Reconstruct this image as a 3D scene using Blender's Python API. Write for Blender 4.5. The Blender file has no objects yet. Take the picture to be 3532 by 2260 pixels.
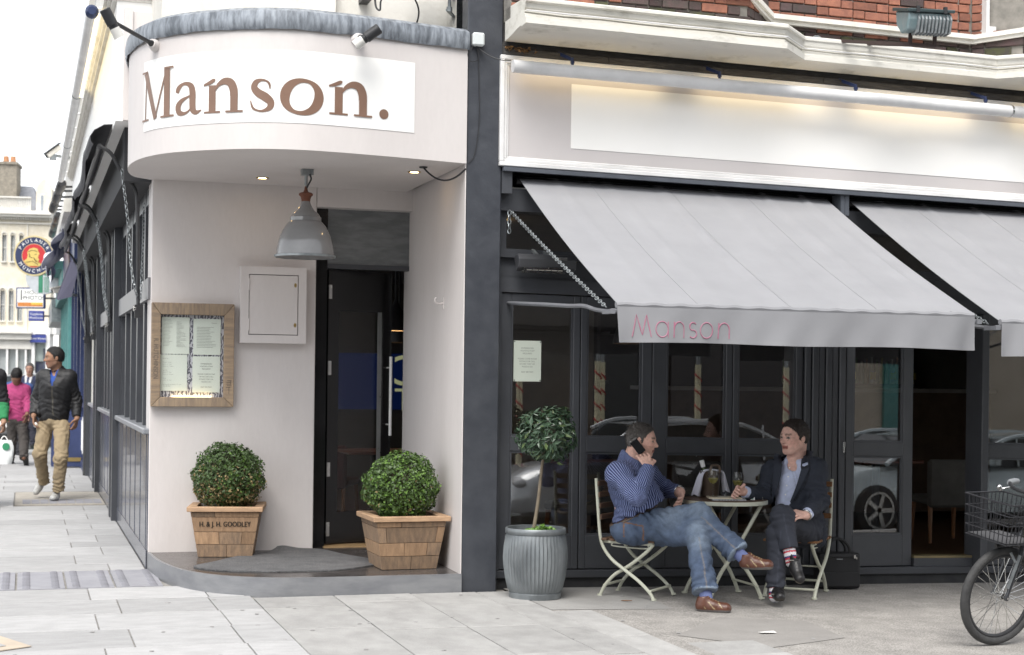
# Corner restaurant with a curved canopy, awnings and two men at a pavement table.
# All lengths are written in survey units; one unit is U metres.
import bpy, bmesh, math, random
import numpy as np
from mathutils import Vector, Matrix

random.seed(7)
rng = np.random.default_rng(7)
U = 1.1
K = .0155                       # the side street in front falls gently to the right
SC = bpy.context.scene
COL = SC.collection


def G(x):
    return -K * min(max(x, 0.0), 12.0)


# ------------------------------------------------------------------ camera, world, sun
cam = bpy.data.cameras.new('camera')
cam_ob = bpy.data.objects.new('camera', cam)
COL.objects.link(cam_ob)
_fw = Vector((.297, .95487, 0)); _rt = Vector((.95487, -.297, 0)); _up = Vector((0, 0, 1))
_cx = (_rt + .0125 * _up).normalized(); _cy = (_up - .0125 * _rt).normalized(); _cz = -_fw
_m = Matrix((_cx, _cy, _cz)).transposed().to_4x4()
_m.translation = Vector((-2.850, -10.288, 1.450)) * U
cam_ob.matrix_world = _m
cam.lens = 55.04; cam.sensor_width = 36; cam.shift_y = .0504
cam.clip_start = .05; cam.clip_end = 2000
cam.dof.use_dof = True; cam.dof.focus_distance = 10.5 * U; cam.dof.aperture_fstop = 3.5
SC.camera = cam_ob

world = bpy.data.worlds.new('World'); SC.world = world
world.use_nodes = True
wn = world.node_tree.nodes; wl = world.node_tree.links
wn.clear()
_o = wn.new('ShaderNodeOutputWorld'); _b = wn.new('ShaderNodeBackground')
_s = wn.new('ShaderNodeTexSky'); _s.sky_type = 'NISHITA'; _s.sun_disc = False
_s.sun_elevation = math.radians(57); _s.sun_rotation = math.radians(205)
_s.air_density = 1.0; _s.dust_density = 1.0; _s.ozone_density = 1.0
_h = wn.new('ShaderNodeHueSaturation'); _h.inputs['Saturation'].default_value = .16
wl.new(_s.outputs[0], _h.inputs['Color']); wl.new(_h.outputs[0], _b.inputs[0])
_b.inputs[1].default_value = .125
wl.new(_b.outputs[0], _o.inputs[0])

sun = bpy.data.lights.new('sun', 'SUN'); sun.energy = 1.4; sun.angle = math.radians(35); sun.color = (1, .96, .9)
sun_ob = bpy.data.objects.new('sun', sun); COL.objects.link(sun_ob)
# the sky's sun_rotation turns clockwise seen from above, starting at +Y
_az = math.radians(205); _el = math.radians(57)
_d = Vector((math.sin(_az) * math.cos(_el), math.cos(_az) * math.cos(_el), math.sin(_el)))
sun_ob.rotation_euler = _d.to_track_quat('Z', 'Y').to_euler()

SC.view_settings.view_transform = 'Standard'
SC.view_settings.look = 'None'
SC.view_settings.exposure = 1.4
SC.view_settings.gamma = 1
SC.view_settings.use_curve_mapping = False
SC.render.engine = 'CYCLES'
SC.cycles.use_denoising = True
SC.cycles.max_bounces = 8
SC.cycles.transparent_max_bounces = 24


# ------------------------------------------------------------------ materials
MATS = {}


def _nodes(name):
    m = bpy.data.materials.new(name); m.use_nodes = True
    nt = m.node_tree; nt.nodes.clear()
    out = nt.nodes.new('ShaderNodeOutputMaterial')
    return m, nt, out


def _coords(nt, stretch):
    tc = nt.nodes.new('ShaderNodeTexCoord'); mp = nt.nodes.new('ShaderNodeMapping')
    mp.inputs['Scale'].default_value = stretch
    oi = nt.nodes.new('ShaderNodeObjectInfo')
    mu = nt.nodes.new('ShaderNodeMath'); mu.operation = 'MULTIPLY'; mu.inputs[1].default_value = 37.0
    nt.links.new(oi.outputs['Random'], mu.inputs[0])
    nt.links.new(tc.outputs['Object'], mp.inputs['Vector'])
    cb = nt.nodes.new('ShaderNodeCombineXYZ')
    for i in range(3):
        nt.links.new(mu.outputs[0], cb.inputs[i])
    nt.links.new(cb.outputs[0], mp.inputs['Location'])
    return mp.outputs[0], oi


def mat(name, col, col2=None, rough=.6, metal=0., scale=6., lo=.35, hi=.65, bump=0., bscale=40., coat=0.,
        stretch=(1, 1, 1), rnd=0., detail=6., spec=.5, attr=None, fine=0.):
    """Principled material: two colours mixed by noise (or a mesh colour attribute), fine grain, bump."""
    if name in MATS:
        return MATS[name]
    m, nt, out = _nodes(name); L = nt.links
    p = nt.nodes.new('ShaderNodeBsdfPrincipled')
    L.new(p.outputs[0], out.inputs[0])
    p.inputs['Metallic'].default_value = metal
    p.inputs['Specular IOR Level'].default_value = spec
    p.inputs['Coat Weight'].default_value = coat
    vec, oi = _coords(nt, stretch)
    n = nt.nodes.new('ShaderNodeTexNoise'); n.inputs['Scale'].default_value = scale; n.inputs['Detail'].default_value = detail
    n.inputs['Roughness'].default_value = .6
    L.new(vec, n.inputs['Vector'])
    mr = nt.nodes.new('ShaderNodeMapRange'); mr.inputs[1].default_value = lo; mr.inputs[2].default_value = hi
    L.new(n.outputs[0], mr.inputs[0])
    mx = nt.nodes.new('ShaderNodeMix'); mx.data_type = 'RGBA'
    L.new(mr.outputs[0], mx.inputs['Factor'])
    if attr:
        at = nt.nodes.new('ShaderNodeAttribute'); at.attribute_name = attr
        hv = nt.nodes.new('ShaderNodeHueSaturation'); hv.inputs['Value'].default_value = col2 or .8
        L.new(at.outputs['Color'], hv.inputs['Color'])
        L.new(hv.outputs[0], mx.inputs[6]); L.new(at.outputs['Color'], mx.inputs[7])
    else:
        c2 = col2 or tuple(c * .82 for c in col)
        mx.inputs[6].default_value = (*c2, 1); mx.inputs[7].default_value = (*col, 1)
    cur = mx.outputs[2]
    if fine:
        n3 = nt.nodes.new('ShaderNodeTexNoise'); n3.inputs['Scale'].default_value = bscale * 1.7; n3.inputs['Detail'].default_value = 3
        L.new(vec, n3.inputs['Vector'])
        m3 = nt.nodes.new('ShaderNodeMapRange'); m3.inputs[1].default_value = .3; m3.inputs[2].default_value = .7
        m3.inputs[3].default_value = 1 - fine; m3.inputs[4].default_value = 1 + fine
        L.new(n3.outputs[0], m3.inputs[0])
        h3 = nt.nodes.new('ShaderNodeHueSaturation'); L.new(cur, h3.inputs['Color']); L.new(m3.outputs[0], h3.inputs['Value'])
        cur = h3.outputs[0]
    if rnd:
        m4 = nt.nodes.new('ShaderNodeMapRange'); m4.inputs[3].default_value = 1 - rnd; m4.inputs[4].default_value = 1 + rnd
        L.new(oi.outputs['Random'], m4.inputs[0])
        h4 = nt.nodes.new('ShaderNodeHueSaturation'); L.new(cur, h4.inputs['Color']); L.new(m4.outputs[0], h4.inputs['Value'])
        cur = h4.outputs[0]
    L.new(cur, p.inputs['Base Color'])
    r = nt.nodes.new('ShaderNodeMapRange'); r.inputs[3].default_value = max(rough - .08, .02); r.inputs[4].default_value = min(rough + .08, 1)
    L.new(n.outputs[0], r.inputs[0]); L.new(r.outputs[0], p.inputs['Roughness'])
    if bump:
        n2 = nt.nodes.new('ShaderNodeTexNoise'); n2.inputs['Scale'].default_value = bscale; n2.inputs['Detail'].default_value = 5
        L.new(vec, n2.inputs['Vector'])
        b = nt.nodes.new('ShaderNodeBump'); b.inputs['Strength'].default_value = min(bump, 1); b.inputs['Distance'].default_value = .01
        L.new(n2.outputs[0], b.inputs['Height']); L.new(b.outputs[0], p.inputs['Normal'])
    MATS[name] = m
    m['p'] = 1
    return m


def pnode(m):
    return next(n for n in m.node_tree.nodes if n.type == 'BSDF_PRINCIPLED')


def emis(name, col, strength):
    if name in MATS:
        return MATS[name]
    m, nt, out = _nodes(name)
    e = nt.nodes.new('ShaderNodeEmission'); e.inputs[0].default_value = (*col, 1); e.inputs[1].default_value = strength
    nt.links.new(e.outputs[0], out.inputs[0]); MATS[name] = m
    return m


def glass(name, tint=(1, 1, 1), f0=.12, rough=0.):
    """Thin pane: clear with a Fresnel mirror on top."""
    if name in MATS:
        return MATS[name]
    m, nt, out = _nodes(name); L = nt.links
    t = nt.nodes.new('ShaderNodeBsdfTransparent'); t.inputs[0].default_value = (*tint, 1)
    g = nt.nodes.new('ShaderNodeBsdfGlossy'); g.inputs['Roughness'].default_value = rough
    f = nt.nodes.new('ShaderNodeLayerWeight'); f.inputs['Blend'].default_value = .5
    pw = nt.nodes.new('ShaderNodeMath'); pw.operation = 'POWER'; pw.inputs[1].default_value = 5
    mr = nt.nodes.new('ShaderNodeMapRange'); mr.inputs[3].default_value = f0; mr.inputs[4].default_value = 1
    mx = nt.nodes.new('ShaderNodeMixShader')
    L.new(f.outputs['Facing'], pw.inputs[0]); L.new(pw.outputs[0], mr.inputs[0]); L.new(mr.outputs[0], mx.inputs[0]); L.new(t.outputs[0], mx.inputs[1]); L.new(g.outputs[0], mx.inputs[2])
    L.new(mx.outputs[0], out.inputs[0]); MATS[name] = m
    return m


# ------------------------------------------------------------------ objects
POS = {}
SHEAR = {}


def thing(name, label, cat, loc=(0, 0, 0), group=None, shear=False, local=False, rz=0.):
    o = bpy.data.objects.new(name, None); COL.objects.link(o)
    o.empty_display_size = .1
    o.location = Vector(loc) * U; o.rotation_euler = (0, 0, rz)
    o['label'] = label; o['category'] = cat
    if group:
        o['group'] = group
    POS[o.name] = Vector((0, 0, 0)) if local else Vector(loc)
    SHEAR[o.name] = shear
    return o


def structure(name, shear=True):
    o = bpy.data.objects.new(name, None); COL.objects.link(o)
    o.empty_display_size = .1
    o['kind'] = 'structure'
    POS[o.name] = Vector((0, 0, 0)); SHEAR[o.name] = shear
    return o


class MB:
    def __init__(s):
        s.v = []; s.f = []; s.mi = []; s.cur = 0

    def add(s, vs, fs):
        n = len(s.v)
        s.v.extend([tuple(v) for v in vs])
        s.f.extend([tuple(i + n for i in f) for f in fs])
        s.mi.extend([s.cur] * len(fs))
        return s

    def box(s, x0, y0, z0, x1, y1, z1):
        v = [(x, y, z) for z in (z0, z1) for y in (y0, y1) for x in (x0, x1)]
        return s.add(v, [(0, 2, 3, 1), (4, 5, 7, 6), (0, 1, 5, 4), (2, 6, 7, 3), (0, 4, 6, 2), (1, 3, 7, 5)])

    def obox(s, c, size, M=None):
        a, b, d = [q / 2 for q in size]
        v = [Vector((x, y, z)) for z in (-d, d) for y in (-b, b) for x in (-a, a)]
        if M is not None:
            v = [M @ q for q in v]
        c = Vector(c)
        return s.add([q + c for q in v], [(0, 2, 3, 1), (4, 5, 7, 6), (0, 1, 5, 4), (2, 6, 7, 3), (0, 4, 6, 2), (1, 3, 7, 5)])

    def bar(s, a, b, w, h, up=(0, 0, 1)):
        """Rectangular bar from a to b, w sideways, h along up."""
        a = Vector(a); b = Vector(b); d = (b - a); L = d.length; d.normalize()
        u = Vector(up); side = d.cross(u)
        if side.length < 1e-4:
            side = d.cross(Vector((1, 0, 0)))
        side.normalize(); u = side.cross(d).normalized()
        M = Matrix((d, side, u)).transposed()
        return s.obox((a + b) / 2, (L, w, h), M)

    def cyl(s, a, b, r, r2=None, n=12):
        return s.tube([a, b], [r, r if r2 is None else r2], n)

    def tube(s, pts, r, n=8, closed=False):
        pts = [Vector(p) for p in pts]; m = len(pts)
        rs = r if isinstance(r, (list, tuple)) else [r] * m
        d0 = (pts[1] - pts[0]).normalized()
        u = d0.orthogonal().normalized()
        rings = []
        for i in range(m):
            if closed:
                d = (pts[(i + 1) % m] - pts[i - 1])
            else:
                d = pts[min(i + 1, m - 1)] - pts[max(i - 1, 0)]
            if d.length < 1e-9:
                d = d0.copy()
            d.normalize()
            u = (u - d * u.dot(d))
            if u.length < 1e-6:
                u = d.orthogonal()
            u.normalize(); w = d.cross(u)
            rings.append([pts[i] + (u * math.cos(t) + w * math.sin(t)) * rs[i] for t in [2 * math.pi * j / n for j in range(n)]])
        vs = [p for ring in rings for p in ring]; fs = []
        for i in range(m if closed else m - 1):
            k = (i + 1) % m
            for j in range(n):
                q = (j + 1) % n
                fs.append((i * n + j, i * n + q, k * n + q, k * n + j))
        if not closed:
            fs.append(tuple(range(n - 1, -1, -1))); fs.append(tuple((m - 1) * n + j for j in range(n)))
        return s.add(vs, fs)

    def lathe(s, prof, c, n=32, M=None, wave=None):
        c = Vector(c); vs = []; fs = []; m = len(prof)
        for r, z in prof:
            for j in range(n):
                t = 2 * math.pi * j / n
                rr = r if wave is None else r + wave(t, z, r)
                p = Vector((rr * math.cos(t), rr * math.sin(t), z))
                vs.append((M @ p if M is not None else p) + c)
        for i in range(m - 1):
            for j in range(n):
                q = (j + 1) % n
                fs.append((i * n + j, i * n + q, (i + 1) * n + q, (i + 1) * n + j))
        return s.add(vs, fs)

    def prism(s, poly, z0, z1):
        n = len(poly)
        vs = [(x, y, z0) for x, y in poly] + [(x, y, z1) for x, y in poly]
        fs = [tuple(range(n - 1, -1, -1)), tuple(range(n, 2 * n))]
        fs += [(i, (i + 1) % n, n + (i + 1) % n, n + i) for i in range(n)]
        return s.add(vs, fs)

    def extr(s, poly, vec):
        n = len(poly); vec = Vector(vec)
        vs = [Vector(p) for p in poly]; vs += [p + vec for p in vs]
        fs = [tuple(range(n - 1, -1, -1)), tuple(range(n, 2 * n))]
        fs += [(i, (i + 1) % n, n + (i + 1) % n, n + i) for i in range(n)]
        return s.add(vs, fs)

    def ell(s, c, r, n=16, m=10, M=None):
        c = Vector(c); r = (r, r, r) if not isinstance(r, (tuple, list)) else r
        vs = []; fs = []
        for i in range(m + 1):
            a = math.pi * i / m
            for j in range(n):
                t = 2 * math.pi * j / n
                p = Vector((r[0] * math.sin(a) * math.cos(t), r[1] * math.sin(a) * math.sin(t), r[2] * math.cos(a)))
                vs.append((M @ p if M is not None else p) + c)
        for i in range(m):
            for j in range(n):
                q = (j + 1) % n
                fs.append((i * n + j, (i + 1) * n + j, (i + 1) * n + q, i * n + q))
        return s.add(vs, fs)

    def sheet(s, grid, thick):
        """Grid of points [i][j] made into a thin solid."""
        P = np.array([[tuple(p) for p in row] for row in grid], float); a, b = P.shape[:2]
        du = np.gradient(P, axis=0); dv = np.gradient(P, axis=1)
        N = np.cross(du, dv); N /= np.linalg.norm(N, axis=2, keepdims=True) + 1e-12
        A = (P + N * thick / 2).reshape(-1, 3); B = (P - N * thick / 2).reshape(-1, 3)
        n = a * b; fs = []
        I = lambda i, j: i * b + j
        for i in range(a - 1):
            for j in range(b - 1):
                fs.append((I(i, j), I(i + 1, j), I(i + 1, j + 1), I(i, j + 1)))
                fs.append((n + I(i, j), n + I(i, j + 1), n + I(i + 1, j + 1), n + I(i + 1, j)))
        for i in range(a - 1):
            fs.append((I(i, 0), n + I(i, 0), n + I(i + 1, 0), I(i + 1, 0)))
            fs.append((I(i, b - 1), I(i + 1, b - 1), n + I(i + 1, b - 1), n + I(i, b - 1)))
        for j in range(b - 1):
            fs.append((I(0, j), I(0, j + 1), n + I(0, j + 1), n + I(0, j)))
            fs.append((I(a - 1, j), n + I(a - 1, j), n + I(a - 1, j + 1), I(a - 1, j + 1)))
        return s.add(list(A) + list(B), fs)

    def xf(s, M, t=(0, 0, 0)):
        t = Vector(t); s.v = [tuple(M @ Vector(p) + t) for p in s.v]
        return s


def shearz(v):
    v = np.array(v, float).reshape(-1, 3).copy()
    v[:, 2] -= K * np.clip(v[:, 0], 0, 12)
    return v


def build(name, mb, m, parent=None, smooth=False, label=None, kind=None, bevel=0., sub=1, auto=40):
    P = POS[parent.name] if parent is not None else Vector((0, 0, 0))
    sh = SHEAR[parent.name] if parent is not None else False
    v = np.array(mb.v, float).reshape(-1, 3)
    if sh:
        v = shearz(v)
    v = (v - np.array(P)) * U
    me = bpy.data.meshes.new(name)
    me.from_pydata([tuple(p) for p in v], [], mb.f)
    ms = m if isinstance(m, (list, tuple)) else [m]
    for q in ms:
        me.materials.append(q)
    if len(ms) > 1:
        me.polygons.foreach_set('material_index', mb.mi)
    bm = bmesh.new(); bm.from_mesh(me)
    bmesh.ops.recalc_face_normals(bm, faces=bm.faces)
    if bevel:
        es = [e for e in bm.edges if len(e.link_faces) == 2 and e.calc_face_angle(0) > .6]
        bmesh.ops.bevel(bm, geom=es, offset=bevel * U, segments=sub, profile=.6, affect='EDGES', clamp_overlap=True)
    if smooth:
        for f in bm.faces:
            f.smooth = True
        for e in bm.edges:
            e.smooth = not (len(e.link_faces) == 2 and e.calc_face_angle(0) > math.radians(auto))
    bm.to_mesh(me); bm.free()
    o = bpy.data.objects.new(name, me); COL.objects.link(o)
    if parent is not None:
        o.parent = parent
    POS[o.name] = P; SHEAR[o.name] = sh
    if label:
        o['label'] = label
    if kind:
        o['kind'] = kind
    return o


def inst(proto, parent, loc, rz=0., name=None, scale=None):
    """A copy of a part that shares its mesh; loc in survey units, world."""
    o = proto.copy(); COL.objects.link(o); o.parent = parent
    P = POS[parent.name]; l = Vector(loc)
    if SHEAR[parent.name]:
        l = Vector((l.x, l.y, l.z + G(l.x)))
    o.location = (l - P) * U; o.rotation_euler = (0, 0, rz)
    if scale:
        o.scale = scale
    POS[o.name] = P; SHEAR[o.name] = SHEAR[parent.name]
    return o


def copy_tree(o, parent=None):
    c = o.copy(); COL.objects.link(c)
    POS[c.name] = POS[o.name]; SHEAR[c.name] = SHEAR[o.name]
    if parent is not None:
        c.parent = parent
    for ch in o.children:
        copy_tree(ch, c)
    return c


def dup(o, loc, rz=0., label=None):
    c = copy_tree(o); c.location = Vector(loc) * U; c.rotation_euler = (0, 0, rz)
    if label:
        c['label'] = label
    return c


def rotz(a):
    return Matrix.Rotation(a, 3, 'Z')


def spline(P, n=8, closed=False):
    P = [Vector(p) for p in P]; out = []; m = len(P)
    for i in range(m if closed else m - 1):
        if closed:
            a, b, c, d = P[i - 1], P[i], P[(i + 1) % m], P[(i + 2) % m]
        else:
            b, c = P[i], P[i + 1]
            a = P[i - 1] if i else b * 2 - c
            d = P[i + 2] if i + 2 < m else c * 2 - b
        for k in range(n):
            t = k / n
            out.append(.5 * (2 * b + (c - a) * t + (2 * a - 5 * b + 4 * c - d) * t * t + (3 * b - a - 3 * c + d) * t ** 3))
    if not closed:
        out.append(P[-1])
    return out


_TXT = {}


def text2d(s, size, align='CENTER'):
    """Flat lettering as (points, faces) in a plane, x right, y up."""
    key = (s, align)
    if key not in _TXT:
        cu = bpy.data.curves.new('lettering', 'FONT'); cu.body = s; cu.size = 1; cu.align_x = align; cu.align_y = 'CENTER'
        cu.resolution_u = 3
        ob = bpy.data.objects.new('lettering', cu); COL.objects.link(ob)
        dg = bpy.context.evaluated_depsgraph_get()
        me = bpy.data.meshes.new_from_object(ob.evaluated_get(dg))
        _TXT[key] = ([tuple(v.co) for v in me.vertices], [tuple(p.vertices) for p in me.polygons])
        bpy.data.objects.remove(ob); bpy.data.curves.remove(cu); bpy.data.meshes.remove(me)
    v, f = _TXT[key]
    return [(x * size, y * size) for x, y, z in v], f


def put_text(mb, s, size, origin, xa, ya, align='CENTER', stretch=1.):
    v, f = text2d(s, size, align); o = Vector(origin); xa = Vector(xa).normalized(); ya = Vector(ya).normalized()
    return mb.add([o + xa * x * stretch + ya * y for x, y in v], f)


def chain(mb, path, link=.03, wire=.0035, width=.011):
    """Interlocking oval links along a path."""
    pts = [Vector(p) for p in path]
    acc = [0.]
    for a, b in zip(pts, pts[1:]):
        acc.append(acc[-1] + (b - a).length)
    n = max(2, int(acc[-1] / (link * .78)))
    for i in range(n):
        s = acc[-1] * (i + .5) / n
        j = max(q for q in range(len(acc)) if acc[q] <= s); j = min(j, len(pts) - 2)
        d = (pts[j + 1] - pts[j]).normalized(); c = pts[j] + d * (s - acc[j])
        w = d.orthogonal().normalized(); w2 = d.cross(w)
        side = (w if i % 2 else w2)
        ring = [c + d * (link / 2) * math.cos(t) + side * width * math.sin(t) for t in [2 * math.pi * q / 8 for q in range(8)]]
        mb.tube(ring, wire, 4, closed=True)
    return mb


def hang(a, b, sag, n=12):
    a = Vector(a); b = Vector(b)
    return [a.lerp(b, t) - Vector((0, 0, sag * 4 * t * (1 - t))) for t in [i / n for i in range(n + 1)]]


def leaves(mb, centers, size, normals, ratio=.5, jit=.6):
    """Small folded leaf blades at given points, roughly facing outwards."""
    n = len(centers)
    rr = rng.normal(size=(n, 3)); d = np.array(normals) + jit * rr
    d /= np.linalg.norm(d, axis=1, keepdims=True)
    t = rng.normal(size=(n, 3)); t -= d * (t * d).sum(1, keepdims=True); t /= np.linalg.norm(t, axis=1, keepdims=True)
    w = np.cross(d, t)
    sz = (size * (1 + .35 * rng.normal(size=(n, 1)))).clip(size * .4, size * 1.7)
    c = np.array(centers)
    tip = c + t * sz; base = c - t * sz * .7
    fold = d * sz * .18
    l = c + w * sz * ratio + fold; r = c - w * sz * ratio + fold
    vs = np.stack([base, l, tip, r], 1).reshape(-1, 3)
    k = len(mb.v)
    mb.v.extend(map(tuple, vs))
    q = np.arange(n) * 4 + k
    mb.f.extend(zip(q, q + 1, q + 2)); mb.f.extend(zip(q, q + 2, q + 3))
    mb.mi.extend([mb.cur] * (2 * n))
    return mb


# ------------------------------------------------------------------ palette
M_cream = mat('cream_paint', (.655, .618, .602), (.60, .562, .546), rough=.6, scale=1.6, bump=.2, bscale=22, stretch=(1, 1, .35), lo=.3, hi=.62, fine=.012)
M_sign = mat('white_sign_paint', (.87, .865, .845), (.85, .845, .82), rough=.45, scale=2)
M_white = mat('white_masonry_paint', (.74, .72, .67), (.62, .60, .54), rough=.7, scale=3.5, bump=.25, bscale=30, lo=.3, hi=.55)
M_wgloss = mat('white_gloss_paint', (.80, .795, .79), rough=.35, scale=3)
M_char = mat('charcoal_paint', (.055, .059, .07), (.034, .037, .045), rough=.42, scale=5, bump=.3, bscale=14)
M_frame = mat('dark_joinery_paint', (.062, .066, .075), (.052, .055, .063), rough=.38, scale=4, bump=.05, bscale=50)
M_dado = mat('blue_grey_gloss_paint', (.105, .112, .138), (.085, .092, .115), rough=.22, scale=2, coat=.3)
M_black = mat('black_gloss_paint', (.012, .012, .013), (.008, .008, .009), rough=.2, scale=4)
M_lead = mat('weathered_lead', (.33, .36, .40), (.13, .145, .165), rough=.5, metal=.25, scale=7, lo=.38, hi=.62, stretch=(3, 3, .6), bump=.3, bscale=12)
M_steel = mat('galvanised_steel', (.42, .45, .46), (.24, .26, .27), rough=.42, metal=.75, scale=9, bump=.15, bscale=30)
M_pull = mat('satin_steel', (.82, .82, .81), (.76, .76, .75), rough=.4, metal=.2, scale=30)
M_chrome = mat('brushed_steel', (.62, .62, .60), (.5, .5, .5), rough=.25, metal=1., scale=30)
M_brass = mat('brass', (.55, .40, .16), rough=.35, metal=.9)
M_blackm = mat('black_metal', (.03, .031, .034), (.02, .02, .022), rough=.45, scale=10)
M_bluebr = mat('dark_blue_metal', (.02, .035, .10), rough=.4)
M_rubber = mat('rubber', (.035, .035, .036), (.05, .05, .05), rough=.75, scale=20, bump=.3, bscale=90)
M_flagg = mat('grey_flagstone', (.375, .37, .36), (.30, .295, .287), rough=.85, scale=4, bump=.3, bscale=55, rnd=.10, fine=.07, stretch=(1.5, 1, 1))
M_flag = mat('york_flagstone', (.40, .398, .398), (.335, .333, .333), rough=.85, scale=5, bump=.25, bscale=55, rnd=.12, fine=.07, stretch=(1, 2.2, 1))
M_aggr = mat('exposed_aggregate', (.335, .318, .298), (.25, .238, .222), rough=.9, scale=5, bump=.6, bscale=60, fine=.42)
M_patch = mat('tarmac_patch', (.285, .272, .257), (.245, .233, .22), rough=.9, scale=4, bump=.3, bscale=90, fine=.12)
M_mortar = mat('sand_joint', (.30, .29, .27), (.20, .19, .175), rough=.95, scale=8, fine=.15)
M_asph = mat('asphalt', (.06, .06, .062), (.045, .045, .047), rough=.9, scale=6, bump=.4, bscale=120, fine=.2)
M_kerb = mat('granite_kerb', (.33, .33, .33), (.25, .25, .25), rough=.8, scale=14, fine=.2, rnd=.1)
M_tact = mat('tactile_slab', (.31, .31, .335), (.26, .26, .285), rough=.8, scale=6, bump=.2, bscale=60, rnd=.05)
M_glass = glass('window_glass')
M_dim = mat('stud_grey', (.16, .16, .17), rough=.7)

# ------------------------------------------------------------------ ground
def structure_mesh(name, mb, m):
    o = build(name, mb, m); o['kind'] = 'structure'; return o

mb = MB(); g = [-300, -40, -8, 0, 4, 8, 12, 40, 300]
ys = [-300, -60, -14, 0, 60, 300]
vv = [(x, y, -.34 + G(x)) for y in ys for x in g]
nx = len(g)
mb.add(vv, [(j * nx + i, j * nx + i + 1, (j + 1) * nx + i + 1, (j + 1) * nx + i) for j in range(len(ys) - 1) for i in range(nx - 1)])
structure_mesh('ground', mb, M_asph)

front_road = structure('road')
mb = MB(); mb.box(-30, -16, -.3, 0, -3.72, -.115); mb.box(0, -16, -.3, 12, -3.72, -.115)
build('carriageway', mb, M_asph, front_road)
mb = MB()
for i in range(7):
    mb.box(-12 + i * 3.4, -8.9, -.112, -10.3 + i * 3.4, -8.82, -.11) if i < 3 else mb.box(-12 + i * 3.4, -8.9, -.112, -10.3 + i * 3.4, -8.82, -.110)
build('lane_marking', mb, mat('road_paint', (.7, .7, .68), (.5, .5, .48), rough=.8, scale=20), front_road)

side_road = structure('far_street')
mb = MB(); mb.box(-60, 22.5, -.3, -2.6, 50, -.10); mb.box(-60, -3.6, -.3, -6.4, 22.5, -.10)
build('carriageway', mb, M_asph, side_road)

pave = structure('pavement')
mb = MB(); mb.box(-6.2, -3.6, -.3, 0, 22, -.012); mb.box(0, -3.6, -.3, .34, 2, -.012)
build('joint_bed', mb, M_mortar, pave)
mb = MB(); 
# aggregate surfacing under the awnings, a fine grid so that the sheet follows the fall of the street
xs = [.345, 1.2, 2.2, 3.2, 4.4, 6, 9, 12]; ysg = [-3.6, -2.2, -1.2, -.4, .16]
for i in range(len(xs) - 1):
    for j in range(len(ysg) - 1):
        pass
nn = len(xs)
mb.add([(x, y, -.004) for y in ysg for x in xs], [(j * nn + i, j * nn + i + 1, (j + 1) * nn + i + 1, (j + 1) * nn + i) for j in range(len(ysg) - 1) for i in range(nn - 1)])
build('aggregate_surfacing', mb, M_aggr, pave)
mb = MB(); mb.add([(1.125, -2.44, -.001), (1.72, -2.18, -.001), (1.80, -1.55, -.001), (1.31, -1.33, -.001), (.75, -1.97, -.001)], [(0, 1, 2, 3, 4)])
build('tarmac_patch', mb, M_patch, pave)
mb = MB(); mb.add([(.35, -.9, -.0015), (1.15, -.95, -.0015), (1.3, .15, -.0015), (.35, .15, -.0015)], [(0, 1, 2, 3)])
build('tarmac_patch', mb, mat('pale_patch', (.34, .333, .32), (.29, .283, .272), rough=.9, scale=4, bump=.3, bscale=90, fine=.12), pave)

slabs = {}


def slab(x0, x1, y0, y1, m_=None):
    """A paving slab, chamfered, 12 mm joints; equal sizes share one mesh."""
    w = round(x1 - x0 - .008, 3); d = round(y1 - y0 - .008, 3)
    m_ = m_ or M_flag; key = (w, d, m_.name)
    dz = random.uniform(-.0025, .0015)
    c = ((x0 + x1) / 2, (y0 + y1) / 2, dz)
    if key not in slabs:
        b = MB(); b.box(-w / 2, -d / 2, -.05, w / 2, d / 2, 0)
        P0 = POS[pave.name]; SHEAR[pave.name] = False
        o = build('flagstone', b, m_, pave, bevel=.003)
        SHEAR[pave.name] = True; SHEAR[o.name] = True
        o.location = Vector((c[0], c[1], c[2] + G(c[0]))) * U
        slabs[key] = o
    else:
        inst(slabs[key], pave, c)


def course(y0, y1, joints, lo, hi):
    js = [lo] + [j for j in joints if lo + .12 < j < hi - .12] + [hi]
    for a, b in zip(js, js[1:]):
        slab(a, b, y0, y1)


# courses west of the building line run across the pavement
yb = [-3.58, -2.98, -2.38, -1.74, -1.11, -.51, .10, .66]
for i, (a, b) in enumerate(zip(yb, yb[1:])):
    off = -2.27 if i % 2 else -2.43
    js = [off - .78 * k for k in range(5, 0, -1)] + [off] + [off + (.58 if i % 2 else .75)]
    course(a, b, js, -6.1, -1.41)
for a, b in [(.10, .66)]:
    pass
y = 1.66
k = 0
while y < 21.4:
    h = .60 if k % 3 else .42
    off = -2.46 if k % 2 else -2.23
    js = [off - .86 * q for q in range(5, 0, -1)] + [off]
    if y > 12.4:
        course(y, y + h, [-4.6, -3.2], -6.1, -1.975)
    elif 7.75 < y + h / 2 < 9.7:
        course(y, y + h, [-5.2, -4.4, -3.6], -6.1, -2.95)
    else:
        course(y, y + h, js, -6.1, -1.975)
    y += h; k += 1
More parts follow.
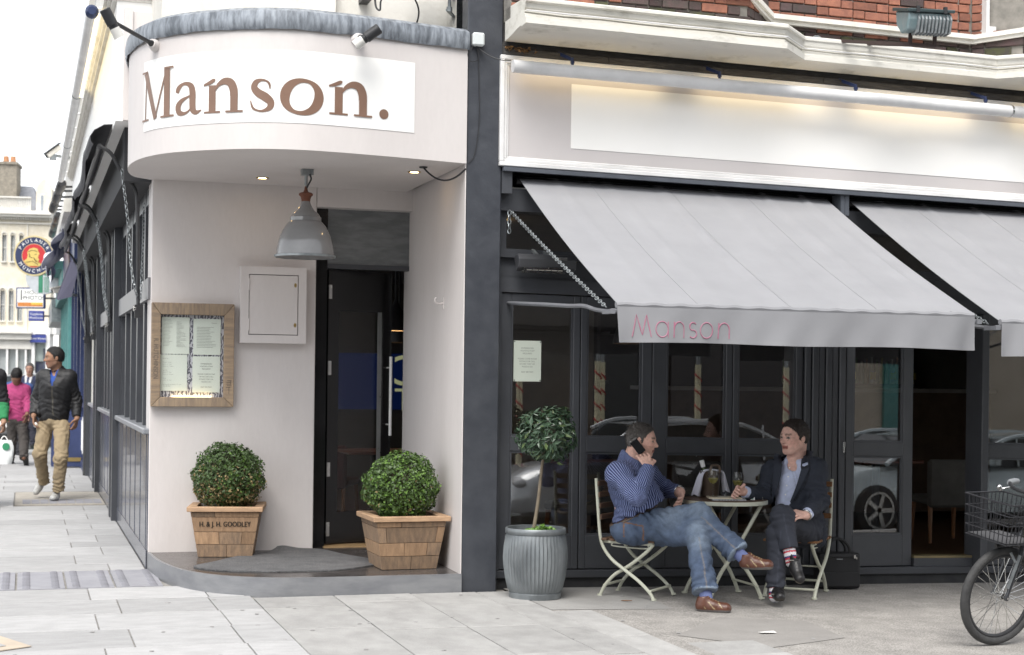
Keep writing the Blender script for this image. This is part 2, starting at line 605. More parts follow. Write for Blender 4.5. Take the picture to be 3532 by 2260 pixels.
# paving in front of the step, laid the other way round
for i, (a, b) in enumerate([(-1.41, -.88), (-.88, -.36), (-.36, .10)]):
    cuts = [[-3.58, -2.45, -1.33, -.47, -.03], [-3.58, -2.3, -1.475, -.36, -.03], [-3.58, -2.4, -1.487, -.60, -.03]][i]
    for c, d in zip(cuts, cuts[1:]):
        slab(a, b, c, d, M_flagg)
for c, d in [(-3.58, -2.5), (-2.5, -1.6), (-1.6, -.65), (-.65, -.03)]:
    slab(.10, .34, c, d, M_flagg)
for a, b in [(.34, .60), (.60, 1.12)]:
    for c, d in [(-3.58, -2.75), (-2.75, -1.95), (-1.95, -.96)] if a < .5 else [(-3.58, -2.62), (-2.62, -2.2)]:
        slab(a, b, c, d, M_flagg)
slab(-1.60, -1.41, -.02, .10)

# tactile strip that meets the step
mb = MB()
mb.box(-.155, -.47, -.05, .155, .47, 0)
mb.cur = 1
for cx in (-.095, .095):
    for j in range(12):
        cy = -.43 + j * .078
        mb.lathe([(.030, 0), (.024, .006), (.0, .008)], (cx, cy, 0), 8)
SHEAR[pave.name] = False
tile = build('tactile_slab', mb, [M_tact, mat('tactile_blister', (.22, .22, .245), rough=.8)], pave)
SHEAR[pave.name] = True; SHEAR[tile.name] = True
tx = [-2.08 - .325 * i for i in range(10)]
tile.location = Vector((tx[0], 1.17, 0)) * U
for x in tx[1:]:
    inst(tile, pave, (x, 1.17, random.uniform(-.002, .002)))
# manhole surround with a row of small pavers, beneath the walking man
mb = MB(); mb.box(-2.94, 7.78, -.05, -1.98, 9.70, -.003)
build('concrete_surround', mb, mat('worn_concrete', (.42, .39, .34), (.34, .31, .27), rough=.9, scale=7, bump=.3, bscale=60, fine=.1), pave)
mb = MB()
for i in range(9):
    x = -2.86 + i * .096
    mb.box(x, 7.9, -.04, x + .088, 8.45, .004)
build('cover_paver', mb, M_tact, pave)
# inspection cover, bottom left
mb = MB()
mb.extr([(-3.55, -1.45, .0015), (-3.02, -1.12, .0015), (-2.80, -1.62, .0015), (-3.40, -2.02, .0015)], (0, 0, .004))
build('inspection_cover', mb, mat('cover_frame', (.50, .42, .33), (.42, .36, .29), rough=.85, scale=9), pave)
mb = MB()
mb.extr([(-3.45, -1.48, .0065), (-3.07, -1.26, .0065), (-2.93, -1.60, .0065), (-3.36, -1.87, .0065)], (0, 0, .003))
build('cover_lid', mb, M_flag, pave)
kerb_p = MB(); kerb_p.box(-.45, -.07, -.2, .45, .07, 0)
SHEAR[pave.name] = False
kb = build('kerbstone', kerb_p, M_kerb, pave, bevel=.015)
SHEAR[pave.name] = True; SHEAR[kb.name] = True
kb.location = Vector((-5.6, -3.66, 0)) * U
for i in range(1, 17):
    inst(kb, pave, (-5.6 + i * .908, -3.66, 0))
mb = MB()
for x, y in [(-.62, -1.25), (-1.55, -.55), (-2.2, -1.9), (.1, -2.0), (1.02, -.86), (-1.1, -2.1), (1.5, -2.2), (-.9, -.7)] + [(random.uniform(-4.2, 1.1), random.uniform(-2.6, .1)) for _ in range(46)]:
    a = random.random() * 3; M = rotz(a)
    b = MB(); b.lathe([(.0, .0035), (.011, .003), (.014, 0)], (0, 0, 0), 7)
    mb.add([(M @ Vector((p[0] * random.uniform(.6, 1.3), p[1], p[2]))) + Vector((x, y, .0005 + (0 if x < 0 else 0))) for p in b.v], b.f)
build('chewing_gum_spot', mb, mat('gum', (.24, .235, .23), (.32, .315, .31), rough=.9, scale=3), pave, kind='stuff')
lf = thing('fallen_leaf', 'small dry brown leaf lying on the tarmac in front of the striped shirt man\'s chair', 'leaf', (.97, -.62, G(.97)))
mb = MB(); mb.sheet([[(.97 + .035 * u, -.62 + .012 * v * (1 - u * u) - .01 * u, G(.97) + .006 + .004 * v * v) for v in (-1, 0, 1)] for u in (-1, -.5, 0, .5, 1)], .001)
build('blade', mb, mat('dry_leaf', (.22, .10, .04), rough=.8), lf)
pp = thing('paper_scrap', 'white scrap of paper lying on the dark pavement patch', 'litter', (1.32, -1.98, G(1.32)))
mb = MB(); mb.sheet([[(1.32 + .05 * u, -1.98 + .022 * v, G(1.32) + .008 + .002 * u * v) for v in (-1, 1)] for u in (-1, 0, 1)], .001)
build('paper', mb, M_sign, pp)


# ------------------------------------------------------------------ the corner building
bld = thing('restaurant_building', 'cream corner restaurant building with a curved canopy, dark folding glass doors and red brick above', 'building', (0, 0, 0), shear=True)

# plan curve of the canopy, from the pillar round to the side street
CP = [(0.0, -.02), (-.3, -.09), (-.6, -.155), (-.92, -.21), (-1.2, -.225), (-1.5, -.14), (-1.8, .07), (-2.0, .3), (-2.12, .6), (-2.17, .95), (-2.16, 1.3), (-2.10, 1.6), (-1.97, 1.75)]
CC = [(p.x, p.y) for p in spline([(x, y, 0) for x, y in CP], 20)]
CS = [0.]
for a, b in zip(CC, CC[1:]):
    CS.append(CS[-1] + math.hypot(b[0] - a[0], b[1] - a[1]))


def on_canopy(s, off=0.):
    """Point and outward normal on the canopy face at arc length s."""
    i = 0
    while i < len(CS) - 2 and CS[i + 1] < s:
        i += 1
    t = (s - CS[i]) / (CS[i + 1] - CS[i])
    a, b = CC[i], CC[i + 1]
    dx, dy = b[0] - a[0], b[1] - a[1]; l = math.hypot(dx, dy)
    n = (dy / l, -dx / l)
    n = (-dy / l, dx / l) if (n[0] * (a[0] + 1) + n[1] * (a[1] - 1.2)) < 0 else n
    return a[0] + dx * t + n[0] * off, a[1] + dy * t + n[1] * off, n


# menu wall, return wall, wall over the door
mb = MB(); mb.box(-1.957, 1.72, 0, -.711, 2.05, 2.925)
build('corner_wall', mb, M_cream, bld, bevel=.006)
mb = MB(); mb.box(-.709, 1.724, 2.765, .062, 2.05, 2.93)
build('corner_wall', mb, M_cream, bld)
mb = MB(); mb.prism([(-.003, -.003), (.0035, -.003), (.0035, .1), (.2, .16), (.2, 2.05), (.064, 2.05)], .115, 2.93)
build('return_wall', mb, M_cream, bld)
# canopy body
poly = [(x, y) for x, y in CC] + [(.0, 1.78)]
mb = MB(); mb.prism(poly, 2.913, 3.70)
cano = build('canopy', mb, M_cream, bld, smooth=True, auto=35)
mb = MB()
for s0, s1, n in [(.401, 2.47, 50)]:
    vs = []
    for i in range(n + 1):
        x, y, _ = on_canopy(s0 + (s1 - s0) * i / n, .003)
        vs += [(x, y, 3.084), (x, y, 3.5525)]
    mb.add(vs, [(2 * i, 2 * i + 2, 2 * i + 3, 2 * i + 1) for i in range(n)])
build('sign_panel', mb, M_sign, cano, smooth=True)

# lettering: ribbons of varying width, wrapped round the canopy
XH = .213


def ribbon(mb, pts, s_left, z0, lay, n=6, closed=False, wscale=1., curve=True):
    P = spline([(x, y, w) for x, y, w in pts], n, closed) if curve else [Vector(p) for p in pts]
    if not curve:
        Q = []
        for a, b in zip(P, P[1:]):
            Q += [a.lerp(b, t / 6) for t in range(6)]
        P = Q + [P[-1]]
    m = len(P); L = []; R = []
    for i in range(m):
        a = P[i - 1] if (closed or i) else P[i]
        b = P[(i + 1) % m] if (closed or i < m - 1) else P[i]
        d = Vector((b.x - a.x, b.y - a.y)); d.normalize(); nn = Vector((-d.y, d.x)) * P[i].z / 2
        L.append((P[i].x + nn.x, P[i].y + nn.y)); R.append((P[i].x - nn.x, P[i].y - nn.y))

    def w(p):
        x, y, _ = on_canopy(s_left - p[0] * XH * wscale, .006 + lay * .0006)
        return (x, y, z0 + p[1] * XH)
    vs = [w(p) for p in L] + [w(p) for p in R]
    k = m if closed else m - 1
    mb.add(vs, [(i, (i + 1) % m, m + (i + 1) % m, m + i) for i in range(k)])


M_letter = mat('bronze_lettering', (.22, .13, .09), (.19, .11, .075), rough=.4, scale=5)


def letter_n(mb, s, z, w=1.):
    ribbon(mb, [(.30, .03, .24), (.30, .85, .24)], s, z, 0, curve=False, wscale=w)
    ribbon(mb, [(.02, .03, .06), (.58, .03, .06)], s, z, 1, curve=False, wscale=w)
    ribbon(mb, [(.00, .86, .05), (.16, .91, .10), (.34, .995, .11), (.40, 1.03, .03)], s, z, 2, wscale=w)
    ribbon(mb, [(.40, .70, .05), (.52, .86, .12), (.72, .955, .20), (.92, .90, .25), (1.02, .70, .26), (1.035, .5, .25)], s, z, 3, wscale=w)
    ribbon(mb, [(1.04, .55, .245), (1.04, .03, .24)], s, z, 4, curve=False, wscale=w)
    ribbon(mb, [(.76, .03, .06), (1.33, .03, .06)], s, z, 5, curve=False, wscale=w)


def letter_part(fn):
    mb = MB(); fn(mb); return build('letter', mb, M_letter, cano)


Z0 = 3.15


def _M(mb):
    s = 2.50
    ribbon(mb, [(.30, .03, .08), (.37, 1.5, .08)], s, Z0, 0, curve=False)
    ribbon(mb, [(.06, .03, .06), (.56, .03, .06)], s, Z0, 1, curve=False)
    ribbon(mb, [(.34, 1.53, .26), (1.0, .02, .20)], s, Z0, 2, curve=False)
    ribbon(mb, [(.98, .02, .07), (1.58, 1.5, .07)], s, Z0, 3, curve=False)
    ribbon(mb, [(1.60, .03, .27), (1.60, 1.53, .27)], s, Z0, 4, curve=False)
    ribbon(mb, [(1.30, .03, .06), (1.93, .03, .06)], s, Z0, 5, curve=False)
    ribbon(mb, [(.08, 1.53, .06), (.42, 1.53, .06)], s, Z0, 6, curve=False)
    ribbon(mb, [(1.48, 1.53, .06), (1.90, 1.53, .06)], s, Z0, 7, curve=False)


def _a(mb):
    s = 2.085
    ribbon(mb, [(.10, .70, .14), (.16, .84, .16), (.32, .95, .10), (.50, .955, .12), (.65, .86, .20), (.70, .66, .23), (.70, .4, .23), (.72, .16, .22), (.84, .06, .14), (1.03, .12, .03)], s, Z0, 0)
    ribbon(mb, [(.66, .60, .05), (.50, .54, .07), (.28, .44, .14), (.15, .28, .21), (.19, .10, .19), (.36, .05, .11), (.53, .10, .06), (.68, .24, .04)], s, Z0, 1)


def _s(mb):
    s = 1.53
    ribbon(mb, [(.66, .70, .03), (.64, .84, .07), (.56, .93, .06), (.40, .965, .08), (.24, .90, .16), (.18, .74, .20), (.30, .58, .24), (.52, .45, .26), (.68, .30, .22), (.65, .13, .17), (.46, .035, .08), (.28, .045, .06), (.14, .13, .07), (.07, .34, .03)], s, Z0, 0)


def _o(mb):
    s = 1.33
    cx, cy = .68, .49
    pts = []
    for i in range(16):
        t = 2 * math.pi * i / 16
        w = .10 + .20 * abs(math.cos(t + .25)) ** 1.3
        pts.append((cx + (.66 - w / 2) * math.cos(t), cy + (.525 - w / 4) * math.sin(t), w))
    ribbon(mb, pts, s, Z0, 0, closed=True)


def _dot(mb):
    x0 = .625
    vs = []
    for i in range(20):
        t = 2 * math.pi * i / 20
        x, y, _ = on_canopy(x0 + .033 * math.cos(t), .006); vs.append((x, y, Z0 + .038 + .033 * math.sin(t)))
    mb.add(vs, [tuple(range(20))])


letter_part(_M); letter_part(_a); letter_part(lambda q: letter_n(q, 1.848, Z0)); letter_part(_s); letter_part(_o)
letter_part(lambda q: letter_n(q, 1.010, Z0 + .006, 1.06)); letter_part(_dot)

# lead flashing in overlapping strips
lead_edges = [-.012, .38, .74, 1.12, 1.42, 1.74, 2.05, 2.38, 2.72, 3.3, CS[-1] - .05]
for a, b in zip(lead_edges, lead_edges[1:]):
    rows = []
    n = 10
    k = random.uniform(.0, .004)
    for i in range(n + 1):
        s = max(a, 0) + (b - max(a, 0)) * i / n
        wob = .0035 * math.sin(s * 11) + .002 * math.sin(s * 37)
        row = []
        for off, z in [(.012 + k + wob, 3.683 + wob * .7), (.020 + k, 3.70), (.024 + k, 3.75), (.016 + k, 3.80), (-.03, 3.828), (-.35, 3.85)]:
            x, y, _ = on_canopy(min(s, CS[-1] - .02), off); row.append((x, y, z))
        rows.append(row)
    mb = MB(); mb.sheet(rows, .005)
    build('lead_strip', mb, M_lead, cano, smooth=True)
# white upper storey of the corner
mb = MB(); mb.prism([(-2.02, 1.9), (-1.96, 1.0), (-.83, .42), (-.83, 1.9)], 3.7, 6.5)
build('upper_wall', mb, M_white, bld)
mb = MB(); mb.prism([(-.828, .50), (-.05, .36), (.02, .36), (.02, 1.9), (-.828, 1.9)], 3.7, 6.5)
build('upper_wall', mb, M_white, bld)
# charcoal pillar
mb = MB(); mb.box(.004, .0, -.3, .257, .15, 6.5)
pil = build('pillar', mb, mat('charcoal_render', (.056, .061, .072), (.042, .046, .056), rough=.4, scale=6, bump=.5, bscale=9), bld, bevel=.008)

# entrance step
SP = [(0.0, -.03), (-.5, -.028), (-1.0, -.02), (-1.3, .03), (-1.6, .22), (-1.8, .54), (-1.9, .95), (-1.945, 1.36), (-1.962, 1.74)]
SPC = [(p.x, p.y) for p in spline([(x, y, 0) for x, y in SP], 8)]
mb = MB(); mb.prism([(x, y + .004) for x, y in SPC] + [(-1.95, 1.9), (.06, 1.98), (.003, 0)], -.25, .116)
step = build('step', mb, mat('wet_dark_step', (.075, .068, .066), (.05, .046, .045), rough=.25, scale=5, bump=.1, bscale=30), bld)
mb = MB()
vs = []
for x, y in SPC:
    vs += [(x, y, -.25), (x, y, .122)]
for i, (x, y) in enumerate(SPC):
    a = SPC[max(i - 1, 0)]; b = SPC[min(i + 1, len(SPC) - 1)]
    dx, dy = b[0] - a[0], b[1] - a[1]; l = math.hypot(dx, dy)
    vs.append((x + dy / l * .02, y - dx / l * .02, .122))
n = len(SPC)
mb.add(vs, [(2 * i, 2 * i + 2, 2 * i + 3, 2 * i + 1) for i in range(n - 1)] + [(2 * i + 1, 2 * i + 3, 2 * n + i + 1, 2 * n + i) for i in range(n - 1)])
build('step_edge', mb, mat('worn_step_paint', (.24, .245, .255), (.17, .175, .19), rough=.35, metal=.2, scale=4, lo=.3, hi=.6, stretch=(1, 1, 3), bump=.1, bscale=25), step, smooth=True)

# door frame, transom panel, open leaf
mb = MB(); mb.box(-.70, 1.85, .1, -.60, 1.97, 2.765)
build('door_frame', mb, M_black, bld)
mb = MB(); mb.box(-.709, 1.83, .1, -.695, 1.90, 2.765)
build('door_frame', mb, mat('weathered_frame', (.05, .055, .05), rough=.7), bld)
mb = MB(); mb.box(-.6, 1.86, 2.335, .075, 1.90, 2.77)
build('transom_panel', mb, mat('slate_grey_board', (.19, .20, .205), (.13, .14, .145), rough=.5, scale=4, stretch=(1, 1, 4), lo=.4, hi=.6), bld)
mb = MB(); mb.box(-.6, 1.848, 2.30, .075, 1.93, 2.337)
build('door_frame', mb, M_frame, bld)
mb = MB(); mb.box(-.61, 1.80, .112, .07, 2.02, .124)
build('threshold', mb, mat('oak_threshold', (.42, .28, .14), (.34, .22, .11), rough=.5, scale=8, stretch=(1, 8, 1)), bld)
# leaf swings inwards: local x along the leaf, y through it
DA = math.radians(25); DM = rotz(DA); DH = Vector((-.585, 1.93, 0))


def leafmb():
    return MB()


def leaf(mb):
    return mb.xf(DM, DH)


dleaf_b = MB()
dleaf_b.box(0, -.022, .135, .105, .022, 2.295); dleaf_b.box(.535, -.022, .135, .63, .022, 2.295)
dleaf_b.box(.105, -.022, 1.975, .535, .022, 2.295); dleaf_b.box(.105, -.022, .135, .535, .022, .38)
dleaf = build('door', leaf(dleaf_b), M_black, bld)
mb = MB(); mb.box(.105, -.004, .38, .535, .004, 1.975)
build('door_pane', leaf(mb), glass('door_glass', (1, 1, 1), .035), dleaf)
mb = MB(); mb.box(.49, -.018, .38, .53, -.0215, 1.975)
build('edge_strip', leaf(mb), mat('grey_trim', (.25, .26, .26), rough=.3, metal=.5), dleaf)
for sy in (-1, 1):
    mb = MB(); mb.cyl((.585, sy * .075, .98), (.585, sy * .075, 1.62), .013, n=14)
    for z in (1.07, 1.53):
        mb.cyl((.585, 0, z), (.585, sy * .075, z), .006, n=8)
    build('pull_handle', leaf(mb), M_pull, dleaf, smooth=True)
for z in (.25, .72, 1.52, 2.12):
    mb = MB(); mb.box(.004, -.028, z - .055, .030, -.0225, z + .055); mb.cyl((.0, -.026, z - .055), (.0, -.026, z + .055), .007)
    build('hinge', leaf(mb), M_chrome, dleaf)

# ------------------------------------------------------------------ side street front of the restaurant
mb = MB()
for a, b in [(1.73, 5.66), (6.24, 9.58), (10.4, 12.7)]:
    mb.box(-1.965, a, -.2, -1.9, b, 1.0)
build('dado_panel', mb, M_dado, bld)
mb = MB()
for a, b in [(1.73, 5.66), (6.24, 9.58), (10.4, 12.7)]:
    mb.box(-1.972, a, -.1, -1.94, b, .13)
    yy = a + .12
    while yy < b - .2:
        mb.box(-1.969, yy, .13, -1.94, yy + .012, 1.0); yy += .62
build('skirting', mb, M_dado, bld)
for a, b in [(1.73, 5.66), (6.24, 9.58), (10.4, 12.7)]:
    mb = MB(); mb.box(-2.0, a, 1.0, -1.80, b, 1.045)
    build('window_sill', mb, mat('sill_paint', (.30, .31, .33), (.22, .23, .25), rough=.35, scale=6), bld, bevel=.008)
for a, b in [(5.665, 6.235), (9.585, 10.395), (12.705, 12.9)]:
    mb = MB(); mb.box(-2.02, a, -.2, -1.82, a + .16, 3.3); mb.box(-2.02, b - .16, -.2, -1.82, b, 3.3); mb.box(-1.97, a + .16, -.2, -1.82, b - .16, 3.3)
    build('pier', mb, M_frame, bld)
for a, b in [(1.75, 5.66), (6.24, 9.58), (10.4, 12.7)]:
    nb = max(2, round((b - a) / .72))
    mb = MB()
    for i in range(nb + 1):
        yc = a + (b - a) * i / nb
        y0, y1 = max(a, yc - .06), min(b, yc + .06)
        mb.box(-1.95, y0, 1.045, -1.86, y1, 2.02); mb.box(-1.95, y0, 2.182, -1.86, y1, 2.9)
    mb.box(-1.945, a, 2.78, -1.86, b, 2.9)
    build('window_frame', mb, M_frame, bld)
    mb = MB(); mb.box(-1.975, a, 2.02, -1.84, b, 2.18)
    build('transom_rail', mb, mat('pale_grey_rail', (.17, .17, .18), (.14, .14, .15), rough=.4), bld)
    for i in range(nb):
        y0 = a + (b - a) * i / nb + .062; y1 = a + (b - a) * (i + 1) / nb - .062
        mb = MB(); mb.box(-1.905, y0, 1.047, -1.899, y1, 2.018); mb.box(-1.905, y0, 2.184, -1.899, y1, 2.778)
        build('window_pane', mb, M_glass, bld)
mb = MB(); mb.box(-2.16, 1.78, 2.9, -1.82, 12.8, 3.30)
build('awning_box', mb, mat('dull_black_paint', (.030, .031, .035), (.024, .025, .028), rough=.75), bld)
mb = MB(); mb.box(-2.24, 1.50, 3.302, -1.86, 12.8, 4.18)
build('side_fascia', mb, M_sign, bld)
mb = MB()
for i, (d, z0, z1) in enumerate([(.03, 4.18, 4.21), (.055, 4.21, 4.235), (.08, 4.235, 4.27)]):
    mb.box(-2.24 - d, 1.52 - d, z0, -1.86, 12.8, z1 - .001)
build('fascia_moulding', mb, M_white, bld)
mb = MB(); mb.box(-2.20, 1.7, 4.272, -1.9, 12.8, 4.5)
build('side_cornice', mb, M_lead, bld)
mb = MB(); mb.box(-1.99, 1.92, 4.3, -1.2, 12.8, 6.5)
build('upper_wall', mb, M_white, bld)
mb = MB(); mb.box(-2.19, 1.44, 3.302, -2.13, 1.495, 4.12); mb.box(-2.13, 1.46, 3.302, -1.97, 1.495, 4.1)
build('fascia_end', mb, M_cream, bld)

# ------------------------------------------------------------------ main front: fascia
FX0, FX1 = .232, 7.2
fas_b = MB(); fas_b.box(FX0 + .03, .0, 2.93, FX1, .12, 3.66)
fas = build('fascia', fas_b, mat('fascia_paint', (.56, .53, .525), (.53, .50, .495), rough=.5, scale=1.5), bld)
for k, (ins, dep, w) in enumerate([(0, .035, .030), (.030, .024, .022), (.052, .012, .016)]):
    mb = MB(); y0 = -dep; z0, z1 = 2.915 + ins, 3.675 - ins; x0 = FX0 + ins
    mb.box(x0, y0, z0, FX1, -.0005, z0 + w); mb.box(x0, y0, z1 - w, FX1, -.0005, z1); mb.box(x0, y0, z0 + w, x0 + w, -.0005, z1 - w)
    build('moulding', mb, M_wgloss, fas, bevel=.004)
mb = MB(); mb.box(.757, -.004, 3.072, FX1, -.0004, 3.52)
build('sign_panel', mb, M_sign, fas)
# weathered boards above the fascia
M_old = mat('rotten_timber', (.075, .072, .07), (.04, .038, .038), rough=.9, scale=9, stretch=(1, 6, 6), bump=.6, bscale=25)
xe = [.25, 1.02, 1.9, 2.7, 3.55, 4.4, 5.6, 7.2]
for a, b in zip(xe, xe[1:]):
    mb = MB(); mb.box(a, -.03 - random.uniform(0, .012), 3.678, b - .004, .1, 3.722)
    build('weathered_board', mb, M_old, fas)
mb = MB(); mb.box(.25, -.008, 3.7225, 7.2, .1, 3.765)
build('weathered_board', mb, M_old, fas)
pts = []; nrm = []
for i in range(90):
    x = .27 + abs(random.gauss(0, .10)); pts.append((x, -.03 + random.uniform(-.02, .03), 3.705 + random.uniform(0, .03))); nrm.append((0, -.4, 1))
mb = MB(); leaves(mb, pts, .02, nrm)
build('dead_leaves', mb, mat('dead_leaf', (.30, .17, .07), (.16, .09, .04), rough=.9, scale=30), fas, kind='stuff')

# cornice swept along the bays
lip = [(.26, -.5), (2.16, -.5), (2.44, -.22), (4.03, -.22), (4.31, -.5), (7.2, -.5)]
inn = [(.26, -.03), (2.05, -.03), (2.20, -.03), (4.25, -.03), (4.40, -.03), (7.2, -.03)]
prof = [(1.0, 3.985), (.0, 3.965), (-.02, 3.955), (-.02, 3.938), (.03, 3.93), (.05, 3.90), (.09, 3.885), (.05, 3.88), (.05, 3.872), (.09, 3.867), (.06, 3.86), (.06, 3.84), (.0, 3.835), (.0, 3.795), (.22, 3.79), (.24, 3.80), (.42, 3.795), (.62, 3.782), (.84, 3.772), (1.0, 3.766)]
xs_sub = []
for (a, b), (c, d) in zip(zip(lip, lip[1:]), zip(inn, inn[1:])):
    n = max(1, int(math.hypot(b[0] - a[0], b[1] - a[1]) / .25))
    for i in range(n):
        t = i / n
        xs_sub.append(((a[0] + (b[0] - a[0]) * t, a[1] + (b[1] - a[1]) * t), (c[0] + (d[0] - c[0]) * t, c[1] + (d[1] - c[1]) * t)))
xs_sub.append((lip[-1], inn[-1]))
rows = []
for (l, q) in xs_sub:
    rows.append([(l[0] + (q[0] - l[0]) * t, l[1] + (q[1] - l[1]) * t, z + (.004 * math.sin(l[0] * 9) if 0 < t < .1 else 0)) for t, z in prof])
mb = MB(); m = len(prof)
mb.add([p for r in rows for p in r], [(i * m + j, (i + 1) * m + j, (i + 1) * m + j + 1, i * m + j + 1) for i in range(len(rows) - 1) for j in range(m - 1)] + [tuple(range(m))])
mb2 = MB(); mb2.box(.26, .002, 3.7655, 7.2, .3, 3.99); build('cornice_backing', mb2, M_old, bld)
corn = build('cornice', mb, mat('cornice_paint', (.72, .70, .64), (.50, .48, .42), rough=.7, scale=4, lo=.28, hi=.46, stretch=(1, 1, 2), bump=.3, bscale=28), bld)
mb = MB()
path = [(l[0], l[1] - .004, 3.876) for l, q in xs_sub]
mb.tube(path, .0045, 6)
build('cornice_cable', mb, M_wgloss, corn)

# brick wall of the upper storey: bay, recess, bay
bw = [(.26, -.16), (2.02, -.16), (2.30, .10), (4.02, .10), (4.30, -.16), (7.2, -.16)]
mb = MB()
for a, b in zip(bw, bw[1:]):
    mb.extr([(a[0], a[1] + .008, 3.9), (b[0], b[1] + .008, 3.9), (b[0], b[1] + .3, 3.9), (a[0], a[1] + .3, 3.9)], (0, 0, 3))
wall = build('brick_wall', mb, mat('lime_mortar', (.30, .28, .25), (.2, .19, .17), rough=.95, scale=12), bld)
M_brick = mat('red_brick', (.31, .128, .082), (.20, .085, .06), rough=.85, scale=14, bump=.4, bscale=40, rnd=.28)
M_brickd = mat('sooty_brick', (.085, .055, .055), (.06, .05, .045), rough=.9, scale=14, bump=.4, bscale=40, rnd=.4)
M_brickg = mat('mossy_brick', (.07, .075, .03), (.05, .045, .04), rough=.95, scale=14, bump=.4, bscale=40, rnd=.35)
protos = {}
for key, mm in (('r', M_brick), ('d', M_brickd), ('g', M_brickg)):
    for ln, w in (('s', .193), ('h', .092)):
        b = MB(); b.box(-w / 2, -.012, -.0285, w / 2, .03, .0285)
        protos[key + ln] = (b, mm)
made = {}


def brick(kind, c, ang):
    c = (c[0], c[1], c[2])
    if kind not in made:
        b, mm = protos[kind]
        SHEAR[wall.name] = False
        o = build('brick', b, mm, wall, bevel=.004)
        SHEAR[wall.name] = True; SHEAR[o.name] = True
        o.location = Vector((c[0], c[1], c[2] + G(c[0]))) * U; o.rotation_euler = (0, 0, ang); made[kind] = o
    else:
        inst(made[kind], wall, c, ang)


for (a, b) in zip(bw, bw[1:]):
    L = math.hypot(b[0] - a[0], b[1] - a[1]); ang = math.atan2(b[1] - a[1], b[0] - a[0])
    row = 0; z = 3.975
    while z < 4.62:
        if True:
            p = .0 if row % 2 else -.1; i = 0
            while p < L:
                w = .20 if (i + row) % 2 == 0 else .10
                x0, x1 = max(p, 0), min(p + w, L)
                if x1 - x0 > .085 and a[0] + (b[0] - a[0]) * x0 / L < 5.4:
                    t = (x0 + x1) / 2 / L
                    cx, cy = a[0] + (b[0] - a[0]) * t, a[1] + (b[1] - a[1]) * t
                    low = z < (4.17 if cx < 2.02 else 4.12)
                    kk = ('g' if random.random() < .25 and z < 4.06 else 'd') if low and random.random() < .85 else ('r' if random.random() < .9 else 'd')
                    if not (cx > 4.06 and z > 4.2):
                        brick(kk + ('s' if x1 - x0 > .15 else 'h'), (cx, cy, z + random.uniform(-.002, .002)), ang)
                p += w; i += 1
        z += .067; row += 1
# white string course
mb = MB()
bz = [4.205, 4.205, 4.105, 4.105, 4.145, 4.145]
for (a, b, za, zb_) in zip(bw, bw[1:], bz, bz[1:]):
    mb.extr([(a[0] - .02, a[1] - .05, za), (b[0] + .02, b[1] - .05, zb_), (b[0] + .02, b[1] + .02, zb_), (a[0] - .02, a[1] + .02, za)], (0, 0, .03))
    mb.extr([(a[0] - .02, a[1] - .075, za + .0302), (b[0] + .02, b[1] - .075, zb_ + .0302), (b[0] + .02, b[1] + .02, zb_ + .0302), (a[0] - .02, a[1] + .02, za + .0302)], (0, 0, .035))
build('string_course', mb, M_white, wall)
mb = MB(); mb.box(4.07, -.02, 4.171, 4.10, .14, 5.2); mb.box(4.10, -.02, 4.171, 5.0, .14, 4.235)
uw = build('upper_window', mb, M_wgloss, wall)
mb = MB(); mb.box(4.10, .10, 4.235, 5.0, .106, 5.2)
build('pane', mb, glass('upper_glass', (.6, .65, .65), .15), uw)

# ------------------------------------------------------------------ main front: folding glazed doors
YF = .15
mb = MB(); mb.box(.258, .15, 2.80, 7.2, .19, 2.912); mb.box(.258, -.02, 2.909, 7.2, .15, 2.9135)  # recess lined in black to put its deep shade into the colour
build('cassette_box', mb, M_black, bld)
mb = MB(); mb.box(.258, -.045, 2.880, 7.2, -.01, 2.9085)
build('cassette_lip', mb, mat('cassette_grey', (.10, .11, .13), rough=.3), bld)
for x in (2.86, 5.36):
    mb = MB(); mb.box(x, -.012, 2.73, x + .032, .12, 2.884); mb.box(x + .036, -.010, 2.73, x + .07, .12, 2.884)
    build('cassette_divider', mb, mat('cassette_grey', (.10, .11, .13), rough=.3), bld)
mb = MB(); mb.box(.258, -.012, 2.73, .33, .12, 2.884)
build('cassette_divider', mb, M_frame, bld)
mb = MB(); mb.box(.258, .06, 2.62, 7.2, .22, 2.775); mb.box(.258, .11, 2.06, 7.2, .20, 2.16); mb.box(.258, .09, 2.30, 7.2, .20, 2.36)
mb.box(.258, .13, 2.16, 7.2, .19, 2.30)
for x in (.258, 2.78, 4.9):
    mb.box(x, .10, 2.3605, x + .07, .20, 2.6195)
build('head_frame', mb, M_frame, bld)
for a, b in [(.33, 2.78), (2.85, 4.9), (4.97, 7.2)]:
    mb = MB(); mb.box(a, .14, 2.361, b, .146, 2.619)
    build('clerestory_pane', mb, M_glass, bld)
mb = MB(); mb.box(.258, .13, -.3, 7.2, .30, .07)
build('plinth', mb, mat('sooty_plinth', (.022, .023, .026), (.035, .035, .036), rough=.7, scale=8, bump=.3, bscale=40), bld)
mb = MB(); mb.box(.258, .10, .07, 7.2, .26, .125)
build('sill_rail', mb, M_frame, bld, bevel=.006)
mb = MB(); mb.box(.258, .10, .126, .30, .20, 2.06)
build('door_frame', mb, M_frame, bld)


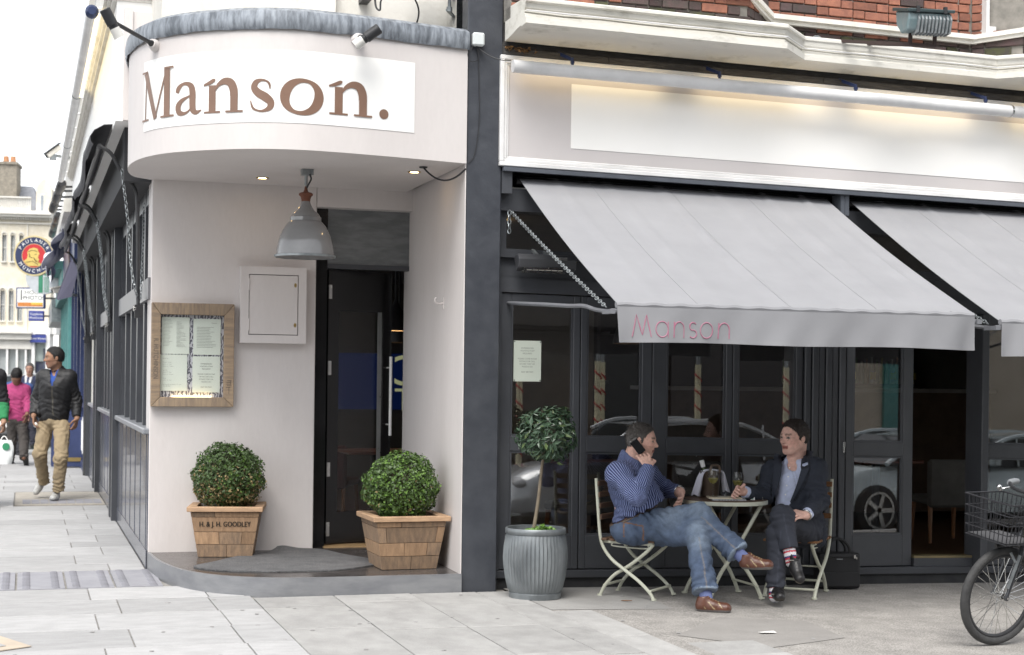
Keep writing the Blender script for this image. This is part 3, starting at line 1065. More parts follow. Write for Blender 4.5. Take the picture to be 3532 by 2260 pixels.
def glazed_leaf(x0, x1, y=YF, rot=0., st=(.075, .05), piv=None, low=.366):
    """One leaf of the folding doors: stiles, rails, two panes."""
    c, s_ = math.cos(rot), math.sin(rot); px = x0 if piv is None else piv

    def T(mb):
        mb.v = [(px + (p[0] - px) * c - (p[1] - y) * s_, y + (p[0] - px) * s_ + (p[1] - y) * c, p[2]) for p in mb.v]; return mb
    a, b = x0 + st[0], x1 - st[1]
    m1 = MB(); h = .026
    m1.box(x0, y - h, .13, a, y + h, 2.055); m1.box(b, y - h, .13, x1, y + h, 2.055)
    m1.box(a, y - h + .001, .13, b, y + h - .001, low); m1.box(a, y - h + .001, .955, b, y + h - .001, 1.06); m1.box(a, y - h + .001, 1.985, b, y + h - .001, 2.055)
    lf = build('glazed_door', T(m1), M_frame, bld, bevel=.004)
    for z0, z1 in ((low, .955), (1.06, 1.985)):
        m2 = MB(); m2.box(a, y + .004, z0, b, y + .009, z1)
        build('pane', T(m2), M_glass, lf)
        m3 = MB(); w = .014
        m3.box(a, y - .018, z0, a + w, y + .002, z1); m3.box(b - w, y - .018, z0, b, y + .002, z1)
        m3.box(a + w, y - .018, z0, b - w, y + .002, z0 + w); m3.box(a + w, y - .018, z1 - w, b - w, y + .002, z1)
        build('glazing_bead', T(m3), M_frame, lf)
    return lf


glazed_leaf(.305, .890)
glazed_leaf(.897, 1.437, st=(.045, .075))
glazed_leaf(1.444, 2.070, st=(.11, .05))
glazed_leaf(2.077, 2.640, st=(.04, .055))
for i in range(6):
    x = 2.647 + i * .056
    mb = MB(); mb.box(x, YF - .05 - (.012 if i % 2 else 0), .128, x + .051, YF + .30, 2.055)
    build('folded_leaf', mb, M_frame, bld, bevel=.006)
glazed_leaf(2.99, 3.585, y=.13, rot=math.radians(4), st=(.065, .085))
mb = MB(); mb.box(3.592, .12, .126, 4.10, .24, .188)
build('threshold', mb, M_frame, bld)
mb = MB(); mb.box(3.592, .122, .189, 4.10, .24, .206)
build('threshold', mb, mat('brass_threshold', (.30, .24, .13), (.2, .17, .1), rough=.4, metal=.6), bld)
mb = MB(); mb.box(4.105, .02, .126, 4.165, .24, 2.055)
build('door_post', mb, M_frame, bld, bevel=.005)
glazed_leaf(4.17, 4.86, st=(.055, .06)); glazed_leaf(4.87, 5.5); glazed_leaf(5.51, 6.14); glazed_leaf(6.15, 6.8)
mb = MB(); mb.cyl((2.965, .085, 1.02), (2.965, .085, .98), .008); mb.box(2.955, .08, 1.02, 2.975, .10, 1.06)
build('door_bolt', mb, M_chrome, bld)

# ------------------------------------------------------------------ inside the restaurant
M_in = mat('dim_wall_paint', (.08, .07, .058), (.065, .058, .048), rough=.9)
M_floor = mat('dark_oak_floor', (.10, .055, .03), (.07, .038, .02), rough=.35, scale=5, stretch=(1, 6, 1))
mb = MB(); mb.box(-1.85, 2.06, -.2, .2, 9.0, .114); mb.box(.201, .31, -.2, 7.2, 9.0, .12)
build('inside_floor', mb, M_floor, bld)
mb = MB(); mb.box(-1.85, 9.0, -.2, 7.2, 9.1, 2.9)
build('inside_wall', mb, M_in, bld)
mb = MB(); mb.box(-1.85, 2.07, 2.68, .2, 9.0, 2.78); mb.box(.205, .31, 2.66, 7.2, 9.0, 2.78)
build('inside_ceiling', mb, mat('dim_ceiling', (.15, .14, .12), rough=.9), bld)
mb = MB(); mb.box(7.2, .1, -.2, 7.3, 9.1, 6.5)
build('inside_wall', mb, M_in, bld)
mb = MB(); mb.box(.9, 3.4, .12, 2.2, 3.5, 2.66)
build('inside_wall', mb, mat('grey_beige_partition', (.22, .20, .17), (.19, .175, .15), rough=.9), bld)
mb = MB(); mb.box(-1.95, 12.6, -.2, 7.2, 12.8, 6.5); mb.box(.26, .25, 4.0, 7.2, .4, 6.5)
build('rear_wall', mb, M_white, bld)
mb = MB(); mb.prism([(-1.98, 12.8), (-1.98, 1.9), (-.8, 1.0), (.2, .6), (7.2, .3), (7.3, 12.8)], 6.5, 6.6)
build('roof', mb, M_lead, bld)


# ------------------------------------------------------------------ awnings over the tables
M_canvas = mat('grey_awning_canvas', (.272, .274, .288), (.243, .245, .259), rough=.85, scale=3, bump=.1, bscale=300, lo=.3, hi=.7)
M_pink = mat('pink_stitching', (.40, .13, .21), (.36, .20, .25), rough=.8, scale=40)
M_bar = mat('grey_awning_bar', (.20, .205, .22), (.15, .155, .17), rough=.4, scale=8)


def thin_word(mb, spec, y, z, tl_, r=.0036):
    """Embroidered thin lettering: polylines in (x, height)."""
    for ln in spec:
        mb.tube([(x, y(x, (1.885 - z - h) / .205) - .0022, z + tl_(x) + h) for x, h in [(a[0] + (b[0] - a[0]) * q / 4, a[1] + (b[1] - a[1]) * q / 4) for a, b in zip(ln, ln[1:]) for q in range(4)] + [ln[-1]]], r, 5)


def awning(x0, x1, label, word):
    t = thing('awning', label, 'awning', (0, 0, 0), 'grey awnings on the main front', shear=True)
    yb, zb, yt, zt = -1.80, 1.905, .125, 2.868
    nx, ny = 60, 24
    tl = lambda x: .032 * (x - x0) / (x1 - x0)
    rows = []
    cre = [(x0 + (x1 - x0) * f, a) for f, a in ((.13, .008), (.27, .010), (.46, .012), (.62, .008), (.80, .012), (.93, .016))]
    for i in range(nx + 1):
        x = x0 + (x1 - x0) * i / nx; row = []
        for j in range(ny + 1):
            v = j / ny
            y = yt + (yb - yt) * v; z = zt + (zb + tl(x) - zt) * v - .03 * math.sin(math.pi * v)
            for cx, a in cre:
                xx = cx + .05 * (v - .5) + .03 * math.sin(cx * 7)
                z += 1.5 * a * math.exp(-((x - xx) / .04) ** 2) * (.4 + .6 * math.sin(math.pi * min(v * 1.1, 1))) * math.sin((x - xx) * 40 + 1)
            z += .006 * math.sin(x * 11 + v * 3) * v
            row.append((x, y, z))
        rows.append(row)
    seam_rows = rows
    mb = MB(); mb.sheet(rows, .003)
    build('canopy_cloth', mb, M_canvas, t, smooth=True)
    mb = MB()
    hem = [(x0 + (x1 - x0) * i / 80, yb - .004, 1.893 + tl(x0 + (x1 - x0) * i / 80) + .006 * abs(math.sin(i * .55 + x0)) ** 3) for i in range(81)]
    mb.tube(hem, .020, 8)
    build('hem_roll', mb, M_canvas, t, smooth=True)
    mb = MB(); mb.extr([(x0 - .03, yb - .012, 1.846), (x1 + .03, yb - .012, 1.846 + tl(x1)), (x1 + .03, yb - .012, 1.872 + tl(x1)), (x0 - .03, yb - .012, 1.872)], (0, .032, 0))
    bar = build('front_bar', mb, M_bar, t, bevel=.006)
    rows = []
    def val_y(x, v):
        e = math.exp(-((x - x0) / .12) ** 2) + math.exp(-((x - x1) / .12) ** 2)
        return yb - .022 + .014 * math.sin(x * 7 + 1) * v + .006 * math.sin(x * 23 + 2 * v) * v + .022 * e * v * math.sin((x - x0) * 25)
    for i in range(121):
        x = x0 + (x1 - x0) * i / 120; row = []
        for j in range(9):
            v = j / 8
            y = val_y(x, v)
            row.append((x + .012 * v * math.sin(x * 3), y, 1.885 + tl(x) - .205 * v - .004 * math.sin(x * 5) * v))
        rows.append(row)
    mb = MB(); mb.sheet(rows, .003)
    val = build('valance', mb, M_canvas, t, smooth=True)
    if word:
        yy = val_y
        X = lambda zx: x0 + .093 + (zx - 1090) / 730 * .623
        Zb = 1.712
        cap, xh = .128, .092
        arc = lambda cx, cz, rx, rz, a, b, n=14: [(cx + rx * math.cos(math.radians(a + (b - a) * i / n)), cz + rz * math.sin(math.radians(a + (b - a) * i / n))) for i in range(n + 1)]
        wx = (X(1355) - X(1262)) / 2
        words = [[[(X(1093), 0), (X(1120), cap), (X(1163), .012), (X(1195), cap), (X(1228), 0)]],
                 [arc(X(1262) + wx, xh / 2, wx, xh / 2, 0, 360, 22), [(X(1355), xh), (X(1355), 0)]],
                 [[(X(1402), 0), (X(1402), xh)], arc(X(1440), xh * .55, X(1478) - X(1440), xh * .45, 180, 0) + [(X(1478), 0)]],
                 [arc(X(1545), xh * .74, .021, xh * .25, 40, 250) + arc(X(1545), xh * .26, .023, xh * .25, 80, -140)],
                 [arc(X(1645), xh / 2, wx, xh / 2, 0, 360, 22)],
                 [[(X(1737), 0), (X(1737), xh)], arc(X(1778), xh * .55, X(1818) - X(1778), xh * .45, 180, 0) + [(X(1818), 0)]]]
        for w in words:
            mb = MB(); thin_word(mb, w, yy, Zb, tl)
            build('letter', mb, M_pink, val)
    for sx_ in (x0 + .52, x0 + 1.12, x0 + 1.72):
        i0 = round((sx_ - x0) / (x1 - x0) * nx); sr = []
        for j in range(ny + 1):
            a_, b_ = Vector(seam_rows[i0][j]), Vector(seam_rows[i0 + 1][j]); d_ = (b_ - a_).normalized()
            sr.append([a_ + d_ * o + Vector((0, -.0012, .0024)) for o in (0, .011)])
        mb = MB(); mb.sheet(sr, .0015); build('seam', mb, mat('seam_canvas', (.275, .277, .29), (.25, .252, .265), rough=.85), t, smooth=True)
    for xe, sg in ((x0, -1), (x1, 1)):
        mb = MB(); mb.tube(spline([(xe + sg * .06, .13, 1.985), (xe + sg * .045, -.6, 1.945), (xe + sg * .04, -1.1, 1.915), (xe + sg * .035, -1.35, 1.905), (xe + sg * .03, -1.55, 1.875), (xe + sg * .03, -1.76, 1.855 + tl(xe))], 6), .013, 8)
        mb.box(xe + sg * .03 - .016, -1.83, 1.842 + tl(xe), xe + sg * .03 + .016, -1.70, 1.868 + tl(xe))
        build('swing_arm', mb, M_bar, t, smooth=True)
        mb = MB(); chain(mb, hang((xe + sg * .085 if sg < 0 else xe + .04, .02, 2.615), (xe + sg * .03, -1.72, 1.885 + tl(xe)), .012, 20), link=.036, wire=.0034, width=.011)
        if sg < 0:
            chain(mb, [(xe - .092, .018, 2.615), (xe - .092, .016, 2.46)], link=.036, wire=.0042, width=.012)
        build('chain', mb, M_steel, t, kind='stuff')
    mb = MB(); mb.cyl((x0 - .02, .115, 2.835), (x1 + .02, .115, 2.835), .030, n=16)
    build('roller', mb, M_blackm, t, smooth=True)
    return t


awning(.414, 2.80, 'grey awning with pink stitched lettering, stretched out over the two seated men', True)
awning(2.995, 5.38, 'second grey awning without lettering, cut off by the right edge of the photo', False)

# ------------------------------------------------------------------ strip light over the fascia
tl = thing('fascia_strip_light', 'long white tube light on blue brackets above the blank sign of the main front', 'light', (0, 0, 0), shear=True)
zc = 3.572
mb = MB(); mb.tube([(.275, -.17, zc), (4.185, -.17, zc)], .044, 20)
build('housing', mb, M_wgloss, tl, smooth=True)
mb = MB(); mb.tube([(4.195, -.17, zc), (7.2, -.17, zc)], .044, 20)
build('housing', mb, M_wgloss, tl, smooth=True)
mb = MB(); mb.tube([(4.182, -.17, zc), (4.198, -.17, zc)], .047, 20)
build('joint_collar', mb, M_chrome, tl, smooth=True)
M_warm = emis('warm_lamp', (1, .78, .46), 3.2)
for a, b in [(.36, 1.45), (1.7, 2.75), (2.95, 3.95), (4.3, 5.3)]:
    mb = MB(); mb.box(a, -.126, zc - .022, b, -.121, zc + .004)
    build('lamp', mb, M_warm, tl)
for x in (.69, 1.79, 2.87, 3.96, 5.2):
    mb = MB(); mb.bar((x - .03, -.0, 3.725), (x + .012, -.165, 3.655), .018, .022)
    mb.cyl((x + .012, -.17, 3.665), (x + .012, -.17, 3.612), .010); mb.obox((x + .012, -.17, 3.635), (.022, .022, .018))
    build('bracket', mb, M_bluebr, tl)

# ------------------------------------------------------------------ infrared heater
ht = thing('patio_heater', 'black infrared heater bar on the wall under the left end of the awning', 'heater', (.55, 0, 2.25), shear=False)
ht_z = 2.25
mb = MB()
hp = [(-.05, -.03), (-.062, .03), (-.03, .065), (.03, .06), (.05, .03), (.0, -.055)]
mb.extr([(.378, .02 + a, ht_z + b) for a, b in hp], (.42, 0, 0))
build('housing', mb, mat('heater_grey', (.06, .062, .068), rough=.35), ht, bevel=.004)
mb = MB(); mb.extr([(.41, -.045, 2.222), (.41, .012, 2.190), (.41, .012, 2.186), (.41, -.048, 2.219)], (.32, 0, 0))
rf = build('reflector', mb, M_chrome, ht)
mb = MB()
for i in range(7):
    mb.cyl((.43 + i * .047, -.052, 2.221), (.43 + i * .047, .012, 2.182), .002, n=5)
build('guard', mb, M_blackm, ht)
mb = MB(); mb.cyl((.44, -.02, 2.208), (.70, -.02, 2.208), .006)
build('heat_tube', mb, mat('frosted_tube', (.7, .68, .62), rough=.3), ht)
mb = MB(); mb.bar((.52, .0, 2.31), (.52, .10, 2.35), .02, .02); build('bracket', mb, M_steel, ht)
mb = MB(); mb.bar((.60, -.01, 2.305), (.60, .10, 2.33), .012, .04); build('bracket', mb, M_steel, ht)
mb = MB(); mb.obox((.69, -.046, 2.285), (.07, .004, .02))
build('rating_plate', mb, M_chrome, ht)

# notice taped inside the first pane
nt_ = thing('window_notice', 'pale green staff notice taped to the glass behind the bay tree', 'notice', (.51, .13, 1.58))
nz = G(.5)
mb = MB(); mb.box(.405, .143, 1.443 + nz, .606, .146, 1.728 + nz)
pg = build('paper', mb, mat('pale_green_paper', (.55, .60, .53), (.53, .58, .51), rough=.8), nt_)
M_ink = mat('grey_ink', (.20, .21, .20), rough=.8)
mb = MB()
NOTE = ['EXPERIENCED', 'WAITING STAFF', 'REQUIRED', '', 'PLEASE COME IN FOR', 'DETAILS OR CALL', 'EITHER TOBY OR', 'MAGDA ON', '', '0207 384 9559']
for i, l in enumerate(NOTE):
    if l:
        put_text(mb, l, .0145, (.505, .1425, 1.675 + nz - i * .0185), (1, 0, 0), (0, 0, 1))
build('print', mb, M_ink, nt_)
mb = MB()
for x in (.411, .600):
    for z in (1.451, 1.720):
        mb.obox((x, .142, z + nz), (.007, .002, .007))
build('fixing', mb, M_blackm, nt_)

# ------------------------------------------------------------------ entrance: menu case, meter box, lamp
M_pallet = mat('reclaimed_wood', (.36, .265, .175), (.24, .18, .13), rough=.75, scale=5, stretch=(1, 1, 9), bump=.2, bscale=30, rnd=.16, fine=.08)
M_palleth = mat('reclaimed_wood_flat', (.36, .27, .18), (.23, .175, .13), rough=.75, scale=5, stretch=(9, 1, 1), bump=.2, bscale=30, rnd=.16, fine=.08)
mc = thing('menu_case', 'wooden framed menu case on the cream wall left of the door', 'menu case', (-1.64, 1.72, 1.6))
x0, x1, z0, z1 = -1.953, -1.342, 1.212, 1.990
a0, a1, b0, b1 = -1.887, -1.416, 1.284, 1.902
yf = 1.645
for poly, m_ in [([(x0, z1), (x1, z1), (a1, b1), (a0, b1)], M_palleth), ([(x0, z0), (a0, b0), (a1, b0), (x1, z0)], M_palleth),
                 ([(x0, z0), (x0, z1), (a0, b1), (a0, b0)], M_pallet), ([(x1, z1), (x1, z0), (a1, b0), (a1, b1)], M_pallet)]:
    cx = sum(p[0] for p in poly) / 4; cz = sum(p[1] for p in poly) / 4
    mb = MB(); mb.extr([(p[0] + (cx - p[0]) * .004, yf, p[1] + (cz - p[1]) * .004) for p in poly], (0, 1.7185 - yf, 0))
    fb = build('frame_board', mb, m_, mc, bevel=.003)
mb = MB(); put_text(mb, 'R. HUTCHINSON', .050, (-1.922, yf - .001, 1.57), (0, 0, -1), (1, 0, 0), stretch=.8)
build('stamped_name', mb, mat('stencil_ink', (.12, .10, .085), rough=.9), mc)
mb = MB()
for i in range(5):
    mb.obox((-1.378 + random.uniform(-.006, .006), yf - .001, 1.36 + i * .013), (.034, .001, .004))
mb.obox((-1.378, yf - .001, 1.335), (.003, .001, .05)); mb.obox((-1.366, yf - .001, 1.395), (.003, .001, .03))
build('stamped_mark', mb, mat('stencil_ink', (.12, .10, .085), rough=.9), mc)


def damask():
    m, nt, out = _nodes('damask_paper'); L = nt.links
    p = nt.nodes.new('ShaderNodeBsdfPrincipled'); p.inputs['Roughness'].default_value = .8
    tc = nt.nodes.new('ShaderNodeTexCoord')
    w = nt.nodes.new('ShaderNodeTexNoise'); w.inputs['Scale'].default_value = 7
    L.new(tc.outputs['Object'], w.inputs['Vector'])
    wv = nt.nodes.new('ShaderNodeTexWave'); wv.inputs['Scale'].default_value = 11; wv.inputs['Distortion'].default_value = 9; wv.inputs['Detail'].default_value = 1
    wv.inputs['Detail Scale'].default_value = 2.2
    L.new(tc.outputs['Object'], wv.inputs['Vector'])
    r = nt.nodes.new('ShaderNodeMapRange'); r.inputs[1].default_value = .48; r.inputs[2].default_value = .54
    L.new(wv.outputs['Fac'], r.inputs[0])
    mx = nt.nodes.new('ShaderNodeMix'); mx.data_type = 'RGBA'
    mx.inputs[6].default_value = (.13, .13, .16, 1); mx.inputs[7].default_value = (.55, .56, .60, 1)
    L.new(r.outputs[0], mx.inputs['Factor']); L.new(mx.outputs[2], p.inputs['Base Color']); L.new(p.outputs[0], out.inputs[0])
    return m


mb = MB(); mb.box(a0, 1.70, b0, a1, 1.718, b1)
build('damask_backing', mb, damask(), mc)
M_page = mat('pale_page', (.72, .78, .70), (.69, .75, .67), rough=.8)
mx = lambda zx: -1.887 + (zx - 188) / 757 * .471
mz = lambda zy: 1.902 - (zy - 262) / 1013 * .618
for (l, t, r, b), ln in [((205, 292, 535, 745), 0), ((580, 305, 908, 750), 1), ((190, 752, 512, 1200), 2), ((575, 770, 905, 1215), 3)]:
    mb = MB(); mb.box(mx(l), 1.692, mz(b), mx(r), 1.695, mz(t))
    pg = build('menu_page', mb, M_page, mc)
    mb = MB(); c = (mx(l) + mx(r)) / 2
    if ln == 3:
        for i, s_ in enumerate(NOTE):
            if s_:
                put_text(mb, s_, .0135, (c, 1.6905, mz(862) - i * .0195), (1, 0, 0), (0, 0, 1))
    elif ln == 2:
        rows_ = [('Restaurant', 800), ('Monday - Friday', 848), ('Lunch   12 - 3pm', 872), ('Dinner  6 - 10.30pm', 897), ('Saturday', 945), ('Brunch 10 - 4pm', 970), ('Dinner  6 - 10.30pm', 996), ('Sunday', 1043), ('Lunch   12 - 4pm', 1068), ('Bar menu served between 12 - 7pm', 1120), ('0207 384 9559', 1142)]
        for s_, zy in rows_:
            put_text(mb, s_, .0095, (mx(222), 1.6905, mz(zy)), (1, 0, 0), (0, 0, 1), align='LEFT')
    elif ln == 1:
        for i in range(14):
            mb.box(mx(620), 1.6902, mz(412 + i * 19), mx(620 + random.randint(150, 240)), 1.6910, mz(408 + i * 19))
        put_text(mb, 'Manson', .013, (mx(830), 1.6905, mz(357)), (1, 0, 0), (0, 0, 1))
    else:
        for i in range(20):
            mb.box(mx(225), 1.6902, mz(322 + i * 17), mx(225 + random.randint(60, 110)), 1.6910, mz(319 + i * 17))
            mb.box(mx(380), 1.6902, mz(352 + i * 16), mx(380 + random.randint(40, 120)), 1.6910, mz(349 + i * 16))
    build('print', mb, mat('faint_ink', (.34, .36, .33), rough=.8) if ln != 3 else M_ink, mc)
mb = MB(); mb.box(mx(330), 1.672, b0 + .001, mx(800), 1.690, b0 + .010)
build('lamp_strip', mb, emis('menu_lamp', (1, .72, .35), 3), mc)
mb = MB(); mb.box(a0, 1.664, b0, a1, 1.667, b1)
build('glass_front', mb, glass('menu_glass', (1, 1, 1), .03), mc)

eb = thing('meter_box', 'cream painted meter box with two brass locks, right of the menu case', 'meter box', (-1.05, 1.72, 2.0))
X0, X1, Z0_, Z1_ = -1.300, -.802, 1.700, 2.280
D0, D1, E0, E1 = -1.240, -.862, 1.762, 2.222
mb = MB(); mb.box(X0, 1.62, Z0_, D0, 1.7185, Z1_); mb.box(D1, 1.62, Z0_, X1, 1.7185, Z1_); mb.box(D0, 1.6205, Z0_, D1, 1.7185, E0); mb.box(D0, 1.6205, E1, D1, 1.7185, Z1_)
build('casing', mb, M_cream, eb)
mb = MB(); mb.box(D0 + .005, 1.624, E0 + .005, D1 - .005, 1.64, E1 - .005)
d_ = build('door', mb, M_cream, eb, bevel=.003)
mb = MB(); mb.box(D0, 1.645, E0, D1, 1.65, E1)
build('shadow_gap', mb, M_blackm, eb)
for z in (1.84, 2.145):
    mb = MB(); mb.lathe([(.0, -.0225), (.011, -.0225), (.013, -.019)], (0, 0, 0), 14, Matrix.Rotation(math.radians(-90), 3, 'X') @ Matrix.Scale(1, 3))
    mb.v = [(p[0] * .8 + D1 - .024, 1.6255 - abs(p[1]) * .12, p[2] * 1.3 + z) for p in mb.v]
    mb.cyl((D1 - .024, 1.622, z), (D1 - .024, 1.6205, z), .004)
    build('lock', mb, M_brass, d_)
for z in (1.84, 2.145):
    mb = MB(); mb.cyl((D0 + .002, 1.6215, z - .045), (D0 + .002, 1.6215, z + .045), .005)
    build('hinge', mb, M_cream, d_)

# hook on the return wall
hk = thing('wall_hook', 'small white hook on the cream wall to the right of the door', 'hook', (.02, .62, 1.98))
mb = MB(); mb.box(.012, .60, 1.95, .024, .625, 2.03); mb.tube(spline([(.015, .61, 1.99), (-.02, .60, 1.985), (-.045, .59, 1.99), (-.055, .588, 2.01), (-.045, .585, 2.03)], 5), .006, 6)
build('hook', mb, M_cream, hk, smooth=True)

lx, ly = -.973, .697
ld = thing('pendant_lamp', 'grey enamelled industrial pendant lamp with a rusty cap hanging over the entrance step', 'lamp', (lx, ly, 2.29))
Zp = lambda y: 2.288 + (722 - y) * .001067
R_ = .001067
M_enam = mat('grey_enamel', (.25, .25, .25), (.22, .22, .22), rough=.16, scale=5, coat=.6)
mb = MB(); mb.lathe([(r * R_, Zp(y)) for r, y in [(196, 716), (193, 700), (188, 660), (180, 620), (168, 580), (152, 545), (132, 512), (112, 490), (101, 481)]] + [((r - 4) * R_, Zp(y)) for r, y in [(101, 483), (112, 493), (132, 515), (152, 548), (168, 583), (180, 622), (188, 662), (192, 700), (196, 716)]], (lx, ly, 0), 48)
build('shade', mb, [M_enam], ld, smooth=True)
mb = MB(); mb.lathe([(r * R_, Zp(y)) for r, y in [(186, 690), (176, 622), (160, 575), (130, 520), (100, 486), (1, 484)]], (lx, ly, 0), 40)
build('shade_lining', mb, mat('cream_enamel', (.75, .66, .60), rough=.4), ld, smooth=True)
mb = MB(); mb.lathe([(r * R_, Zp(y)) for r, y in [(194, 722), (201, 720), (201, 708), (195, 706), (194, 722)]], (lx, ly, 0), 48)
mb.obox((lx - .212, ly, Zp(714)), (.014, .012, .014))
build('rim', mb, M_steel, ld, smooth=True)
mb = MB(); mb.lathe([(r * R_, Zp(y)) for r, y in [(98, 483), (104, 480), (104, 456), (98, 453), (96, 483)]], (lx, ly, 0), 40)
build('clamp_ring', mb, M_enam, ld, smooth=True)
mb = MB(); mb.lathe([(r * R_, Zp(y)) for r, y in [(96, 455), (90, 440), (76, 424), (58, 408), (44, 388), (34, 368), (28, 350)]], (lx, ly, 0), 40)
build('neck', mb, M_enam, ld, smooth=True)
mb = MB(); mb.lathe([(r * R_, Zp(y)) for r, y in [(29, 350), (30, 338), (34, 322), (38, 315), (46, 310), (47, 300), (38, 293), (18, 288), (11, 272), (8, 252), (3, 248)]], (lx, ly, 0), 24)
build('rusty_cap', mb, mat('rust', (.20, .075, .04), (.12, .045, .03), rough=.8, scale=20, bump=.3, bscale=60), ld, smooth=True)
mb = MB(); mb.box(lx - .035, ly - .03, 2.868, lx + .035, ly + .03, 2.911); mb.cyl((lx, ly, 2.868), (lx, ly, 2.80), .012); mb.cyl((lx, ly, 2.80), (lx, ly, Zp(250)), .006)
mb.cyl((lx + .04, ly - .03, 2.911), (lx + .04, ly - .03, 2.87), .008)
build('ceiling_fixing', mb, M_steel, ld)
mb = MB(); mb.tube(spline([(lx + .02, ly - .035, 2.875), (lx + .03, ly - .03, 2.84), (lx + .012, ly - .02, 2.80), (lx + .004, ly - .012, Zp(262))], 6), .006, 6)
build('flex', mb, M_blackm, ld)

for x, y, lab in [(-1.195, 1.294, 'lit recessed spotlight in the canopy ceiling, left of the pendant lamp'), (-.229, .533, 'lit recessed spotlight in the canopy ceiling, right of the pendant lamp')]:
    t = thing('recessed_spotlight', lab, 'spotlight', (x, y, 2.913), 'recessed spotlights in the canopy ceiling')
    mb = MB(); mb.lathe([(.030, 2.9125), (.030, 2.908), (.048, 2.908), (.048, 2.9125)], (x, y, 0), 24)
    build('bezel', mb, M_brass, t, smooth=True)
    mb = MB(); mb.lathe([(.0, 2.909), (.029, 2.909), (.029, 2.9125)], (x, y, 0), 24)
    build('lamp', mb, emis('halogen', (1, .66, .30), 14 if x < -1 else 3.5), t)
cbl = thing('loose_cable', 'black loose cable drooping from the canopy ceiling to the pillar', 'cable', (-.235, .248, 2.91))
mb = MB(); mb.tube(hang((-.235, .248, 2.908), (.0, -.005, 2.88), .085, 14), .0065, 6); mb.lathe([(.03, 2.911), (.026, 2.903), (.0, 2.902)], (-.235, .248, 0), 14)
build('cable', mb, M_blackm, cbl, smooth=True)


# ------------------------------------------------------------------ canopy spotlights, boxes and wires
def spot(name, label, base, elbow, head_dir, arm_r=.014):
    t = thing('sign_spotlight', label, 'spotlight', base, 'black spotlights on the canopy')
    b = Vector(base); e = Vector(elbow); d = Vector(head_dir).normalized()
    n = (e - b).normalized()
    mb = MB(); mb.cyl(b - n * .01, b + n * .045, .045, .03, n=18)
    build('wall_plate', mb, M_cream, t, smooth=True)
    mb = MB(); mb.cyl(b + n * .03, b + n * .07, .026, .016, n=14); mb.cyl(b + n * .04, e, arm_r, n=10)
    build('arm', mb, M_blackm, t, smooth=True)
    mb = MB(); mb.tube([e - d * .075, e - d * .07, e + d * .03, e + d * .035, e + d * .06, e + d * .065], [.03, .036, .036, .030, .030, .026], 18)
    build('head', mb, M_blackm, t, smooth=True)
    mb = MB(); mb.tube([e + d * .055, e + d * .12], [.032, .034], 18)
    build('lamp_glass', mb, mat('bright_lamp_glass', (.75, .74, .70), rough=.15), t, smooth=True)
    return t


spot('', 'black spotlight on a long arm at the left end of the curved sign', (-2.05, .37, 3.64), (-2.36, -.02, 3.70), (.45, .15, -.8))
spot('', 'black spotlight close to the sign above the last letter n', (-.80, -.20, 3.66), (-.75, -.36, 3.66), (-.72, .22, -.55))
jb = thing('junction_box', 'pale grey junction box with peeling paint on the charcoal pillar', 'junction box', (.07, -.03, 3.77))
mb = MB(); mb.box(.028, -.05, 3.715, .112, -.001, 3.805)
build('box', mb, mat('peeling_white', (.62, .66, .66), (.35, .36, .36), rough=.6, scale=30, lo=.25, hi=.35), jb, bevel=.01)
mb = MB()
mb.tube(hang((.06, -.02, 3.715), (.285, -.10, 3.62), .03, 10), .0035, 5)
mb.tube(spline([(.04, -.02, 3.715), (.0, -.02, 3.66), (.02, -.02, 3.61), (.075, -.02, 3.63), (.065, -.02, 3.715)], 6), .003, 5)
mb.tube(spline([(.075, -.008, 3.715), (.085, -.008, 3.5), (.09, -.008, 3.2), (.06, -.008, 2.98), (.02, -.005, 2.92)], 6), .003, 5)
build('wire', mb, M_blackm, jb)

rf_ = thing('round_floodlight', 'grey round floodlight on a horizontal bar at the top edge of the photo', 'floodlight', (-.35, .30, 4.15))
mb = MB(); mb.lathe([(.0, -.05), (.13, -.05), (.15, .0), (.155, .03), (.14, .05), (.0, .06)], (0, 0, 0), 32, Matrix.Rotation(math.radians(70), 3, 'X'))
mb.v = [(p[0] - .27, p[1] + .10, p[2] + 4.19) for p in mb.v]
build('head', mb, M_steel, rf_, smooth=True)
mb = MB(); mb.box(-.66, .18, 4.065, -.24, .22, 4.105); mb.box(-.66, .20, 4.05, -.60, .50, 4.12)
build('mounting_bar', mb, M_blackm, rf_)
mb = MB(); mb.tube(spline([(-.60, .22, 4.06), (-.59, .21, 3.98), (-.565, .2, 3.96), (-.56, .2, 4.02), (-.53, .2, 4.075)], 6), .007, 6)
build('flex', mb, M_blackm, rf_)
mb = MB(); mb.tube(spline([(-.36, .17, 4.1), (-.31, .16, 4.0), (-.30, .18, 3.93), (-.31, .25, 3.86)], 6), .006, 6)
build('flex', mb, M_blackm, rf_)
lb = thing('line_bracket', 'rusty iron clamp with an insulator on the white wall beside the pillar', 'bracket', (-.06, .28, 4.0))
mb = MB(); mb.cyl((-.075, .2, 4.0), (-.075, .2, 4.22), .012); 
for z in (4.0, 4.14):
    mb.bar((-.09, .2, z), (.0, .36, z - .005), .022, .012); mb.cyl((-.075, .2, z - .012), (-.075, .2, z + .02), .02)
build('clamp', mb, M_steel, lb)

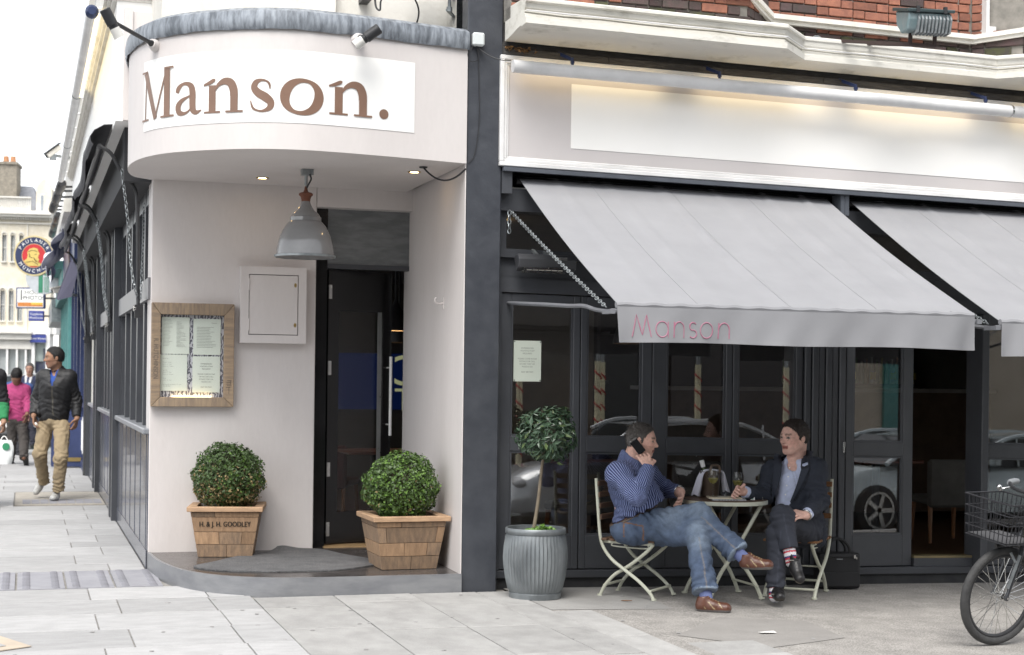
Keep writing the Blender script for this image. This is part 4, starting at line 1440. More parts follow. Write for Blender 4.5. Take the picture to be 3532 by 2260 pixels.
fl = thing('floodlight', 'teal grey finned floodlight on iron arms in front of the red bricks', 'floodlight', (3.09, -.7, 3.95))
fz = 4.03 + G(3.09)
mb = MB()
prof_ = [(-.10, .10), (.115, .02), (.10, -.085), (.02, -.12), (-.075, -.085)]
b0_ = MB(); b0_.extr([(-.155, y, z) for y, z in [(.115, .085), (.10, -.02), (.02, -.095), (-.085, -.09), (-.115, -.02), (-.12, .03)]], (.31, 0, 0))
Mf = Matrix.Rotation(math.radians(-8), 3, 'Z')
C_f = Vector((3.09, -.72, fz))
b0_.xf(Mf, C_f)
build('housing', b0_, mat('teal_grey_alloy', (.23, .33, .35), (.30, .36, .37), rough=.5, metal=.3, scale=12), fl, bevel=.01)
b1_ = MB(); b1_.extr([(-.172, -.14, .025), (-.172, .135, .09), (-.172, .13, .112), (-.172, -.145, .047)], (.344, 0, 0)); b1_.xf(Mf, C_f)
build('rim', b1_, mat('dark_teal_alloy', (.07, .10, .105), rough=.5, metal=.3), fl, bevel=.004)
for i in range(10):
    b2_ = MB(); x = -.09 + i * .026
    b2_.extr([(x, -.112, .025), (x, -.135, -.02), (x, -.108, -.108), (x, -.02, -.112), (x, .0, -.085), (x, -.085, -.085)], (.012, 0, 0)); b2_.xf(Mf, C_f)
    build('fin', b2_, mat('chalky_alloy', (.36, .38, .39), (.2, .22, .23), rough=.7, metal=.2, scale=30), fl)
for x in (-.10, .10):
    b3 = MB(); b3.box(x - .012, -.150, .02, x + .012, -.128, .065); b3.xf(Mf, C_f)
    build('clip', b3, M_blackm, fl)
b4 = MB()
for x in (-.09, .09):
    b4.bar(Vector((x, 0, -.09)), Vector((x, .01, -.17)), .022, .022)
b4.bar((-.10, .01, -.17), (.10, .01, -.17), .02, .02); b4.xf(Mf, C_f)
b4.bar(C_f + Vector((-.09, .02, -.17)), (2.72, -.18, 3.965 + G(2.7)), .022, .022); b4.bar(C_f + Vector((.09, 0, -.17)), (2.93, -.18, 3.965 + G(2.93)), .022, .022)
build('arm', b4, mat('rusty_iron', (.06, .04, .035), rough=.8), fl)
jb2 = thing('junction_box', 'small round grey junction box on the sooty bricks left of the finned floodlight', 'junction box', (2.62, .05, 4.0))
mb = MB(); mb.lathe([(.0, .02), (.035, .02), (.04, 0)], (0, 0, 0), 18, Matrix.Rotation(math.radians(90), 3, 'X')); mb.v = [(p[0] + 2.66, p[1] + .02, p[2] + 4.0 + G(2.6)) for p in mb.v]
mb.cyl((2.66, .02, 4.0 + G(2.6)), (2.80, .03, 3.99 + G(2.6)), .008)
build('box', mb, M_steel, jb2)

# ------------------------------------------------------------------ doormat
dm = thing('doormat', 'charcoal ribbed doormat spread over the dark entrance step', 'doormat', (-1.0, 1.0, .122))
outl = [(-1.72, .72), (-1.55, .47), (-1.3, .355), (-1.05, .33), (-.78, .345), (-.42, .62), (-.36, .78), (-.55, 1.25), (-.68, 1.66), (-.95, 1.70), (-1.02, 1.62), (-1.16, 1.47), (-1.35, 1.28), (-1.55, .98)]
pts = [(p.x, p.y) for p in spline([(x, y, 0) for x, y in outl], 5, True)]
bm = bmesh.new(); vs = [bm.verts.new((x, y, 0)) for x, y in pts]; f = bm.faces.new(vs)
bmesh.ops.triangulate(bm, faces=[f]); bmesh.ops.subdivide_edges(bm, edges=bm.edges, cuts=3, use_grid_fill=True)
mb = MB(); idx = {v: i for i, v in enumerate(bm.verts)}
def mz_(x, y):
    return .1265 + .03 * math.exp(-((x + .95) / .1) ** 2 - ((y - 1.66) / .08) ** 2)
top = [(v.co.x, v.co.y, mz_(v.co.x, v.co.y)) for v in bm.verts]
mb.add(top, [tuple(idx[v] for v in f.verts) for f in bm.faces]); bm.free()
n = len(pts); mb.add([(x, y, mz_(x, y)) for x, y in pts] + [(x, y, .1175) for x, y in pts], [(i, (i + 1) % n, n + (i + 1) % n, n + i) for i in range(n)])
build('mat', mb, mat('charcoal_matting', (.12, .12, .123), (.085, .085, .088), rough=.95, scale=9, bump=.9, bscale=55, fine=.4), dm)

# ------------------------------------------------------------------ wooden planters with box balls
M_plank = mat('crate_wood', (.40, .255, .15), (.27, .17, .10), rough=.75, scale=4, stretch=(9, 9, 1.3), bump=.25, bscale=28, rnd=.22, fine=.1)
M_plankg = mat('weathered_crate_wood', (.30, .20, .125), (.18, .125, .085), rough=.8, scale=5, stretch=(8, 8, 1.5), bump=.3, bscale=28, rnd=.22, fine=.12)
M_rimw = mat('crate_rim_wood', (.46, .30, .18), (.33, .21, .13), rough=.75, scale=4, stretch=(2, 2, 8), bump=.2, bscale=30, rnd=.1, fine=.06)
M_soil = mat('soil', (.03, .02, .014), rough=1., bump=.6, bscale=50)


def planter(loc, rz, label, text=None, seed=1):
    rnd = random.Random(seed)
    t = thing('wooden_planter', label, 'planter', loc, 'tapered wooden planters on the step', local=True, rz=rz)
    b, r, H = .195, .248, .335
    rows = [(0, .092, [(-1, .05), (.05, 1)]), (.094, .185, [(-1, -.2), (-.2, .55), (.55, 1)]), (.187, .295, [(-1, 1)] if text else [(-1, -.75), (-.75, .78), (.78, 1)]), (.297, .332, [(-1, -.3), (-.3, 1)])]
    for k in range(4):
        M = rotz(k * math.pi / 2)
        for ri, (z0, z1, cuts) in enumerate(rows):
            if k != 0:
                c = rnd.uniform(-.5, .5); cuts = [(-1, c), (c, 1)] if ri < 3 and rnd.random() < .5 else [(-1, 1)]
            for (u0, u1) in cuts:
                w0 = b + (r - b) * z0 / H; w1 = b + (r - b) * z1 / H
                pr = rnd.uniform(0, .002); g = .0006
                e0 = .0012 if u0 > -1 else 0; e1 = .0012 if u1 < 1 else 0
                P = [(u0 * w0 + e0, -w0 - pr, z0 + g), (u1 * w0 - e1, -w0 - pr, z0 + g), (u1 * w1 - e1, -w1 - pr, z1 - g), (u0 * w1 + e0, -w1 - pr, z1 - g)]
                mb = MB(); mb.extr([M @ Vector(p) for p in P], M @ Vector((0, .018, 0)))
                warm = rnd.random() < .35 or (text and k == 0 and (ri == 2 or (ri == 1 and u1 == 1)))
                build('plank', mb, M_plank if warm else M_plankg, t, bevel=.0016)
    for k in range(4):
        M = rotz(k * math.pi / 2)
        mb = MB(); mb.extr([M @ Vector(p) for p in [(-.275, -.275, .336), (.275, -.275, .336), (.23, -.21, .336), (-.23, -.21, .336)]], (0, 0, .036))
        build('rim_board', mb, M_rimw, t, bevel=.004)
    mb = MB(); mb.box(-.2, -.2, .28, .2, .2, .325); mb.box(-b + .02, -b + .02, .004, b - .02, b - .02, .02)
    build('soil', mb, M_soil, t)
    if text:
        z = .243; w = b + (r - b) * z / H
        mb = MB(); tilt = Vector((0, -(r - b) / H, 1)).normalized()
        [put_text(mb, text, .054, (dx_, -w - .0066 - abs(dx_) * .2, z), (1, 0, 0), tilt, stretch=.78) for dx_ in (-.0014, 0, .0014)]
        build('stencilled_name', mb, mat('black_stencil', (.035, .028, .022), rough=.9), t)
    return t


def box_ball(loc, R, zc, label, seed, sx=1., dry=.0, green=1.):
    t = thing('box_bush', label, 'bush', loc, 'clipped box bushes in the wooden planters')
    r_ = np.random.default_rng(seed)
    n = 9000
    d = r_.normal(size=(n, 3)); d /= np.linalg.norm(d, axis=1, keepdims=True)
    lump = 1 + .05 * np.sin(d[:, 0] * 7 + seed) * np.sin(d[:, 1] * 6 + 1) + .04 * np.sin(d[:, 2] * 11 + d[:, 0] * 5 + seed) + .03 * np.sin(d[:, 0] * 23) * np.sin(d[:, 2] * 19 + d[:, 1] * 21)
    rr = R * lump * (1 - .28 * r_.random(n) ** 1.6)
    rr[r_.random(n) < .03] *= 1.06
    P = d * rr[:, None]; P[:, 0] *= sx; P[:, 2] = np.where(P[:, 2] > 0, P[:, 2] * .98, P[:, 2] * .9)
    c = np.array([loc[0], loc[1], loc[2] + zc])
    keep = P[:, 2] + zc > .35
    P = P[keep]; dd = d[keep]
    low = r_.random(len(P)) < dry * np.clip(.45 - P[:, 2] / R * .75, 0, 1) ** 1.6
    young = (r_.random(len(P)) < .25 * green) & (~low)
    old = ~(low | young)
    for nm, sel, m_ in (('foliage', old, mat('box_leaf', (.062, .112, .028), (.034, .064, .016), rough=.5, scale=60, lo=.3, hi=.7)),
                        ('young_foliage', young, mat('young_box_leaf', (.12, .22, .035), (.07, .14, .02), rough=.5, scale=60)),
                        ('dry_foliage', low, mat('dry_box_leaf', (.36, .27, .13), (.22, .16, .07), rough=.7, scale=60))):
        if sel.sum():
            mb = MB(); leaves(mb, P[sel] + c, .0125, dd[sel], ratio=.55)
            build(nm, mb, m_, t, kind='stuff')
    mb = MB()
    rd = random.Random(seed)
    for i in range(46):
        a = rd.uniform(0, 6.28); e = rd.uniform(.05, 1.45)
        tip = Vector((math.cos(a) * math.cos(e) * sx, math.sin(a) * math.cos(e), math.sin(e))) * R * .82
        mb.tube([Vector(c) + Vector((0, 0, -R * .85)), Vector(c) + tip * .4 + Vector((0, 0, -R * .3)), Vector(c) + tip], [.006, .004, .002], 4)
    mb.ell(tuple(c), (R * .66 * sx, R * .66, R * .66), 14, 10)
    build('branches', mb, mat('box_twig', (.06, .045, .025), (.03, .035, .015), rough=.9, scale=30), t)
    return t


planter((-1.395, 1.50, .118), math.radians(-11), 'wooden planter stencilled with a black name, below the menu case', 'H. & J. H. GOODLEY', 3)
planter((-.285, .515, .118), math.radians(1), 'wooden planter without lettering at the right end of the step', None, 8)
box_ball((-1.395, 1.50, .118), .272, .565, 'dark green box ball with dry brown lower leaves, in the stencilled planter', 5, 1.0, .55, .35)
box_ball((-.30, .53, .118), .262, .550, 'fresh green box ball in the planter beside the return wall', 9, 1.03, .05, 1.6)

# ------------------------------------------------------------------ zinc tub with bay tree
px_, py_ = .425, -.335
gz = G(px_)
tub = thing('zinc_tub', 'ribbed zinc tub with a rolled rim beside the charcoal pillar', 'plant tub', (px_, py_, gz))
prof_t = [(.0, .003), (.165, .003), (.172, .0), (.176, .035), (.17, .04), (.182, .06), (.2, .14), (.211, .22), (.214, .27), (.210, .34), (.2, .41), (.196, .425), (.204, .432), (.204, .462), (.198, .468), (.187, .466), (.184, .43), (.18, .36), (.0, .36)]
mb = MB(); mb.lathe(prof_t, (px_, py_, gz), 144, None, wave=lambda t, z, r: (.0045 * math.sin(t * 48) if .05 < z < .425 and r > .18 else 0))
build('tub', mb, mat('zinc', (.25, .27, .28), (.155, .17, .18), rough=.5, metal=.55, scale=6, stretch=(1, 1, .5), bump=.1, bscale=40), tub, smooth=True, auto=50)
mb = MB(); mb.lathe([(.181, .40), (.0, .415)], (px_, py_, gz), 32)
build('soil', mb, M_soil, tub)
by = thing('bay_tree', 'clipped bay tree with a round crown on a thin bare trunk in the zinc tub', 'tree', (px_, py_, gz + .41))
cr = Vector((0.486, -0.360, 1.081))
R = .213
d = rng.normal(size=(1150, 3)); d /= np.linalg.norm(d, axis=1, keepdims=True)
lump = 1 + .07 * np.sin(d[:, 0] * 6 + 2) * np.sin(d[:, 1] * 5) + .06 * np.sin(d[:, 2] * 7 + d[:, 0] * 4)
rr = R * lump * (1 - .45 * rng.random(1150) ** 1.4)
P = d * rr[:, None]; P[:, 2] *= .88
upw = d + np.array([0, 0, .5])
mb = MB(); leaves(mb, P + np.array(cr), .031, upw, ratio=.30, jit=.45)
build('crown', mb, mat('bay_leaf', (.060, .105, .062), (.034, .064, .036), rough=.35, scale=25, rnd=0), by)
sel = rng.random(1150) < .16
mb = MB(); leaves(mb, (P * 1.03)[sel] + np.array(cr), .028, upw[sel], ratio=.30, jit=.5)
build('young_leaves', mb, mat('young_bay_leaf', (.11, .16, .06), (.07, .10, .04), rough=.4, scale=25), by)
mb = MB(); base = Vector((px_ - .02, py_, gz + .41))
mb.tube(spline([base, base.lerp(cr, .35) + Vector((.004, 0, 0)), base.lerp(cr, .7) + Vector((-.003, 0, 0)), cr], 6), [.0135 - .005 * i / 18 for i in range(19)], 10)
rd = random.Random(4)
for i in range(30):
    v = Vector((rd.gauss(0, 1), rd.gauss(0, 1), rd.gauss(.2, 1))).normalized() * R * .8
    mb.tube([cr - Vector((0, 0, .08)), cr + v * .45, cr + v], [.005, .0035, .002], 4)
build('trunk', mb, mat('bay_bark', (.22, .18, .13), (.15, .125, .09), rough=.9, scale=18, bump=.3, bscale=60), by, smooth=True)
gc = thing('ground_cover_plant', 'low bright green plant growing at the foot of the bay tree', 'plant', (px_, py_, gz + .41))
a = rng.random(420) * 6.28; q = np.sqrt(rng.random(420)) * .11
P = np.stack([px_ + .03 + q * np.cos(a) * 1.15, py_ - .03 + q * np.sin(a), gz + .43 + rng.random(420) * .06 * (1.2 - q / .11)], 1)
mb = MB(); leaves(mb, P, .014, np.tile([0, -.3, 1.], (420, 1)), ratio=.7)
build('foliage', mb, mat('bright_leaf', (.16, .30, .05), (.09, .19, .03), rough=.5, scale=40), gc, kind='stuff')

# ------------------------------------------------------------------ folding bistro chairs and table
M_celadon = mat('pale_green_steel', (.56, .57, .47), (.48, .48, .39), rough=.45, scale=12, lo=.3, hi=.5)
M_slat = mat('brown_slat', (.13, .072, .042), (.08, .045, .028), rough=.6, scale=8, stretch=(1, 8, 8), rnd=.2)
M_slatw = mat('orange_slat', (.26, .13, .055), (.19, .09, .04), rough=.5, scale=8, stretch=(1, 8, 8), rnd=.15)


def bistro_chair(label, slat, depth=1.):
    dk = depth
    t = thing('folding_chair', label, 'chair', (0, 0, 0), 'folding bistro chairs at the round table', local=True)
    w = .175
    for s in (-1, 1):
        x = s * w
        mb = MB()
        p = spline([(x, .275, .80), (x, .255, .60), (x, .235, .42), (x, .205, .335), (x, .13, .255), (x, .02, .19), (x, -.10, .12), (x, -.19, .05), (x, -.225, .0)], 5)
        mb.tube(p, .0125, 8); mb.cyl((x, -.225, .0), (x, -.225, .012), .02)
        build('back_leg_strut', mb, M_celadon, t, smooth=True)
        x2 = s * (w - .026)
        mb = MB()
        p = spline([(x2, -.205, .372), (x2, -.15, .32), (x2, -.06, .255), (x2, .02, .205), (x2, .12, .15), (x2, .20, .075), (x2, .245, .0)], 5)
        mb.tube(p, .0125, 8); mb.cyl((x2, .245, .0), (x2, .245, .012), .02)
        build('leg', mb, M_celadon, t, smooth=True)
        mb = MB(); mb.bar((x2, .225, .373), (x2, -.21, .369), .012, .018); mb.tube(spline([(x2, .14, .365), (x2, .13, .345), (x2, -.14, .34), (x2, -.16, .362)], 4), .005, 6)
        build('seat_rail', mb, M_celadon, t)
    mb = MB(); mb.cyl((-w, -.195, .06), (w, -.195, .06), .009); mb.cyl((-w + .026, .21, .075), (w - .026, .21, .075), .009); mb.cyl((-w, .02, .198), (w, .02, .198), .006)
    build('cross_bar', mb, M_celadon, t)
    for i in range(7):
        y = .195 - i * .066
        mb = MB(); mb.box(-.19, y - .024, .382, .19, y + .024, .398)
        build('seat_slat', mb, slat, t, bevel=.003)
    for z, y in ((.765, .262), (.69, .254), (.615, .246), (.54, .238)):
        mb = MB(); mb.box(-.185, y - .018, z - .018, .185, y - .004, z + .018)
        build('back_slat', mb, slat, t, bevel=.003)
    for o in t.children:
        o.data.transform(Matrix.Diagonal((1, dk, 1, 1)))
    return t


def place(t, x, y, face):
    t.location = Vector((x, y, G(x))) * U
    t.rotation_euler = (0, 0, math.atan2(face[1], face[0]) + math.pi / 2)


ch1 = bistro_chair('pale green folding chair with brown slats under the man in the striped shirt', M_slat, .87)
place(ch1, 1.165, -.325, (.704, -.71))
ch2 = bistro_chair('pale green folding chair with orange brown slats under the man in the suit', M_slatw)
place(ch2, 2.36, -.36, (-.66, -.75))

TX, TY = 1.765, -.42
tz = G(TX)
H_ = .672
tb = thing('bistro_table', 'round folding table with a wooden top and pale green steel rim', 'table', (TX, TY, tz))
mb = MB(); mb.lathe([(.288, H_ - .030), (.295, H_ - .030), (.295, H_ - .004), (.288, H_ - .004), (.288, H_ - .030)], (TX, TY, tz), 56)
build('rim', mb, M_celadon, tb, smooth=True)
for i in range(6):
    y0 = -.286 + i * .0955; y1 = y0 + .0925
    pts = []
    ym = max(abs(y0), abs(y1))
    ch = lambda y: math.sqrt(max(.2865 ** 2 - y * y, 0))
    n = 7
    pl = [(-ch(y0 + (y1 - y0) * k / n), y0 + (y1 - y0) * k / n) for k in range(n + 1)] + [(ch(y1 + (y0 - y1) * k / n), y1 + (y0 - y1) * k / n) for k in range(n + 1)]
    mb = MB(); mb.prism([(TX + x, TY + y) for x, y in pl], tz + H_ - .022, tz + H_)
    build('top_board', mb, mat('table_board', (.12, .072, .045), (.08, .048, .03), rough=.45, scale=7, stretch=(1, 7, 7), rnd=.15), tb)
for s in (-1, 1):
    for yy in (-.20, .20):
        mb = MB()
        yq = yy * (.9 if s > 0 else .8)
        p = spline([(TX + s * .19, TY + yq, tz + H_ - .03), (TX + s * .02, TY + yq, tz + .36), (TX - s * .10, TY + yq, tz + .19), (TX - s * .16, TY + yq * 1.1, tz + .09), (TX - s * .20, TY + yq * 1.15, tz + .0)], 6)
        mb.tube(p, .0135, 8); mb.cyl((TX - s * .20, TY + yq * 1.15, tz), (TX - s * .20, TY + yq * 1.15, tz + .012), .022)
        build('leg', mb, M_celadon, tb, smooth=True)
mb = MB()
for s in (-1, 1):
    mb.cyl((TX - s * .16, TY - .2, tz + .09), (TX - s * .16, TY + .2, tz + .09), .008); mb.cyl((TX + s * .19, TY - .18, tz + H_ - .035), (TX + s * .19, TY + .18, tz + H_ - .035), .010)
mb.cyl((TX + .01, TY - .18, tz + .345), (TX + .01, TY + .18, tz + .345), .006)
build('cross_bar', mb, M_celadon, tb)
TZ = tz + H_

M_clear = glass('clear_glass', (.98, .985, .98), .035)
bx, by_ = 1.725, -.26
bk = thing('wine_cooler', 'bronze wine cooler bucket with a handle, standing at the back of the table', 'wine cooler', (bx, by_, TZ))
mb = MB(); mb.lathe([(.0, .001), (.058, .001), (.062, .004), (.074, .175), (.077, .18), (.072, .18), (.06, .012), (0, .012)], (bx, by_, TZ), 40)
build('bucket', mb, mat('bronze_plastic', (.14, .105, .08), (.11, .08, .06), rough=.3, metal=.4), bk, smooth=True)
mb = MB(); mb.tube(spline([(bx + .045, by_ - .06, TZ + .172), (bx + .045, by_ - .062, TZ + .20), (bx + .03, by_ - .06, TZ + .222), (bx - .01, by_ - .06, TZ + .222), (bx - .022, by_ - .062, TZ + .20), (bx - .022, by_ - .06, TZ + .172)], 5), .010, 8)
build('handle', mb, mat('bronze_plastic', (.14, .105, .08)), bk, smooth=True)
bo = thing('wine_bottle', 'wine bottle with a white capsule leaning in the bronze cooler', 'bottle', (bx - .02, by_, TZ + .02))
a0_, a1_ = Vector((bx + .0, by_, TZ + .03)), Vector((bx - .062, by_ + .005, TZ + .255)); dd = (a1_ - a0_)
mb = MB(); mb.tube([a0_, a0_ + dd * .55, a0_ + dd * .72, a0_ + dd * .8], [.033, .033, .018, .014], 16)
build('bottle', mb, mat('green_bottle', (.04, .06, .02), rough=.1), bo, smooth=True)
mb = MB(); mb.tube([a0_ + dd * .8, a0_ + dd * 1.0], [.0155, .0165], 16)
build('capsule', mb, M_sign, bo, smooth=True)
nk = thing('napkin', 'white napkin draped over the wine cooler with both ends hanging down', 'napkin', (bx, by_, TZ + .19))
M_nap = mat('white_linen', (.72, .72, .80), (.66, .66, .74), rough=.9, scale=8)
for pts, wd in [([(bx - .02, TZ + .190), (bx - .055, TZ + .186), (bx - .080, TZ + .15), (bx - .095, TZ + .10), (bx - .118, TZ + .02)], .055), ([(bx - .01, TZ + .193), (bx + .05, TZ + .188), (bx + .082, TZ + .175), (bx + .10, TZ + .11), (bx + .118, TZ + .045)], .04)]:
    rows = []
    sp = spline([(p[0], 0, p[1]) for p in pts], 4)
    for i, p in enumerate(sp):
        k = i / (len(sp) - 1); ww = wd * (.35 + .75 * k); row = []
        for j in range(13):
            v = j / 12 * 2 - 1
            row.append((p.x + .014 * k * math.sin(v * 7), by_ - .02 + v * ww, p.z - .012 * k * abs(v) + .004 * math.sin(v * 9 + k * 4)))
        rows.append(row)
    mb = MB(); mb.sheet(rows, .003); build('fold', mb, M_nap, nk, smooth=True)


def wine_mat():
    if 'white_wine' in MATS:
        return MATS['white_wine']
    m, nt, out = _nodes('white_wine'); L = nt.links
    t = nt.nodes.new('ShaderNodeBsdfTransparent'); t.inputs[0].default_value = (.93, .9, .6, 1)
    d = nt.nodes.new('ShaderNodeBsdfTranslucent'); d.inputs[0].default_value = (.80, .78, .38, 1)
    g = nt.nodes.new('ShaderNodeBsdfGlossy'); g.inputs['Roughness'].default_value = .05
    a = nt.nodes.new('ShaderNodeMixShader'); a.inputs[0].default_value = .42; b = nt.nodes.new('ShaderNodeMixShader'); b.inputs[0].default_value = .05
    L.new(t.outputs[0], a.inputs[1]); L.new(d.outputs[0], a.inputs[2]); L.new(a.outputs[0], b.inputs[1]); L.new(g.outputs[0], b.inputs[2]); L.new(b.outputs[0], out.inputs[0])
    MATS['white_wine'] = m
    return m


def wine_glass(c, label, H=.185, fill=.32):
    t = thing('wine_glass', label, 'wine glass', c, 'wine glasses on the round table')
    x, y, z = c
    mb = MB(); mb.lathe([(.0, .0), (.032, .0), (.033, .0015), (.008, .006), (.0042, .012), (.0038, .075), (.006, .082), (.022, .094), (.034, .115), (.0375, .135), (.036, .160), (.031, H), (.030, H), (.035, .160), (.0363, .135), (.033, .116), (.021, .0955), (.0, .086)], c, 28)
    build('glass', mb, M_clear, t, smooth=True)
    mb = MB(); mb.lathe([(.0, .087), (.0205, .0968), (.032, .117), (.0345, .127), (.0, .127)], c, 28)
    build('white_wine', mb, wine_mat(), t, smooth=True)
    return t


wine_glass((1.64, -.50, TZ + .021), 'glass of white wine standing on the papers, nearer the striped shirt man')
wine_glass((1.835, -.475, TZ + .001), 'glass of white wine held by the stem by the man in the suit')
bkz = TZ + .0005
mg = thing('magazine', 'grey ring folder with printed spine lying on the table under the notepad', 'folder', (1.72, -.56, bkz))
Mr = rotz(math.radians(-14)); cM = Vector((1.725, -.55, bkz))
mb = MB(); mb.box(-.115, -.075, 0, .115, .10, .010); mb.xf(Mr, cM)
build('folder', mb, mat('grey_folder', (.45, .46, .48), rough=.4), mg, bevel=.002)
mb = MB()
for i in range(7):
    mb.box(-.075 + i * .02, -.0758, .003, -.063 + i * .02, -.0752, .0075)
mb.xf(Mr, cM); build('spine_print', mb, M_ink, mg)
np_ = thing('notepad', 'cream notepad with loose pages lying on the grey folder', 'notepad', (1.715, -.535, bkz + .0105))
mb = MB(); Mn = rotz(math.radians(-17)); cN = Vector((1.715, -.53, bkz + .0105)); mb.box(-.115, -.07, 0, .105, .09, .0085); mb.xf(Mn, cN)
build('pages', mb, mat('cream_paper', (.62, .56, .42), (.58, .52, .39), rough=.9), np_)
mb = MB(); mb.tube([cN + Mn @ Vector((.045 * math.cos(q) - .01, .02 + .02 * math.sin(q), .0095)) for q in [i * .32 for i in range(2, 18)]], .0012, 4)
build('pencil_line', mb, M_ink, np_)
at_ = thing('ashtray', 'clear glass ashtray behind the notepad', 'ashtray', (1.80, -.33, bkz))
mb = MB(); mb.lathe([(.0, .0), (.042, .0), (.046, .025), (.04, .025), (.036, .006), (.0, .006)], (1.80, -.33, bkz), 24)
build('bowl', mb, M_clear, at_, smooth=True)
ck = thing('cigarette_packet', 'white cigarette packet on the right edge of the table', 'cigarette packet', (1.885, -.56, bkz))
mb = MB(); Mc = rotz(math.radians(-22)); mb.box(-.042, -.027, 0, .042, .027, .021); mb.xf(Mc, Vector((1.885, -.545, bkz)))
build('packet', mb, M_sign, ck, bevel=.002)
mb = MB(); mb.box(-.025, -.0274, .006, -.012, -.0271, .014); mb.box(.008, -.0274, .006, .03, -.0271, .014); mb.xf(Mc, Vector((1.885, -.545, bkz)))
build('printed_band', mb, mat('packet_green', (.12, .35, .25)), ck)
mb = MB(); mb.box(-.03, -.02, .0215, .018, .02, .023); mb.xf(Mc, Vector((1.885, -.545, bkz)))
build('printed_lid', mb, mat('packet_blue', (.18, .28, .55)), ck)
lg = thing('lighter', 'dark lighter lying beside the cigarette packet', 'lighter', (1.95, -.53, bkz))
mb = MB(); mb.bar((1.93, -.52, bkz + .008), (1.985, -.535, bkz + .008), .018, .012)
build('body', mb, M_blackm, lg); mb = MB(); mb.bar((1.985, -.535, bkz + .008), (1.998, -.5385, bkz + .008), .016, .012); build('cap', mb, M_chrome, lg)

# ------------------------------------------------------------------ briefcase
bc = thing('briefcase', 'black soft briefcase with a zip standing behind the suited man\'s chair', 'briefcase', (2.80, -.16, G(2.8)))
Mb = rotz(math.radians(-10)); cB = Vector((2.815, -.10, G(2.8)))
mb = MB(); mb.box(-.158, -.07, .002, .158, .07, .262); mb.xf(Mb, cB)
M_bag = mat('black_nylon', (.016, .016, .018), (.011, .011, .012), rough=.6, bump=.3, bscale=200)
build('body', mb, M_bag, bc, bevel=.028, sub=4)
mb = MB(); mb.box(-.148, -.082, .02, .148, -.071, .125); mb.xf(Mb, cB)
build('front_pocket', mb, M_bag, bc, bevel=.005)
mb = MB(); mb.tube([Mb @ Vector((x, -.0735, .235)) + cB for x in (-.13, 0, .135)], .004, 6)
build('zip', mb, M_blackm, bc)
mb = MB(); mb.box(.10, -.082, .225, .115, -.074, .25); mb.box(.118, -.08, .218, .126, -.074, .235); mb.xf(Mb, cB)
build('zip_pull', mb, M_chrome, bc)
mb = MB(); mb.box(-.025, -.074, .216, .02, -.0705, .222); mb.xf(Mb, cB)
build('name_plate', mb, M_steel, bc)
for y in (-.045, .045):
    mb = MB(); mb.tube([Mb @ p + cB for p in spline([(-.095, y, .24), (-.09, y, .30), (-.06, y, .345), (-.01, y * .6, .362), (.04, y, .345), (.075, y, .30), (.08, y, .24)], 6)], .0115, 8)
    build('handle', mb, M_bag, bc, smooth=True)

# ------------------------------------------------------------------ bicycle at the right edge
bik = thing('bicycle', 'dark bicycle with a wire front basket, cut off by the right edge of the photo', 'bicycle', (2.47, -2.52, G(2.47)))
bo_ = Vector((2.478, -2.535, G(2.478)))
ex = Vector((.985, .17, 0)).normalized(); ey = Vector((-ex.y, ex.x, 0))      # ex backwards along the bike, ey to its far side
lean = math.radians(8)
ez = Vector((0, 0, 1)) * math.cos(lean) - ey * math.sin(lean); ey2 = ey * math.cos(lean) + Vector((0, 0, 1)) * math.sin(lean)
BK = lambda x, y, z: bo_ + ex * x + ey2 * y + ez * z
RW = .287


def bwheel(x):
    n = 56
    mb = MB(); mb.tube([BK(x + (RW - .023) * math.cos(a), 0, RW + (RW - .023) * math.sin(a)) for a in [2 * math.pi * i / n for i in range(n)]], .0235, 12, closed=True)
    ty = build('tyre', mb, M_rubber, bik, smooth=True)
    mb = MB(); mb.tube([BK(x + (RW - .052) * math.cos(a), 0, RW + (RW - .052) * math.sin(a)) for a in [2 * math.pi * i / n for i in range(n)]], .011, 8, closed=True)
    build('rim', mb, M_blackm, bik, smooth=True)
    mb = MB()
    for i in range(32):
        a = 2 * math.pi * i / 32; s = 1 if i % 2 else -1; tw = 1.25 if (i // 2) % 2 else -1.25
        mb.cyl(BK(x + .022 * math.cos(a + tw), s * .030, RW + .022 * math.sin(a + tw)), BK(x + (RW - .055) * math.cos(a), 0, RW + (RW - .055) * math.sin(a)), .0018, n=5)
    build('spokes', mb, M_chrome, bik)
    mb = MB(); mb.cyl(BK(x, -.03, RW), BK(x, .03, RW), .013); mb.cyl(BK(x, -.034, RW), BK(x, -.030, RW), .022); mb.cyl(BK(x, .034, RW), BK(x, .030, RW), .022); mb.cyl(BK(x, -.065, RW), BK(x, .065, RW), .006)
    build('hub', mb, M_chrome, bik)


bwheel(0); bwheel(.98)
M_bike = mat('dark_grey_bike_paint', (.035, .037, .042), rough=.3, coat=.4)
mb = MB()
for s in (-1, 1):
    mb.tube(spline([BK(0, s * .052, RW), BK(.035, s * .052, RW + .11), BK(.075, s * .048, RW + .24), BK(.105, s * .03, RW + .325)], 5), [.011 + .004 * i / 15 for i in range(16)], 10)
    mb.cyl(BK(0, s * .060, RW), BK(0, s * .046, RW), .016)
mb.cyl(BK(.105, -.035, RW + .325), BK(.105, .035, RW + .325), .016); mb.cyl(BK(.105, 0, RW + .325), BK(.17, 0, RW + .53), .017)
build('fork', mb, M_bike, bik, smooth=True)
mb = MB(); mb.tube([BK((RW + .016) * math.cos(a), 0, RW + (RW + .016) * math.sin(a)) for a in [math.radians(q) for q in range(40, 105, 8)]], .012, 6)
mb.v = [tuple(Vector(p)) for p in mb.v]
build('mudguard', mb, M_blackm, bik, smooth=True)
mb = MB()
